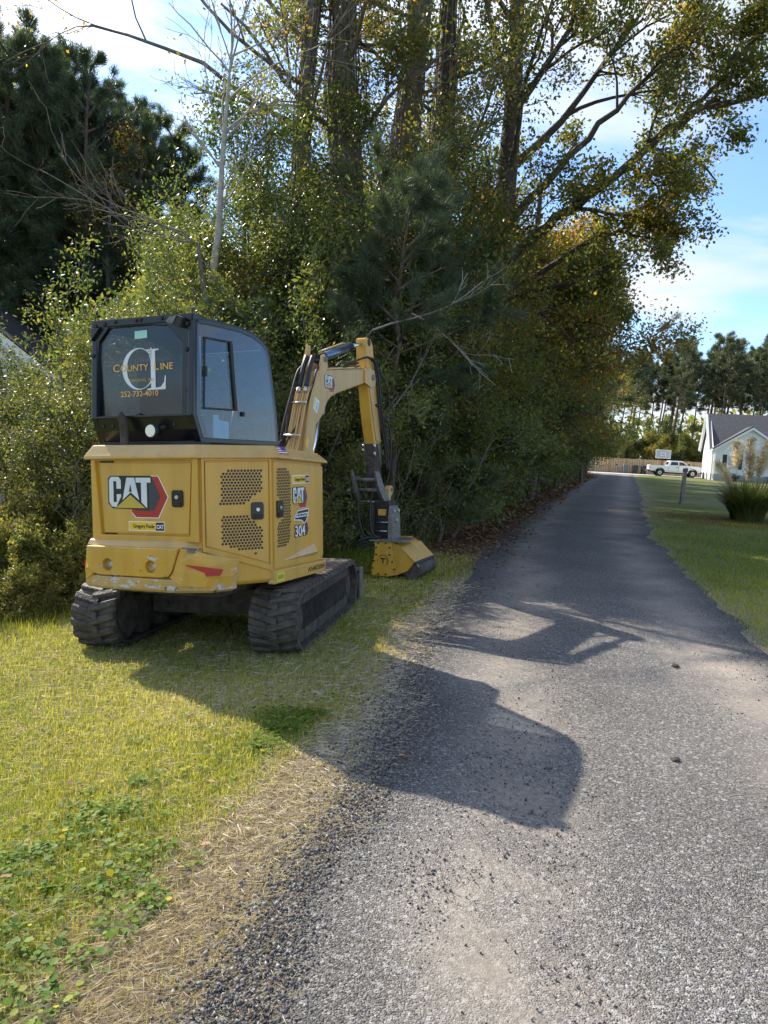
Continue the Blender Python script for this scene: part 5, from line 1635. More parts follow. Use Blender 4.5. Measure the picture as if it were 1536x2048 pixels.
# --- shrub prototypes: many stems from the ground, foliage down to the foot
def shrub_parts(seed, h, rad, nst, per, size, aspect, mat, bark, base=.5, sigma=.075):
    s = Skel(seed)
    r = s.r
    for k in range(nst):
        a = r.uniform(0, 2 * np.pi)
        tilt = abs(r.normal()) * .42
        d = np.array([math.cos(a) * math.sin(tilt), math.sin(a) * math.sin(tilt), math.cos(tilt)])
        p = np.array([math.cos(a), math.sin(a), 0]) * r.uniform(0, rad * .45)
        p[2] = -.1
        L = h * r.uniform(.55, 1.0) * (1 - .25 * tilt)
        s.grow(p, d, L, .030 * h / 3, 2, kids=(6, 8), ang=(.5, 1.15), ratio=.36, start=.06, wob=.11, up=.03, sites=6)
    # skirt close to the ground
    for k in range(int(nst * 3.4)):
        a = r.uniform(0, 2 * np.pi); q = rad * r.uniform(.3, .9)
        s.grow(np.array([math.cos(a) * q, math.sin(a) * q, -.05]), np.array([math.cos(a) * .35, math.sin(a) * .35, 1]), h * r.uniform(.18, .40), .010, 1, kids=(3, 5), ang=(.4, 1.2), ratio=.6, start=.1, sites=4)
    return [('stems', s.tube_mesh('stems', bark)), ('foliage', leaves_mesh('foliage', s.sites, per, sigma, size, aspect, mat, r, base=base))]


SH = {
    'myrtle': [shrub_parts(100 + k, 3.6, 1.15, 13, 9, (.046, .054, .066)[k], (.36, .40, .46)[k], MYRTLE, BARK_G, base=.62) for k in range(3)],
    'far': [shrub_parts(250 + k, 3.6, 1.25, 13, 16, .044, .42, DEEP, BARK_D, base=.46 + .08 * k, sigma=.14) for k in range(2)],
    'dark': [shrub_parts(200 + k, 3.6, 1.25, 12, 9, (.060, .075, .095)[k], (.5, .42, .36)[k], DEEP, BARK_D, base=(.42, .52, .60)[k], sigma=.09) for k in range(3)],
}


def put_shrub(kind, var, x, y, h, label, rot, group, wide=1.0, name='shrub'):
    t = plant(name, label, 'shrub', (x, y, gzf(x, y)), SH[kind][var % len(SH[kind])], rot, (h / 3.6 * wide, h / 3.6 * wide, h / 3.6), group)
    return t


rs = random.Random(5)
G1 = 'waxy leaved bushes growing behind the excavator'
LB1 = 'sunlit waxy-leaved green bush in the thicket behind the excavator'
near = [(-3.85, 9.05, 3.2, 1.0, 'bushy wax myrtle reaching the grass left of the excavator, nearest on its left'),
        (-5.7, 9.5, 2.85, 1.0, 'leafy green bush at the left edge beside the fallen logs'),
        (-3.2, 9.6, 3.5, .95, 'tall green bush hidden partly by the left side of the black cab'),
        (-6.9, 10.6, 2.9, 1.0, None), (-5.1, 10.9, 3.7, 1.0, None), (-3.9, 11.6, 4.5, .95, None), (-2.5, 11.0, 4.3, 1.0, None), (-1.5, 11.2, 3.9, 1.0, None),
        (-1.9, 12.4, 5.0, .9, None), (-.6, 12.5, 4.3, .95, None), (-6.3, 12.8, 3.1, 1.0, None), (-7.9, 12.4, 2.8, 1.0, None), (-3.2, 13.2, 5.0, 1.0, None), (-4.9, 13.6, 4.6, 1.0, None)]
for k, (x, y, h, w, lab) in enumerate(near):
    put_shrub('myrtle', k % 3, x, y, h, lab or LB1, rs.uniform(0, 6.28), G1, w, 'bush')

SH['weed'] = [shrub_parts(280 + k, 3.6, 2.6, 24, 6, (.17, .21)[k], .36, MYRTLE, BARK_G, base=.86, sigma=.16) for k in range(2)]
for k, (x, y, h) in enumerate([(-3.05, 7.75, .75), (-3.7, 7.6, .85), (-4.35, 7.5, .8), (-4.9, 7.4, .9), (-3.3, 8.15, 1.0), (-4.0, 8.1, 1.1), (-4.7, 7.0, .6), (-4.05, 7.0, .55), (-5.4, 7.8, 1.0), (-5.3, 6.9, .7), (-3.4, 7.1, .5), (-2.75, 8.3, .8), (-5.9, 7.2, .8)]):
    put_shrub('weed', k % 2, x, y, h, 'LOWWEED', rs.uniform(0, 6.28), 'leafy weeds at the foot of the bushes left of the excavator', rs.uniform(.8, 1.1), 'weed_clump')

# hedge of dark evergreens along the drive
G2 = 'dark evergreen shrubs in the hedge along the left side of the drive'
LB2 = 'dark evergreen shrub in the shaded hedge along the left side of the drive'
HP = []
HP += [(-.1, 12.5, 3.0), (.15, 13.8, 4.2), (.65, 15.7, 3.2), (-.2, 15.2, 5.0), (1.2, 18.0, 3.7), (.5, 17.6, 5.6), (1.8, 20.4, 3.9)]
y = 22.0
while y < 84:
    x = float(xl(y)) - (1.9 if y < 30 else 1.4) - .018 * y
    s_ = 1 + (y - 20) / 90
    HP.append((x - .2, y, rs.uniform(3.4, 4.6) * s_))
    HP.append((x - 2.0 * s_, y + rs.uniform(-.8, .8), rs.uniform(5.2, 7.2) * s_))
    y += 2.1 * s_
HP += [(-1.0, 14.2, 5.4), (-2.4, 15.6, 5.6), (1.6, 21.5, 6.0), (-.3, 18.6, 6.2)]
for k, (x, y, h) in enumerate(HP):
    lab = LB2
    if k == 0: lab = 'low dark shrub just behind the mulcher head in the shade'
    if k == 2: lab = 'rounded dark shrub in the hedge right of the mulcher, beside the leaf strip'
    put_shrub('far' if h > 5 and y > 20 or y > 34 else 'dark' if rs.random() < .8 else 'myrtle', k % 3, x, y, h, lab, rs.uniform(0, 6.28), G2, rs.uniform(.85, 1.15), 'hedge_shrub')


# --- tall broad-leaved trees
def broad_parts(seed, trunk, tr, limbs, per, size, aspect, leafm, bark, base=.5, sigma=.16, depth=2, kids=(4, 6), sites=3, ratio=.55, vines=0, ivy=0, spread=.22, L0=None, up=.03, thin=None, paths=()):
    """trunk: polyline; limbs: list of (t along trunk, direction, length, radius[, depth])."""
    s = Skel(seed)
    r = s.r
    T = np.array(trunk, float)
    # refine trunk
    P = np.array([list(v) for v in smooth_path([tuple(v) for v in T], 5)])
    rad = np.interp(np.linspace(0, 1, len(P)), np.linspace(0, 1, len(tr)), tr)
    rad = rad * (1 + .08 * r.normal(size=len(P)))
    s.tubes.append((P, rad))
    n = len(P) - 1
    for lb in limbs:
        t, d, L, r0 = lb[:4]
        dp = lb[4] if len(lb) > 4 else depth
        i = min(int(t * n), n - 1)
        s.grow(P[i], np.array(d, float), L, r0, dp, kids, (.4, .95), ratio, .22, .13, up, sites)
    for pts, r0, nk, L in paths:
        Q = np.array([list(v) for v in smooth_path(pts, 5)])
        Q[1:-1] += r.normal(size=(len(Q) - 2, 3)) * .04
        rr = np.linspace(r0, .015, len(Q))
        s.tubes.append((Q, rr))
        for k in range(nk):
            t = (r.uniform(.18, 1.0) ** .8) * (len(Q) - 1); i = min(int(t), len(Q) - 2)
            dd = Q[i + 1] - Q[i]; dd = dd / np.linalg.norm(dd)
            s.grow(Q[i] + (Q[i + 1] - Q[i]) * (t - i), s.kid_dir(dd, r.uniform(.4, 1.1)), L * r.uniform(.6, 1.2), max(rr[i] * .5, .008), 2, kids, (.4, .95), ratio, .22, .15, up, sites)
    sites_ = s.sites
    if thin:
        sites_ = [q for q in sites_ if thin(q[0], r)]
    parts = [('trunk', s.tube_mesh('trunk', bark))]
    parts.append(('crown', leaves_mesh('crown', sites_, per, sigma, size, aspect, leafm, r, base=base, spread=spread, droop=.25)))
    if vines:
        v = Skel(seed + 1)
        for k in range(vines):
            a0 = v.r.uniform(0, 6.28); tw = v.r.normal() * 1.2; t0 = v.r.uniform(0, .25) * n; t1 = v.r.uniform(.5, 1) * n
            m = 16; pts = []
            for q in range(m + 1):
                t = t0 + (t1 - t0) * q / m; i = min(int(t), n - 1)
                c = P[i] + (P[i + 1] - P[i]) * (t - i)
                a = a0 + tw * q / m + v.r.normal() * .12
                ro = np.interp(t, np.arange(n + 1), rad) * 1.02 + abs(v.r.normal()) * .05
                pts.append(c + np.array([math.cos(a) * ro, math.sin(a) * ro, 0]))
            rr = v.r.uniform(.010, .028)
            v.tubes.append((np.array(pts), np.linspace(rr, rr * .5, m + 1)))
            if v.r.random() < .9:
                for q in range(4, m, 2):
                    v.limb(pts[q], v.r.normal(size=3) * .7 + np.array([0, 0, -.2]), v.r.uniform(.3, 1.1), .007, .003, 5, .35, -.12)
        parts.append(('vines', v.tube_mesh('vines', VINEB)))
    if ivy:
        st = []
        for k in range(ivy):
            t = r.uniform(.02, .95) ** 1.1 * n; i = min(int(t), n - 1)
            c = P[i] + (P[i + 1] - P[i]) * (t - i)
            a = r.uniform(0, 6.28); ro = rad[i] + abs(r.normal()) * .28
            if vnoise(np.array([t * .8]), np.array([a * 1.2]), seed)[0] < .46: continue
            st.append((c + np.array([math.cos(a) * ro, math.sin(a) * ro, 0]), np.array([math.cos(a), math.sin(a), -.3])))
        if st:
            parts.append(('ivy', leaves_mesh('ivy', st, 7, .10, .085, .8, IVY, r, base=.5, spread=.26, droop=.3)))
    return parts


def ring_limbs(seed, n, t0, t1, L, r0, el=(.1, .7), bias=None):
    r = np.random.default_rng(seed)
    out = []
    for k in range(n):
        a = 2.4 * k + r.uniform(-.4, .4); e = r.uniform(*el)
        t = t0 + (t1 - t0) * (k + .5) / n
        d = np.array([math.cos(a) * math.cos(e), math.sin(a) * math.cos(e), math.sin(e)])
        if bias is not None: d = d + np.array(bias) * r.uniform(0, 1)
        out.append((t, d, L * r.uniform(.7, 1.2) * (1.15 - .5 * t), r0 * (1.1 - .6 * t)))
    return out


TALL = 'tall vine-hung trees rising behind the excavator boom'
# thin dead limbs reaching left over the cab; few leaves
def few(p, r): return r.random() < .35
plant('vine_clad_tree', 'slender grey trunk left of the thick vine-clad trunks, with sparse bare limbs reaching left', 'tree', (-1.95, 15.0, gzf(-1.95, 15)),
      broad_parts(301, [(0, 0, -.2), (.05, 0, 4), (-.05, .1, 8), (.15, .1, 12), (.1, 0, 16)], [.20, .17, .14, .10, .05],
                  [(.52, (-1, -.15, .28), 4.2, .055), (.60, (-.9, -.3, .5), 4.0, .05), (.66, (-.7, .3, .7), 3.6, .045), (.57, (-.8, -.5, .1), 3.4, .045), (.74, (-.5, -.5, .6), 3.2, .04), (.5, (.5, -.6, .5), 2.6, .04)] + ring_limbs(31, 7, .62, .98, 2.6, .045),
                  4, .062, .6, AUTUMN, BARK_G, base=.62, sigma=.16, thin=few, vines=14, ivy=700, sites=3, depth=3, kids=(3, 4)))
plant('vine_clad_tree', 'thick trunk wrapped in dry grey vines directly above the excavator boom', 'tree', (-1.15, 15.4, gzf(-1.15, 15.4)),
      broad_parts(302, [(0, 0, -.2), (.05, 0, 3), (.12, -.05, 6.2), (-.12, .05, 9), (-.18, 0, 13), (.1, 0, 17)], [.36, .33, .30, .25, .18, .07],
                  [(.55, (-.6, -.6, .5), 3.2, .06)] + ring_limbs(32, 11, .5, .98, 3.3, .07),
                  6, .080, .6, AUTUMN, BARK_G, base=.33, sigma=.13, vines=60, ivy=520, depth=3, kids=(3, 5)))
plant('vine_clad_tree', 'second thick leaning trunk wrapped in vines, right of the thickest one', 'tree', (-.45, 15.9, gzf(-.45, 15.9)),
      broad_parts(303, [(0, 0, -.2), (-.1, 0, 3), (.25, .1, 6), (.55, 0, 9), (.75, 0, 13), (.8, .1, 17)], [.30, .28, .26, .22, .16, .06],
                  [(.42, (.6, -.7, .3), 3.0, .055)] + ring_limbs(33, 11, .48, .98, 3.3, .065),
                  6, .080, .6, OAK, BARK_G, base=.6, sigma=.15, vines=40, ivy=600, depth=3, kids=(3, 5)))
plant('vine_clad_tree', 'dark straight trunk with clinging ivy between the vine-clad trunks and the spreading oak', 'tree', (.75, 16.6, gzf(.75, 16.6)),
      broad_parts(304, [(0, 0, -.2), (0, 0, 4), (.1, .1, 8), (.1, 0, 12), (.2, 0, 16)], [.27, .24, .20, .14, .05],
                  [(.38, (.5, -.85, .2), 2.8, .05)] + ring_limbs(34, 12, .36, .98, 3.2, .06),
                  7, .080, .6, OAK, BARK_D, base=.58, sigma=.15, vines=22, ivy=700, depth=3, kids=(3, 5)))
# spreading oak whose limbs reach over the drive at the right
plant('spreading_oak', 'big spreading oak whose crooked limb reaches far right over the drive against the sky', 'tree', (2.0, 17.2, gzf(2.0, 17.2)),
      broad_parts(305, [(0, 0, -.2), (.1, -.1, 3), (.25, -.2, 6), (.35, -.3, 9), (.3, -.2, 12), (.2, 0, 15)], [.34, .30, .26, .20, .14, .05],
                  [(.52, (.9, -.1, .75), 4.6, .10, 3),
                   (.62, (.7, -.5, .8), 4.0, .08, 3), (.33, (.2, -1, .2), 3.0, .07, 2), (.55, (.1, -1, .5), 3.4, .07, 2), (.68, (.2, .4, .9), 4.0, .07, 2), (.6, (-.6, -.6, .6), 3.4, .07, 2), (.8, (.5, .2, .8), 3.5, .06, 2), (.75, (-.5, -.2, .8), 3.2, .06, 2)],
                  7, .080, .62, OAK, BARK_D, base=.60, sigma=.115, kids=(3, 5), sites=5, ratio=.52, depth=2,
                  paths=[([(.25, -.2, 5.6), (1.0, -.7, 6.4), (1.9, -1.2, 7.0), (3.1, -1.6, 8.1), (4.0, -1.8, 8.7), (5.5, -2.0, 9.1), (6.4, -2.0, 9.8)], .13, 13, 1.4),
                         ([(3.4, -1.6, 8.2), (4.3, -1.7, 9.3), (5.0, -1.7, 10.2), (5.9, -1.8, 10.9)], .06, 12, 1.3),
                         ([(2.0, -1.2, 7.2), (2.6, -1.4, 7.6), (3.1, -1.6, 7.45), (3.7, -1.8, 7.7), (4.3, -1.8, 7.3)], .07, 8, 1.1),
                         ([(.3, -.2, 6.6), (1.6, -.9, 8.0), (2.9, -1.3, 9.4), (3.9, -1.5, 10.6)], .10, 10, 1.4),
                         ([(.2, -.2, 5.0), (1.5, -.6, 5.9), (2.5, -1.1, 6.4), (3.2, -1.4, 6.2)], .09, 8, 1.1),
                         ([(.2, -.2, 4.2), (1.4, -.5, 4.9), (2.2, -1.0, 5.2), (2.8, -1.3, 5.1)], .08, 9, 1.0)]))
# brown-orange tree over the drive, and more of its kind behind
plant('autumn_tree', 'round-crowned tree with orange-brown autumn leaves hanging over the drive', 'tree', (3.5, 23.5, gzf(3.5, 23.5)),
      broad_parts(306, [(0, 0, -.2), (.1, 0, 2.5), (.4, -.1, 5), (.7, 0, 7.5), (.8, 0, 10)], [.24, .21, .17, .12, .05],
                  [(.35, (1, -.2, .15), 2.9, .09, 3), (.45, (1, -.1, .35), 2.9, .09, 3), (.32, (.8, -.6, 0), 2.8, .07, 2), (.5, (.6, -.7, .4), 3.4, .07, 2)] + ring_limbs(36, 10, .3, .98, 3.2, .06, (-.1, .6)),
                  10, .10, .6, AUTUMN, BARK_D, base=.58, sigma=.22, sites=4, ratio=.55, depth=3, kids=(3, 5)))
AUT_B = broad_parts(307, [(0, 0, -.2), (0, .1, 3), (.2, 0, 6), (.1, 0, 9.5)], [.20, .17, .13, .04], ring_limbs(37, 15, .2, .98, 3.0, .06, (-.1, .7)), 13, .10, .6, AUTUMN, BARK_D, base=.38, sigma=.26, sites=4)
OAK_B = broad_parts(308, [(0, 0, -.2), (.1, .1, 3), (0, 0, 6), (.1, 0, 10)], [.20, .17, .13, .04], ring_limbs(38, 16, .18, .98, 3.1, .06, (-.1, .7)), 13, .10, .6, OAK, BARK_D, base=.48, sigma=.26, sites=4)
G3 = 'mixed woodland trees standing in the belt behind the hedge'
LB3 = 'leafy green-brown woodland tree standing in the belt behind the hedge'
GRN_B = broad_parts(309, [(0, 0, -.2), (.1, -.1, 3), (.2, 0, 5), (.1, 0, 8)], [.11, .09, .06, .02], ring_limbs(43, 18, .10, .99, 2.3, .035, (-.1, .8)), 16, .072, .5, MYRTLE, BARK_G, base=.5, sigma=.2, sites=4, vines=5, ivy=200)
for k, (x, y, sc, m) in enumerate([(-2.7, 13.8, .80, 0), (-1.75, 13.5, .86, 1), (-.85, 13.3, .80, 0), (.05, 13.6, .92, 0), (.8, 14.6, .86, 1), (1.5, 16.2, .9, 0), (-3.5, 14.6, .74, 0), (2.3, 18.6, .95, 1), (-2.2, 14.6, .98, 0), (.5, 15.2, 1.0, 1), (-3.0, 14.2, 1.1, 0), (-2.35, 14.0, 1.12, 0), (-.3, 14.4, 1.15, 0), (.55, 14.0, 1.1, 0)]):
    plant('thicket_tree', 'vine-tangled small tree filling the thicket below the tall trunks', 'tree', (x, y, gzf(x, y)), (GRN_B, OAK_B)[m] if k % 4 != 1 else AUT_B, rs.uniform(0, 6.28), sc * (.84 if m == 0 and k % 4 != 1 else .62), 'small trees tangled with vines below the tall trunks')
belt = [(1.2, 20.5, 1.0), (-1.4, 18.5, 1.0), (2.2, 25.0, .95), (.2, 23.5, 1.1), (5.9, 30.0, .95), (4.0, 31, 1.05), (8.0, 37, 1.0), (6.2, 38, 1.15), (10.3, 45, 1.1), (8.5, 47, 1.2), (13.5, 56, 1.15), (11.2, 58, 1.3), (17, 67, 1.2), (14.5, 69, 1.35), (20.5, 77, 1.2), (-3.4, 17.6, .85), (-5.2, 18.5, .75), (-.2, 27, 1.15), (4.5, 25.2, .82), (6.3, 31.0, .92), (8.9, 38.4, 1.0), (12.0, 48.5, 1.05), (3.2, 21.8, .62), (16.0, 60.5, 1.05)]
for k, (x, y, sc) in enumerate(belt):
    plant('woodland_tree', LB3, 'tree', (x, y, gzf(x, y)), (GRN_B if (x < -1) else AUT_B if k % 2 else OAK_B), rs.uniform(0, 6.28), sc * rs.uniform(.95, 1.08), G3)

# small bare tree with a pale trunk above the cab, and its long dead side branches
s = Skel(320)
P = np.array([[0, 0, -.1], [.02, 0, 2.5], [.0, .05, 4.0], [.13, .05, 5.2], [.16, .0, 6.2], [.22, 0, 7.4], [.30, 0, 8.6]])
s.tubes.append((P, np.array([.085, .075, .068, .055, .042, .024, .008])))
for k in range(17):
    t = s.r.uniform(.50, .98) * 6; i = min(int(t), 5)
    q = P[i] + (P[i + 1] - P[i]) * (t - i)
    a = s.r.uniform(0, 6.28)
    s.grow(q, np.array([math.cos(a) * .75, math.sin(a) * .5, .75]), s.r.uniform(1.1, 2.0), .017, 2, (2, 4), (.3, .7), .55, .3, .12, .05, 1)
plant('bare_tree', 'small bare tree with a pale straight trunk and fine leafless twigs above the cab', 'tree', (-3.05, 12.3, gzf(-3.05, 12.3)),
      [('trunk', s.tube_mesh('trunk', BARK_W)), ('last_leaves', leaves_mesh('last_leaves', s.sites[::9], 2, .06, .06, .6, AUTUMN, s.r, base=.5))])
s = Skel(321)
for d, L in (((-1, -.2, .42), 2.4), ((-1, -.1, .62), 2.3), ((-.8, -.3, .12), 1.5), ((-.9, .1, .85), 1.9)):
    s.grow(np.array([0, 0, 2.6]), np.array(d), L, .015, 2, (3, 5), (.3, .8), .45, .35, .17, .04, 1)
s.tubes.append((np.array([[.3, .1, -2.2], [.25, .05, 1.0], [0, 0, 2.6]]), np.array([.05, .042, .03])))
plant('dead_branches', 'dead grey branch spreading left above the cab, forked and leafless', 'dead branch', (-2.95, 11.2, gzf(-2.95, 11.2) + 2.1), [('branches', s.tube_mesh('branches', BARK_G))])
# pale fallen twigs hanging in front of the hedge
s = Skel(322)
s.grow(np.array([0, 0, 0.]), np.array([1, -.1, .42]), 1.7, .016, 2, (3, 4), (.3, .8), .42, .3, .10, .03, 1)
s.grow(np.array([.55, .5, .35]), np.array([1, -.1, -.45]), 1.7, .013, 2, (3, 4), (.3, .8), .45, .3, .13, -.02, 1)
s.tubes.append((np.array([[0, 0, 0.], [-.25, .35, -.25], [-.4, 1.2, -.8]]), np.array([.016, .018, .02])))
plant('dead_twigs', 'pale leafless twigs hanging before the hedge, right of the boom top', 'dead branch', (-.3, 10.6, 3.25), [('twigs', s.tube_mesh('twigs', BARK_W))])


# --- pines
def pine_parts(seed, h, tr, c0, nlimb, L, per, nl, nw, mat, bark, sites=5, lean=(0, 0), droop=-.05, kids=(4, 6), base=.5, cone=.9, jit=.05):
    s = Skel(seed)
    r = s.r
    m = 9
    P = np.array([[lean[0] * (k / m) ** 1.3 * h + r.normal() * .05, lean[1] * (k / m) * h + r.normal() * .05, -.2 + (h + .2) * k / m] for k in range(m + 1)])
    s.tubes.append((P, np.linspace(tr, tr * .18, m + 1)))
    for k in range(nlimb):
        t = c0 + (1 - c0) * ((k + r.random()) / nlimb); i = min(int(t * m), m - 1)
        q = P[i] + (P[i + 1] - P[i]) * (t * m - i)
        a = 2.4 * k + r.uniform(-.5, .5)
        u = (t - c0) / (1 - c0)
        e = droop + .75 * u
        ll = L * (1.0 - .66 * u ** 3) * r.uniform(.55, 1.15) * (.6 + .4 * min(1, u * 5))
        s.grow(q, np.array([math.cos(a) * math.cos(e), math.sin(a) * math.cos(e), math.sin(e)]), ll, .028 * h / 10 + .01, 1, kids, (.4, .9), .42, .35, .10, .06, sites)
    s.sites.append((P[-1], np.array([0, 0, 1.])))
    return [('trunk', s.tube_mesh('trunk', bark)), ('crown', needles_mesh('crown', s.sites, per, nl, nw, mat, r, cone=cone, base=base, jit=jit))]


PL_A = [pine_parts(400 + k, 18, .24, .24, 52, 3.2, 36, .30, .024, NEEDLE, BARK_P, sites=5, base=.50, kids=(4, 6), jit=.09) for k in range(3)]
G4 = 'tall dark pines in the stand at the upper left'
LB4 = 'tall dark backlit pine in the close stand at the upper left'
PINES = []
for px_, top_, Y_ in [(5, 55, 32), (58, 62, 33.5), (112, 100, 34), (160, 95, 32), (232, 185, 36), (285, 205, 38), (330, 235, 41), (-5, 45, 37), (140, 150, 42), (205, 190, 45), (90, 110, 39), (30, 80, 43), (75, 150, 32), (262, 225, 33), (-70, 40, 31), (-130, 30, 35), (182, 200, 34), (120, 170, 33), (345, 262, 36)]:
    PINES.append(((px_ - 768) / 1480 * Y_, Y_, (896 - (768 - px_) * .0524 - top_) / 1480 * Y_ * .93 + 1.3))
for k, (x, y, h) in enumerate(PINES):
    lab = LB4
    if k == 6: lab = 'shorter round-topped dark pine at the right end of the upper left stand'
    plant('pine_tree', lab, 'pine tree', (x, y, gzf(x, y)), PL_A[k % 3], rs.uniform(0, 6.28), h / 18, G4)
# brown undergrowth below that stand
for k, (x, y, sc) in enumerate([(-9.8, 32.5, .55), (-12.8, 32.5, .5), (-7.6, 31.5, .55), (-15.4, 33, .5), (-6.2, 24, .6), (-10.8, 35, .6), (-6.6, 20.5, .42)]):
    plant('understorey_tree', 'low brownish understorey tree in the shade below the left pines', 'tree', (x, y, gzf(x, y)), AUT_B if k % 3 else OAK_B, rs.uniform(0, 6.28), sc, 'low understorey trees below the left pines')
# orange-leaved tree showing among the left pines
plant('understorey_tree', 'thin tree with orange leaves rising among the left pines against the bright cloud', 'tree', (-12.2, 32.0, gzf(-12.2, 32)),
      broad_parts(330, [(0, 0, -.2), (.1, 0, 5), (0, 0, 10), (.2, 0, 14.6)], [.12, .10, .07, .02], ring_limbs(39, 12, .6, .99, 1.9, .03), 4, .12, .6, AUTUMN, BARK_G, base=.78, sigma=.22, sites=2))

# young pine in the hedge before the tall trunks
plant('young_pine', 'young long-needled pine with soft dark green tufts in front of the tall trunks', 'pine tree', (.05, 11.6, gzf(.05, 11.6)),
      pine_parts(410, 5.0, .075, .42, 24, 2.0, 60, .24, .0065, NEEDLE, BARK_P, sites=6, lean=(.01, -.02), droop=.10, kids=(3, 5), base=.45, cone=1.0, jit=.03))
plant('young_pine', 'low young pine with pale yellowish-green needles in the hedge right of the mulcher', 'pine tree', (.95, 13.0, gzf(.95, 13.0)),
      pine_parts(411, 3.0, .045, .15, 20, 1.1, 50, .20, .0065, NEEDLE, BARK_P, sites=6, droop=.12, kids=(3, 5), base=.85, cone=1.0, jit=.03))
plant('leaning_pine', 'pine leaning out from the belt with its needle tufts against the right sky', 'pine tree', (5.2, 26.5, gzf(5.2, 26.5)),
      pine_parts(412, 8.2, .14, .45, 24, 3.6, 30, .26, .016, NEEDLE, BARK_P, sites=5, lean=(.12, 0), droop=.0, kids=(4, 6), base=.5, jit=.05))
for k, (x, y, h) in enumerate([(12.6, 48, 9.5), (18.3, 68, 11)]):
    plant('pine_tree', 'pine at the far end of the belt, its dark tufts overhanging the drive', 'pine tree', (x, y, 0), PL_A[k], 1.0 + k, h / 18, 'pines at the far end of the belt')
# ------------------------------------------------------------------ far end: fence, house, truck, pine wood
WOOD = simple('fence_wood', (0.66, 0.46, 0.25), 0.75, col2=(0.76, 0.56, 0.33), scale=2.5)
WOODG = simple('grey_post_wood', (0.17, 0.15, 0.125), 0.85, col2=(0.26, 0.235, 0.20), scale=6, bump=.4)
SIDING = simple('white_siding', (0.78, 0.79, 0.78), 0.5, var=.03, scale=2)
TRIM = simple('white_trim', (0.82, 0.82, 0.80), 0.45)
SHINGLE = simple('roof_shingle', (0.050, 0.050, 0.056), 0.85, col2=(0.095, 0.092, 0.095), scale=4)
BLOCK = simple('grey_foundation', (0.36, 0.37, 0.37), 0.85, var=.1, scale=3)
SHUT = simple('black_shutter', (0.015, 0.017, 0.022), 0.45)
PANE = simple('window_pane', (0.30, 0.34, 0.36), 0.06, spec=.8)
TRUCKW = simple('white_truck_paint', (0.76, 0.78, 0.80), 0.22, coat=.6)
TGLASS = simple('dark_car_glass', (0.012, 0.014, 0.017), 0.05, spec=.9)
TBLACK = simple('black_trim', (0.016, 0.016, 0.017), 0.5)
TYRE = simple('tyre_rubber', (0.018, 0.018, 0.019), 0.75)
RIM = simple('wheel_rim', (0.50, 0.51, 0.53), 0.35, metal=.8)
TAIL = simple('tail_lamp', (0.16, 0.008, 0.008), 0.25)
BIN = simple('black_bin', (0.022, 0.023, 0.024), 0.55)
BINB = simple('grey_blue_bin', (0.09, 0.11, 0.13), 0.55)


def at(px, py, Y):
    """Point of the place seen in a direction (used only to survey distances)."""
    d = _f * 1480.0 + _r * (px - 768.0) + _u * (1024.0 - py)
    t = Y / d.y
    return Vector((d.x * t, Y, CAM_H + d.z * t))


# --- board fence
def board_fence(p0, p1, h, label):
    p0, p1 = Vector(p0), Vector(p1)
    L = (p1 - p0).length
    t = (p1 - p0) / L
    fe = empty('board_fence', label, 'fence', p0, math.atan2(t.y, t.x))
    bm = bmesh.new()
    n = int(L / .15)
    for k in range(n):
        hh = h + rs.uniform(-.03, .03)
        o_ = 0 if k % 2 else .07
        add_box(bm, k * .15 - .01, k * .15 + .15, o_ - .05, o_ - .03, .03, hh)
    fm = bm_mesh('fence_boards', bm)
    shade = simple('shaded_fence_wood', (0.46, 0.31, 0.16), 0.8, col2=(0.56, 0.40, 0.22), scale=2.5)  # darker copy of the wood: paints shade on set-back boards, and some others
    fm.materials.append(WOOD); fm.materials.append(shade)
    for k, pg in enumerate(fm.polygons):
        pg.material_index = 1 if (k // 6) % 2 == 0 or (k // 6) % 7 == 3 else 0
    link('fence_boards', fm, None, fe, 'stuff')
    for k in range(int(L / 2.4) + 1):
        box('fence_post', k * 2.4 - .05, k * 2.4 + .05, .05, .15, 0, h - .1, WOOD, fe)
    for z in (.35, h - .35):
        box('fence_rail', 0, n * .15, .013, .05, z, z + .09, WOOD, fe)
    return fe


board_fence((27.0, 99.0, 0), (42.5, 96.2, 0), 1.95, 'tall brown board fence behind the white truck at the end of the drive')

# --- grey wooden marker post
p = (11.9, 29.7, 0)
gp = empty('wooden_post', 'weathered grey wooden post standing in the lawn in line with the truck', 'post', p)
o = loft('post_shaft', [[(-.06, -.06, -.1), (.06, -.06, -.1), (.06, .06, -.1), (-.06, .06, -.1)], [(-.01, -.06, 1.36), (.115, -.06, 1.36), (.115, .06, 1.36), (-.01, .06, 1.36)]], WOODG, gp, .008)
loft('post_cap', [[(-.025, -.075, 1.30), (.13, -.075, 1.30), (.13, .075, 1.30), (-.025, .075, 1.30)], [(-.02, -.07, 1.44), (.135, -.07, 1.44), (.135, .07, 1.44), (-.02, .07, 1.44)]], simple('post_top', (.10, .10, .09), .7), gp, .01)

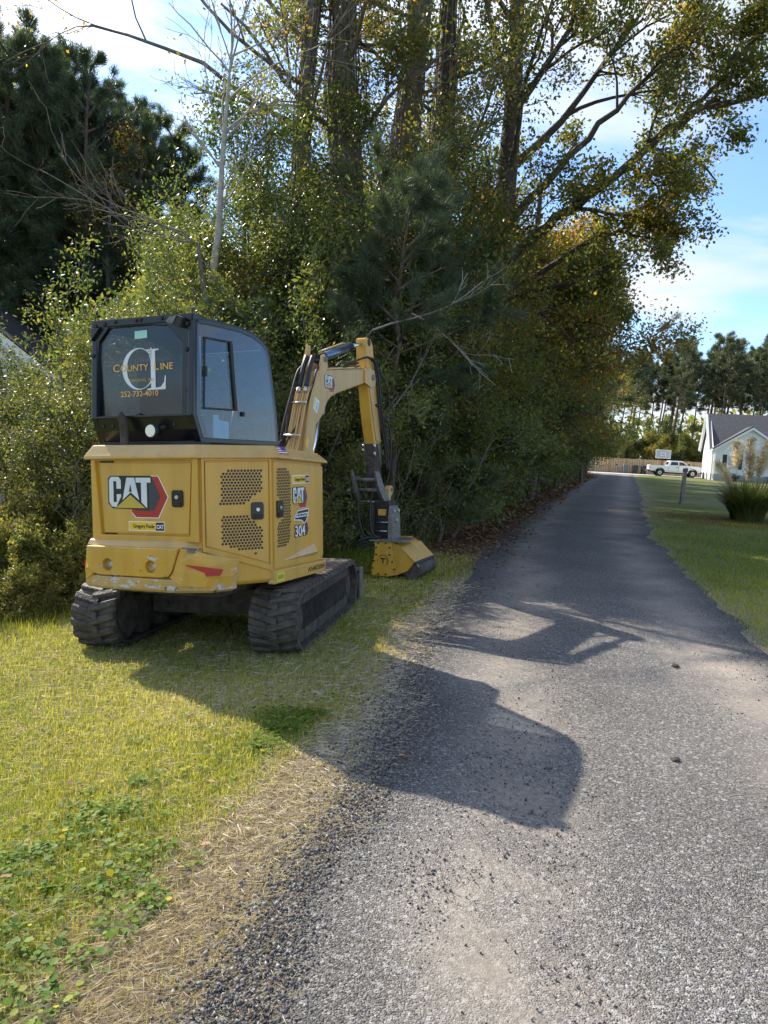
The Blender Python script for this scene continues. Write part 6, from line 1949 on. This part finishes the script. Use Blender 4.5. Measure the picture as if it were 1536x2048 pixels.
# --- basketball hoop beyond the truck
bh = empty('basketball_hoop', 'basketball hoop with a pale backboard standing behind the white truck', 'basketball hoop', (35.4, 95.4, -.35), R(-14))
tube('hoop_pole', [(0, .5, 0), (0, .5, 2.6), (0, .1, 2.95)], .06, TBLACK, bh)
ring('backboard_frame', [(-.92, 2.55), (.92, 2.55), (.92, 3.65), (-.92, 3.65)], [(-.86, 2.61), (.86, 2.61), (.86, 3.59), (-.86, 3.59)], PL((0, 0, 0), (1, 0, 0)), -.03, .02, WHITE, bh)
prism('backboard', [(-.86, 2.61), (.86, 2.61), (.86, 3.59), (-.86, 3.59)], PL((0, 0, 0), (1, 0, 0)), -.02, 0, simple('backboard_acrylic', (.34, .37, .38), .3), bh)
ring('target_square', [(-.3, 2.85), (.3, 2.85), (.3, 3.3), (-.3, 3.3)], [(-.25, 2.9), (.25, 2.9), (.25, 3.25), (-.25, 3.25)], PL((0, 0, 0), (1, 0, 0)), .001, .008, WHITE, bh)
bm = bmesh.new()
for k in range(16):
    a, b = 2 * math.pi * k / 16, 2 * math.pi * (k + 1) / 16
    add_tube(bm, [(.23 * math.cos(a), -.32 + .23 * math.sin(a), 2.80), (.23 * math.cos(b), -.32 + .23 * math.sin(b), 2.80)], .012, 5)
link('hoop_rim', bm_mesh('hoop_rim', bm), RED, bh)

# --- wheelie bins by the fence
for k, (x, y, m, lab) in enumerate([(31.1, 96.6, BINB, 'grey-blue wheeled bin, leftmost of the bins along the fence'), (32.3, 96.4, BIN, 'black wheeled bin in the middle of the bins along the fence'), (33.3, 96.2, BIN, 'black wheeled bin nearest the truck along the fence')]):
    b = empty('wheeled_bin', lab, 'bin', (x, y, 0.03), R(-10 + 6 * k), 'bins along the fence')
    loft('bin_body', [[(-.26, -.27, .05), (.26, -.27, .05), (.26, .27, .05), (-.26, .27, .05)], [(-.31, -.36, 1.0), (.31, -.36, 1.0), (.31, .36, 1.0), (-.31, .36, 1.0)]], m, b, .03)
    loft('bin_lid', [[(-.33, -.40, 1.0), (.33, -.40, 1.0), (.33, .38, 1.0), (-.33, .38, 1.0)], [(-.27, -.30, 1.10), (.27, -.30, 1.10), (.27, .33, 1.12), (-.27, .33, 1.12)]], m, b, .02)
    for x_ in (-.27, .27):
        tube('bin_wheel', [(x_ - .03, .30, .12), (x_ + .03, .30, .12)], .12, TYRE, b, 12)


# --- white crew-cab pickup, seen from its right rear side (nose to the right)
def pickup():
    t = empty('pickup_truck', 'white crew-cab pickup truck parked on the concrete in front of the board fence', 'pickup truck', (35.1, 90.7, 0.03), R(-8))
    # x along the truck, nose at +x; y across (camera side is -y)
    Lp = [(-3.0, .62), (-3.02, 1.22), (-2.98, 1.30), (-.92, 1.30), (-.90, 1.33), (1.42, 1.33), (1.50, 1.37), (2.70, 1.30), (2.86, 1.20), (2.90, .85), (2.88, .60), (2.55, .55),
          ]
    def wheel_arch(cx, r0, n=8):
        return [(cx + r0 * math.cos(a), .46 + r0 * math.sin(a)) for a in [math.pi * k / n for k in range(n + 1)]]
    low = [(2.5, .50)] + wheel_arch(1.98, .50) + [(1.4, .50), (-1.3, .52)] + wheel_arch(-1.82, .50) + [(-2.4, .60)]
    prof = Lp[:11] + low
    body = prism('body', prof, PL((0, -.98, 0), (1, 0, 0)), -1.96, 0, TRUCKW, t, .03)
    cabp = [(-.90, 1.32), (-.72, 1.86), (-.60, 1.93), (.62, 1.93), (.78, 1.88), (1.48, 1.38), (1.50, 1.32)]
    bm = bmesh.new()
    a = [bm.verts.new((x, -.94 + (.14 if z > 1.5 else 0), z)) for x, z in cabp]
    b = [bm.verts.new((x, .94 - (.14 if z > 1.5 else 0), z)) for x, z in cabp]
    bm.faces.new(a); bm.faces.new(list(reversed(b)))
    for i in range(len(a)): bm.faces.new((a[i], b[i], b[(i + 1) % len(a)], a[(i + 1) % len(a)]))
    bmesh.ops.recalc_face_normals(bm, faces=bm.faces); bevel(bm, .03)
    link('cab_top', bm_mesh('cab_top', bm), TRUCKW, t)
    for sgn in (-1, 1):
        V_ = Vector((0, -sgn * .14 * -1 * -1, .54))
        pl = PL((0, sgn * .94, 1.32), (1, 0, 0), Vector((0, -sgn * .14, .54))) if sgn < 0 else PL((0, .94, 1.32), (-1, 0, 0), Vector((0, -.14, .54)))
        mxs = 1 if sgn < 0 else -1
        for poly in ([(-.66, .06), (.24, .06), (.24, .47), (-.52, .47)], [(.36, .06), (1.32, .06), (.86, .40), (.62, .47), (.36, .47)]):
            prism('side_glass', [(x * mxs, v) for x, v in poly], pl, -.02, .012, TGLASS, t, .004)
        prism('roof_pillar', [(.25 * mxs, .04), (.35 * mxs, .04), (.35 * mxs, .50), (.25 * mxs, .50)], pl, -.02, .010, TRUCKW, t)
        ys = sgn * .985
        ypl = PL((0, ys, 0), (1, 0, 0)) if sgn < 0 else PL((0, ys, 0), (-1, 0, 0))
        for x0, x1 in ((-.86, .28), (.32, 1.42)):
            ring('door_seam', [(x0 * mxs, .62), (x1 * mxs, .62), (x1 * mxs, 1.31), (x0 * mxs, 1.31)], [((x0 + .015) * mxs, .635), ((x1 - .015) * mxs, .635), ((x1 - .015) * mxs, 1.30), ((x0 + .015) * mxs, 1.30)], ypl, -.01, .003, TBLACK, t)
        for x0 in (.06, 1.14):
            prism('door_handle', [((-.62 + .0 + x0 + .55) * mxs, 1.12), ((-.40 + x0 + .55) * mxs, 1.12), ((-.40 + x0 + .55) * mxs, 1.18), ((-.62 + x0 + .55) * mxs, 1.18)], ypl, 0, .03, TBLACK, t, .005)
        prism('fender_badge', [(1.62 * mxs, 1.08), (1.85 * mxs, 1.08), (1.85 * mxs, 1.12), (1.62 * mxs, 1.12)], ypl, 0, .008, TBLACK, t)
        prism('mirror', [(1.36 * mxs, 1.40), (1.52 * mxs, 1.40), (1.52 * mxs, 1.62), (1.36 * mxs, 1.62)], ypl, .02, .16, TBLACK, t, .02)
        prism('running_board', [(-1.2 * mxs, .42), (1.4 * mxs, .42), (1.4 * mxs, .50), (-1.2 * mxs, .50)], ypl, -.06, .05, TBLACK, t, .01)
        for cx in (-1.82, 1.98):
            ring('arch_flare', [((cx + .56 * math.cos(q)) * mxs, .46 + .56 * math.sin(q)) for q in [math.pi * k / 10 for k in range(11)]], [((cx + .49 * math.cos(q)) * mxs, .46 + .49 * math.sin(q)) for q in [math.pi * k / 10 for k in range(11)]], ypl, -.02, .02, TBLACK, t)
            w = tube('wheel', [(cx, sgn * .70, .42), (cx, sgn * .96, .42)], .42, TYRE, t, 24)
            tube('wheel_rim', [(cx, sgn * .93, .42), (cx, sgn * .972, .42)], [.25, .22], RIM, w, 16)
            tube('hub_cap', [(cx, sgn * .95, .42), (cx, sgn * .985, .42)], .08, TBLACK, w, 10)
    box('bed_floor', -2.95, -.95, -.86, .86, 1.302, 1.31, TBLACK, t)
    tg = box('tailgate', -3.05, -3.01, -.80, .80, .72, 1.24, simple('tailgate_grey', (.45, .46, .47), .35), t, .01)
    box('tailgate_handle', -3.07, -3.04, -.18, .18, 1.05, 1.14, TBLACK, tg)
    for y0 in (-.975, .81):
        box('tail_lamp', -3.06, -2.94, y0, y0 + .165, .88, 1.24, TAIL, t, .01)
    box('rear_bumper', -3.22, -2.98, -.94, .94, .52, .72, TBLACK, t, .03)
    box('front_bumper', 2.84, 3.04, -.94, .94, .48, .74, TBLACK, t, .03)
    for y0 in (-.97, .70):
        box('headlight', 2.80, 2.915, y0, y0 + .27, .92, 1.18, LENS, t, .02)
    box('grille', 2.86, 2.925, -.66, .66, .80, 1.20, TBLACK, t, .02)
    box('underbody', -2.7, 2.6, -.70, .70, .36, .62, TBLACK, t)
    prism('rear_glass', [(-.70, .08), (.70, .08), (.62, .46), (-.62, .46)], PL((-.90, 0, 1.32), (0, -1, 0), Vector((.18, 0, .54))), -.02, .012, TGLASS, t)
    prism('windscreen', [(-.72, .05), (.72, .05), (.62, .80), (-.62, .80)], PL((1.48, 0, 1.38), (0, 1, 0), Vector((-.70, 0, .50))), -.02, .012, TGLASS, t)


pickup()

# --- low white cabinet (heat pump) by the house corner
ac = empty('heat_pump', 'small white heat pump standing beside the corner of the white house', 'heat pump', (37.6, 86.4, 0), R(-16))
box('pump_case', -.42, .42, -.42, .42, .05, .85, simple('pump_white', (.62, .63, .62), .5), ac, .04)
for k in range(6):
    box('pump_louvre', -.36, .36, -.435, -.42, .16 + k * .10, .21 + k * .10, simple('pump_grey', (.22, .22, .22), .6) if k == 0 else MATS['pump_grey'], ac)
tube('fan_guard', [(0, 0, .85), (0, 0, .88)], .34, MATS['pump_grey'], ac, 20)


# --- white house: local x along its front, y into it
def house():
    hs = empty('white_house', 'white clapboard house with a dark shingle roof and front gable at the right', 'house', (36.15, 82.6, -.05), R(-17))
    FH = .75                                      # foundation
    EV = 3.65                                     # eaves
    fnd = box('foundation', 0, 18, .9, 9.6, 0, FH, BLOCK, hs)
    box('foundation', .15, 7.2, -.62, .9, 0, FH - .003, BLOCK, hs)

    def siding(name, x0, x1, y, z0, z1, parent, gable=None, axis='x', flip=1):
        """Clapboards: each course leans out at its foot."""
        bm = bmesh.new()
        n = int((z1 - z0) / .125)
        for k in range(n):
            za, zb = z0 + k * .125, z0 + (k + 1) * .125
            if gable:
                xm, zp, ze = gable
                f = lambda z: max(0, (z - ze) / (zp - ze)) if z > ze else 0
                a0, a1 = x0 + (xm - x0) * f(za), x1 + (xm - x1) * f(za)
                if a1 - a0 < .1: break
            else:
                a0, a1 = x0, x1
            o = .032 * flip
            P = [(a0, y - o, za), (a1, y - o, za), (a1, y - .004 * flip, zb), (a0, y - .004 * flip, zb), (a0, y, za), (a1, y, za)]
            if axis == 'y': P = [(p[1], p[0], p[2]) for p in P]
            v = [bm.verts.new(p) for p in P]
            bm.faces.new(v[:4]); bm.faces.new((v[0], v[4], v[5], v[1]))
        return link(name, bm_mesh(name, bm), SIDING, parent, 'stuff')
    # walls
    w = box('wall', .02, 17.98, .92, 9.58, FH, EV, SIDING, hs)
    siding('clapboards', 7.2, 17.98, .918, FH, EV, w)
    siding('clapboards', .92, 9.58, .018, FH, 6.6, w, gable=(5.2, 7.6, EV), axis='y')
    ww = box('wall', .17, 7.18, -.60, .92, FH, EV, SIDING, hs)
    siding('clapboards', .17, 7.18, -.602, FH, 5.9, ww, gable=(3.68, 5.98, EV))
    # gables (solid)
    prism('gable_wall', [(-.6 + .62, EV), (9.58 - .6 + .6, EV), (5.2, 7.55)], PL((.03, 0, 0), (0, 1, 0)), -.05, -.01, SIDING, w)
    prism('gable_wall', [(.17, EV), (7.18, EV), (3.68, 5.90)], PL((0, -.598, 0), (1, 0, 0)), -.05, -.003, SIDING, ww)
    for x in (.17, 7.06):
        box('corner_board', x - .02, x + .12, -.64, -.60, FH, EV, TRIM, hs)
    box('corner_board', -.02, .02, .86, 1.0, FH, EV, TRIM, hs)
    # roofs
    rf = empty('roof', parent=hs)
    def slab(name, pts, th, mat, parent):
        bm = bmesh.new()
        v = [bm.verts.new(p) for p in pts]
        bm.faces.new(v)
        bmesh.ops.recalc_face_normals(bm, faces=bm.faces)
        bmesh.ops.solidify(bm, geom=bm.faces[:], thickness=th)
        return link(name, bm_mesh(name, bm), mat, parent)
    RZ = 7.72
    slab('roof_slope', [(-.30, .50, EV - .12), (18.3, .50, EV - .12), (18.3, 5.25, RZ), (-.30, 5.25, RZ)], .10, SHINGLE, rf)
    slab('roof_slope', [(-.30, 10.0, EV - .12), (18.3, 10.0, EV - .12), (18.3, 5.25, RZ), (-.30, 5.25, RZ)], .10, SHINGLE, rf)
    slab('roof_slope', [(-.15, -1.0, EV - .16), (-.15, 2.0, EV - .16), (3.68, 5.0, 6.05), (3.68, -1.0, 6.05)], .10, SHINGLE, rf)
    slab('roof_slope', [(7.5, -1.0, EV - .16), (7.5, 2.0, EV - .16), (3.68, 5.0, 6.05), (3.68, -1.0, 6.05)], .10, SHINGLE, rf)
    # rakes
    for a, b in (((-.17, EV - .22), (3.68, 5.99)), ((7.52, EV - .22), (3.68, 5.99))):
        prism('rake_board', [a, b, (b[0], b[1] - .26), (a[0], a[1] - .20)], PL((0, -1.01, 0), (1, 0, 0)), -.05, .01, TRIM, rf)
        prism('soffit', [a, b, (b[0], b[1] - .05), (a[0], a[1] - .05)], PL((0, -.98, 0), (1, 0, 0)), -.38, -.03, TRIM, rf)
    for a, b in (((.45, EV - .20), (5.25, RZ - .06)), ((10.05, EV - .20), (5.25, RZ - .06))):
        prism('rake_board', [a, b, (b[0], b[1] - .28), (a[0], a[1] - .22)], PL((-.31, 0, 0), (0, 1, 0)), -.01, .05, TRIM, rf)
        prism('soffit', [a, b, (b[0], b[1] - .06), (a[0], a[1] - .06)], PL((-.27, 0, 0), (0, 1, 0)), -.30, .03, TRIM, rf)
    box('gutter', -.22, .12, -1.0, 1.0, EV - .30, EV - .16, TRIM, rf)
    tube('downpipe', [(-.02, -.70, EV - .3), (.08, -.66, EV - .6), (.08, -.66, .2)], .05, TRIM, hs, 6)
    # arched gable vent
    pts = [(3.68 + .62 * math.cos(a), 4.55 + .46 * math.sin(a)) for a in [math.pi * k / 10 for k in range(11)]]
    FP = PL((0, -.62, 0), (1, 0, 0))
    v_ = prism('arched_vent', pts, FP, -.02, .03, TRIM, hs)
    prism('vent_louvre', [(3.68 + .50 * math.cos(a), 4.59 + .36 * math.sin(a)) for a in [math.pi * k / 10 for k in range(11)]], FP, 0, .036, SHUT, v_)
    for x in (-.25, 0, .25):
        prism('vent_bar', [(3.66 + x, 4.59), (3.70 + x, 4.59), (3.70 + x, 4.93 - abs(x) * .3), (3.66 + x, 4.93 - abs(x) * .3)], FP, 0, .042, TRIM, v_)

    # windows with shutters
    def window(x, z0, z1, w_, pl, parent, shutters=True):
        f = ring('window', [(x - w_ / 2 - .08, z0 - .08), (x + w_ / 2 + .08, z0 - .08), (x + w_ / 2 + .08, z1 + .08), (x - w_ / 2 - .08, z1 + .08)], [(x - w_ / 2, z0), (x + w_ / 2, z0), (x + w_ / 2, z1), (x - w_ / 2, z1)], pl, -.02, .05, TRIM, parent)
        prism('window_glass', [(x - w_ / 2, z0), (x + w_ / 2, z0), (x + w_ / 2, z1), (x - w_ / 2, z1)], pl, -.02, .01, PANE, f)
        zm = (z0 + z1) / 2
        prism('sash_bar', [(x - w_ / 2, zm - .03), (x + w_ / 2, zm - .03), (x + w_ / 2, zm + .03), (x - w_ / 2, zm + .03)], pl, .005, .03, TRIM, f)
        for q in (-.17, .17):
            prism('glazing_bar', [(x + q - .012, z0), (x + q + .012, z0), (x + q + .012, z1), (x + q - .012, z1)], pl, .005, .022, TRIM, f)
        if shutters:
            for sg in (-1, 1):
                a, b = sorted((x + sg * (w_ / 2 + .10), x + sg * (w_ / 2 + .52)))
                prism('shutter', [(a, z0 - .08), (b, z0 - .08), (b, z1 + .08), (a, z1 + .08)], pl, -.02, .045, SHUT, parent, .01)
    for x in (1.95, 5.4):
        window(x, 1.45, 2.85, .95, FP, hs)
    window(12.4, 1.45, 2.85, .95, PL((0, .90, 0), (1, 0, 0)), hs)
    window(-5.2, 1.45, 2.85, .95, PL((.01, 0, 0), (0, -1, 0)), hs, False)
    # crawl-space vents
    for x in (1.6, 7.6):
        prism('foundation_vent', [(x - .3, .28), (x + .3, .28), (x + .3, .58), (x - .3, .58)], FP, -.02, .012, SHUT, hs)


house()

# shrubs at the foot of the house
for k, (px, py) in enumerate([(37.9, 81.1), (41.6, 79.9), (44.2, 79.0)]):
    put_shrub('dark', k, px, py, 1.0, 'low dark foundation shrub at the foot of the white house', 1.0 * k, 'foundation shrubs at the white house', 1.1, 'foundation_shrub')

# --- glimpse of a pale house through the left bushes
lh = empty('pale_house', 'pale house gable glimpsed over the bushes at the left edge', 'house', (-13.75, 22.0, -.6), R(10))
box('wall', -5, 5, 0, 8, .15, 2.9, SIDING, lh)
prism('gable_wall', [(-5, 2.9), (5, 2.9), (0, 6.5)], PL((0, 0, 0), (1, 0, 0)), -.2, 0, SIDING, lh)
for sg in (-1, 1):
    bm = bmesh.new()
    v = [bm.verts.new(p) for p in ((sg * 5.5, -.5, 2.6), (sg * 5.5, 8.4, 2.6), (0, 8.4, 6.7), (0, -.5, 6.7))]
    bm.faces.new(v); bmesh.ops.solidify(bm, geom=bm.faces[:], thickness=.14)
    link('roof_slope', bm_mesh('roof_slope', bm), SHINGLE, lh)
    prism('rake_board', [(sg * 5.5, 2.55), (0, 6.65), (0, 6.35), (sg * 5.5, 2.27)], PL((0, -.50, 0), (1, 0, 0)), -.04, .02, TRIM, lh)

# --- fallen logs at the left edge
lg = empty('fallen_logs', 'grey sawn logs lying in the weeds at the left edge', 'log pile', (-4.75, 8.15, gzf(-4.75, 8.15)), R(10))
for a, b, r_ in (((-1.2, 0, .95), (.55, -.1, 1.0), .10), ((-1.3, -.25, .62), (.35, -.3, .66), .09), ((-1.2, .1, .35), (.6, 0, .40), .12), ((-1.0, -.15, .12), (.5, -.2, .12), .12)):
    tube('log', [a, b], [r_, r_ * .9], BARK_W, lg, 10)

# --- pampas grass clump by the lawn
def pampas():
    r = np.random.default_rng(8)
    t = empty('pampas_grass', 'big pampas grass clump with feathery plumes in a dark bed on the right lawn', 'pampas grass', (10.95, 22.3, 0))
    n, m = 2600, 5
    az = r.random(n) * 6.283; ro = .45 * np.sqrt(r.random(n)); L = .95 + .75 * r.random(n)
    ln = .15 + .95 * r.random(n)
    b = np.stack([np.cos(az) * ro, np.sin(az) * ro, np.zeros(n)], 1)
    hd = np.stack([np.cos(az + r.normal(size=n) * .3), np.sin(az + r.normal(size=n) * .3), np.zeros(n)], 1)
    sd = np.stack([-hd[:, 1], hd[:, 0], np.zeros(n)], 1)
    V = []
    for k in range(m + 1):
        s = k / m
        c = b + hd * (L * ln * (s ** 1.7) * .95)[:, None] + np.array([0, 0, 1.]) * (L * (s - .42 * ln * s ** 3.0) * .95)[:, None]
        w = (.011 * (1 - s * .9))
        V += [c - sd * w, c + sd * w]
    V = np.stack(V, 1).reshape(-1, 3)
    i = np.arange(n)[:, None] * (2 * (m + 1))
    F = np.concatenate([i + np.array([[2 * k, 2 * k + 1, 2 * k + 3, 2 * k + 2]]) for k in range(m)], 0)
    tint = np.tile(np.clip(r.normal(.52, .24, n), 0, 1), m)
    link('leaves', np_mesh('leaves', V, F, tint=tint), leaf_mat('pampas_leaf', [(0, (.035, .070, .016)), (.6, (.09, .13, .03)), (1, (.30, .25, .10))], transl=.3, tgain=1.7), t, 'stuff')
    PM = leaf_mat('plume', [(0, (.46, .40, .33)), (1, (.70, .64, .56))], transl=.45, tgain=1.4, rough=.8)
    for k, (dx, h, ln_) in enumerate(((-.52, 2.35, .02), (-.22, 2.45, -.01), (-.15, 2.0, .02), (.35, 2.45, .10), (.42, 2.25, .12), (.05, 2.1, .04), (.75, 1.9, .2), (-.8, 1.7, -.2))):
        s = Skel(900 + k)
        dy = float(r.normal() * .2)
        top = np.array([dx + ln_ * h, dy, h])
        s.tubes.append((np.array([[dx * .4, dy * .4, 0], [dx * .8, dy * .8, h * .6], top]), np.array([.010, .008, .004])))
        st = tube('plume_stalk', [tuple(p) for p in s.tubes[0][0]], .008, simple('plume_stalk', (.34, .28, .16), .8) if k == 0 else MATS['plume_stalk'], t, 5)
        d = (top - s.tubes[0][0][1]); d /= np.linalg.norm(d)
        q = np.random.default_rng(40 + k)
        u = q.random(420)
        sites = [(top - d * .72 * a, d + q.normal(size=3) * .2) for a in u]
        P = np.array([p for p, _ in sites]); a_ = u
        P = P + q.normal(size=P.shape) * (.028 + .055 * np.sin(np.clip(a_, 0, 1) * 3.0))[:, None]
        link('plume', leaves_mesh('plume', list(zip(P, [d_ for _, d_ in sites])), 3, .012, .10, .14, PM, q, base=.5), None, t)


pampas()
for k, (x, y, s_) in enumerate([(12.6, 22.6, .9)]):
    put_shrub('dark', k, x, y, s_, 'low shrub in the mulched bed beside the pampas grass', k * 2.0, 'low shrubs in the pampas bed', 1.0, 'bed_shrub')

# --- pine wood beyond the fence: tall bare trunks, crowns high up
PR_A = [pine_parts(500 + k, 20, .21, .59, 28, 2.9, 18, .42, .052, NEEDLE_FAR, BARK_P, sites=5, lean=(.05 + .02 * k, 0), droop=.02, kids=(4, 6), base=.5, jit=.14) for k in range(4)]
G5 = 'tall bare-trunked pines of the wood beyond the fence'
LB5 = 'tall pine with a bare trunk and high crown in the wood beyond the fence'
k = 0
rp = random.Random(9)
for row, (Y0, n, x0, x1) in enumerate([(108, 13, 33, 66), (116, 15, 34, 72), (126, 15, 36, 80), (138, 12, 39, 86)]):
    for i in range(n):
        x = x0 + (x1 - x0) * (i + rp.uniform(.15, .85)) / n
        if x / Y0 > .60: continue
        h = 17.6 * rp.uniform(.86, 1.1) * (1 + .04 * row) * (1 + .006 * (x - 40))
        lab = LB5
        if row == 0 and i == 1: lab = 'thick pine trunk leaning right, directly above the left end of the board fence'
        plant('tall_pine', lab, 'pine tree', (x, Y0 + rp.uniform(-4, 4), 0), PR_A[k % 4], rp.uniform(-.5, .5), h / 20, G5)
        k += 1
# lower leafy trees at the wood's edge behind the fence
UND = broad_parts(340, [(0, 0, -.2), (.1, 0, 2), (0, .1, 4), (.1, 0, 6)], [.12, .10, .07, .02], ring_limbs(41, 14, .08, .98, 2.2, .04, (-.05, .7)), 10, .17, .6, AUTUMN, BARK_G, base=.35, sigma=.26, sites=3, spread=.25)
UNG = broad_parts(341, [(0, 0, -.2), (.1, 0, 2), (0, .1, 4), (.1, 0, 5.5)], [.12, .10, .07, .02], ring_limbs(42, 14, .06, .98, 2.3, .04, (-.05, .7)), 10, .17, .6, MYRTLE, BARK_G, base=.5, sigma=.26, sites=3, spread=.25)
for i in range(24):
    x = 25 + 27 * (i + rp.random()) / 24
    y = 100.8 + (i % 3) * 3.2 + rp.uniform(-.6, .6) - (x - 27) * .16
    sc = rp.uniform(.50, .85) * (1 + .2 * (i % 3))
    plant('understorey_tree', 'leafy autumn understorey tree between the board fence and the far pines', 'tree', (x, y, 0), UND if i % 4 == 1 else UNG, rp.uniform(0, 6.28), sc, 'leafy trees behind the board fence')
# far tree line closing the view
r = np.random.default_rng(77)
n = 26000
a = r.random(n)
x = -260 + 620 * a; yb = 205 + 40 * np.sin(a * 9) + r.normal(size=n) * 7
hmax = 8.5 + 4 * vnoise(x * .06, yb * 0, 3) + 3 * vnoise(x * .2, yb * 0, 6)
P = np.stack([x, yb, hmax * r.random(n) ** .8], 1)
D = r.normal(size=(n, 3)); D /= np.linalg.norm(D, axis=1)[:, None]
S = np.cross(D, r.normal(size=(n, 3))); S /= np.linalg.norm(S, axis=1)[:, None]
l = 1.4 * (.5 + r.random(n))[:, None]
V = np.stack([P, P + D * l * .5 + S * l * .3, P + D * l, P + D * l * .5 - S * l * .3], 1).reshape(-1, 3)
link('distant_wood', np_mesh('distant_wood', V, np.arange(4 * n).reshape(-1, 4), tint=clump_tint(P, r, .45, .2, .1)), OAK, kind='stuff')

# --- a few small things on the drive
for k, (x, y, s_) in enumerate([(1.62, 3.83, .024), (2.33, 5.66, .03)]):
    bm = bmesh.new(); bmesh.ops.create_icosphere(bm, subdivisions=2, radius=s_)
    q = random.Random(k)
    for v in bm.verts: v.co *= q.uniform(.75, 1.15); v.co.z *= .6
    o = link('stone', bm_mesh('stone', bm), BARK_D if k == 0 else BARK_D)
    o.location = (x, y, .03)
    tag(o, ['small dark stone lying alone in the sunlit gravel', 'dark clod at the tip of the boom shadow on the drive'][k], 'stone')

# ------------------------------------------------------------------ labels: every one of a kind told apart by its place
TENS = ['', '', 'twenty', 'thirty', 'forty', 'fifty', 'sixty', 'seventy']
ORD = ['', 'first', 'second', 'third', 'fourth', 'fifth', 'sixth', 'seventh', 'eighth', 'ninth', 'tenth', 'eleventh', 'twelfth', 'thirteenth', 'fourteenth', 'fifteenth', 'sixteenth', 'seventeenth', 'eighteenth', 'nineteenth']


def ordinal(n):
    if n < 20: return ORD[n]
    if n % 10 == 0: return TENS[n // 10][:-1] + 'ieth'
    return TENS[n // 10] + '-' + ORD[n % 10]


def rank(shared, key, fmt):
    """Objects that share a label get one each, in the order of key."""
    L = [o for o in COL.objects if o.get('label') == shared]
    for i, o in enumerate(sorted(L, key=key)):
        o['label'] = fmt(ordinal(i + 1), o)


def bear(o): return o.location.x / max(o.location.y, 1)


rank(LB4, bear, lambda n, o: 'tall dark backlit pine at the upper left, %s from the left in its stand' % n)
rank(LB5, bear, lambda n, o: 'bare-trunked pine with a high crown beyond the fence, %s trunk from the left' % n)
rank(LB1, bear, lambda n, o: 'sunlit waxy green bush behind the excavator, %s from the left' % n)
rank(LB2, lambda o: o.location.y, lambda n, o: 'dark evergreen hedge shrub left of the drive, %s from the excavator end' % n)
rank('LOWWEED', bear, lambda n, o: 'low leafy weed clump at the foot of the left bushes, %s from the left' % n)
rank(LB3, lambda o: o.location.y, lambda n, o: 'leafy woodland tree behind the hedge, %s counting away from the excavator' % n)
rank('vine-tangled small tree filling the thicket below the tall trunks', bear, lambda n, o: 'vine-tangled small tree below the tall trunks, %s from the left' % n)
rank('leafy autumn understorey tree between the board fence and the far pines', bear, lambda n, o: 'leafy understorey tree behind the board fence, %s from the left' % n)
rank('low brownish understorey tree in the shade below the left pines', bear, lambda n, o: 'low brownish tree in the shade below the left pines, %s from the left' % n)
rank('low dark foundation shrub at the foot of the white house', bear, lambda n, o: 'low dark shrub at the foot of the white house, %s from the left' % n)
rank('pine at the far end of the belt, its dark tufts overhanging the drive', lambda o: o.location.y, lambda n, o: 'dark-tufted pine at the far end of the belt, %s along the drive' % n)
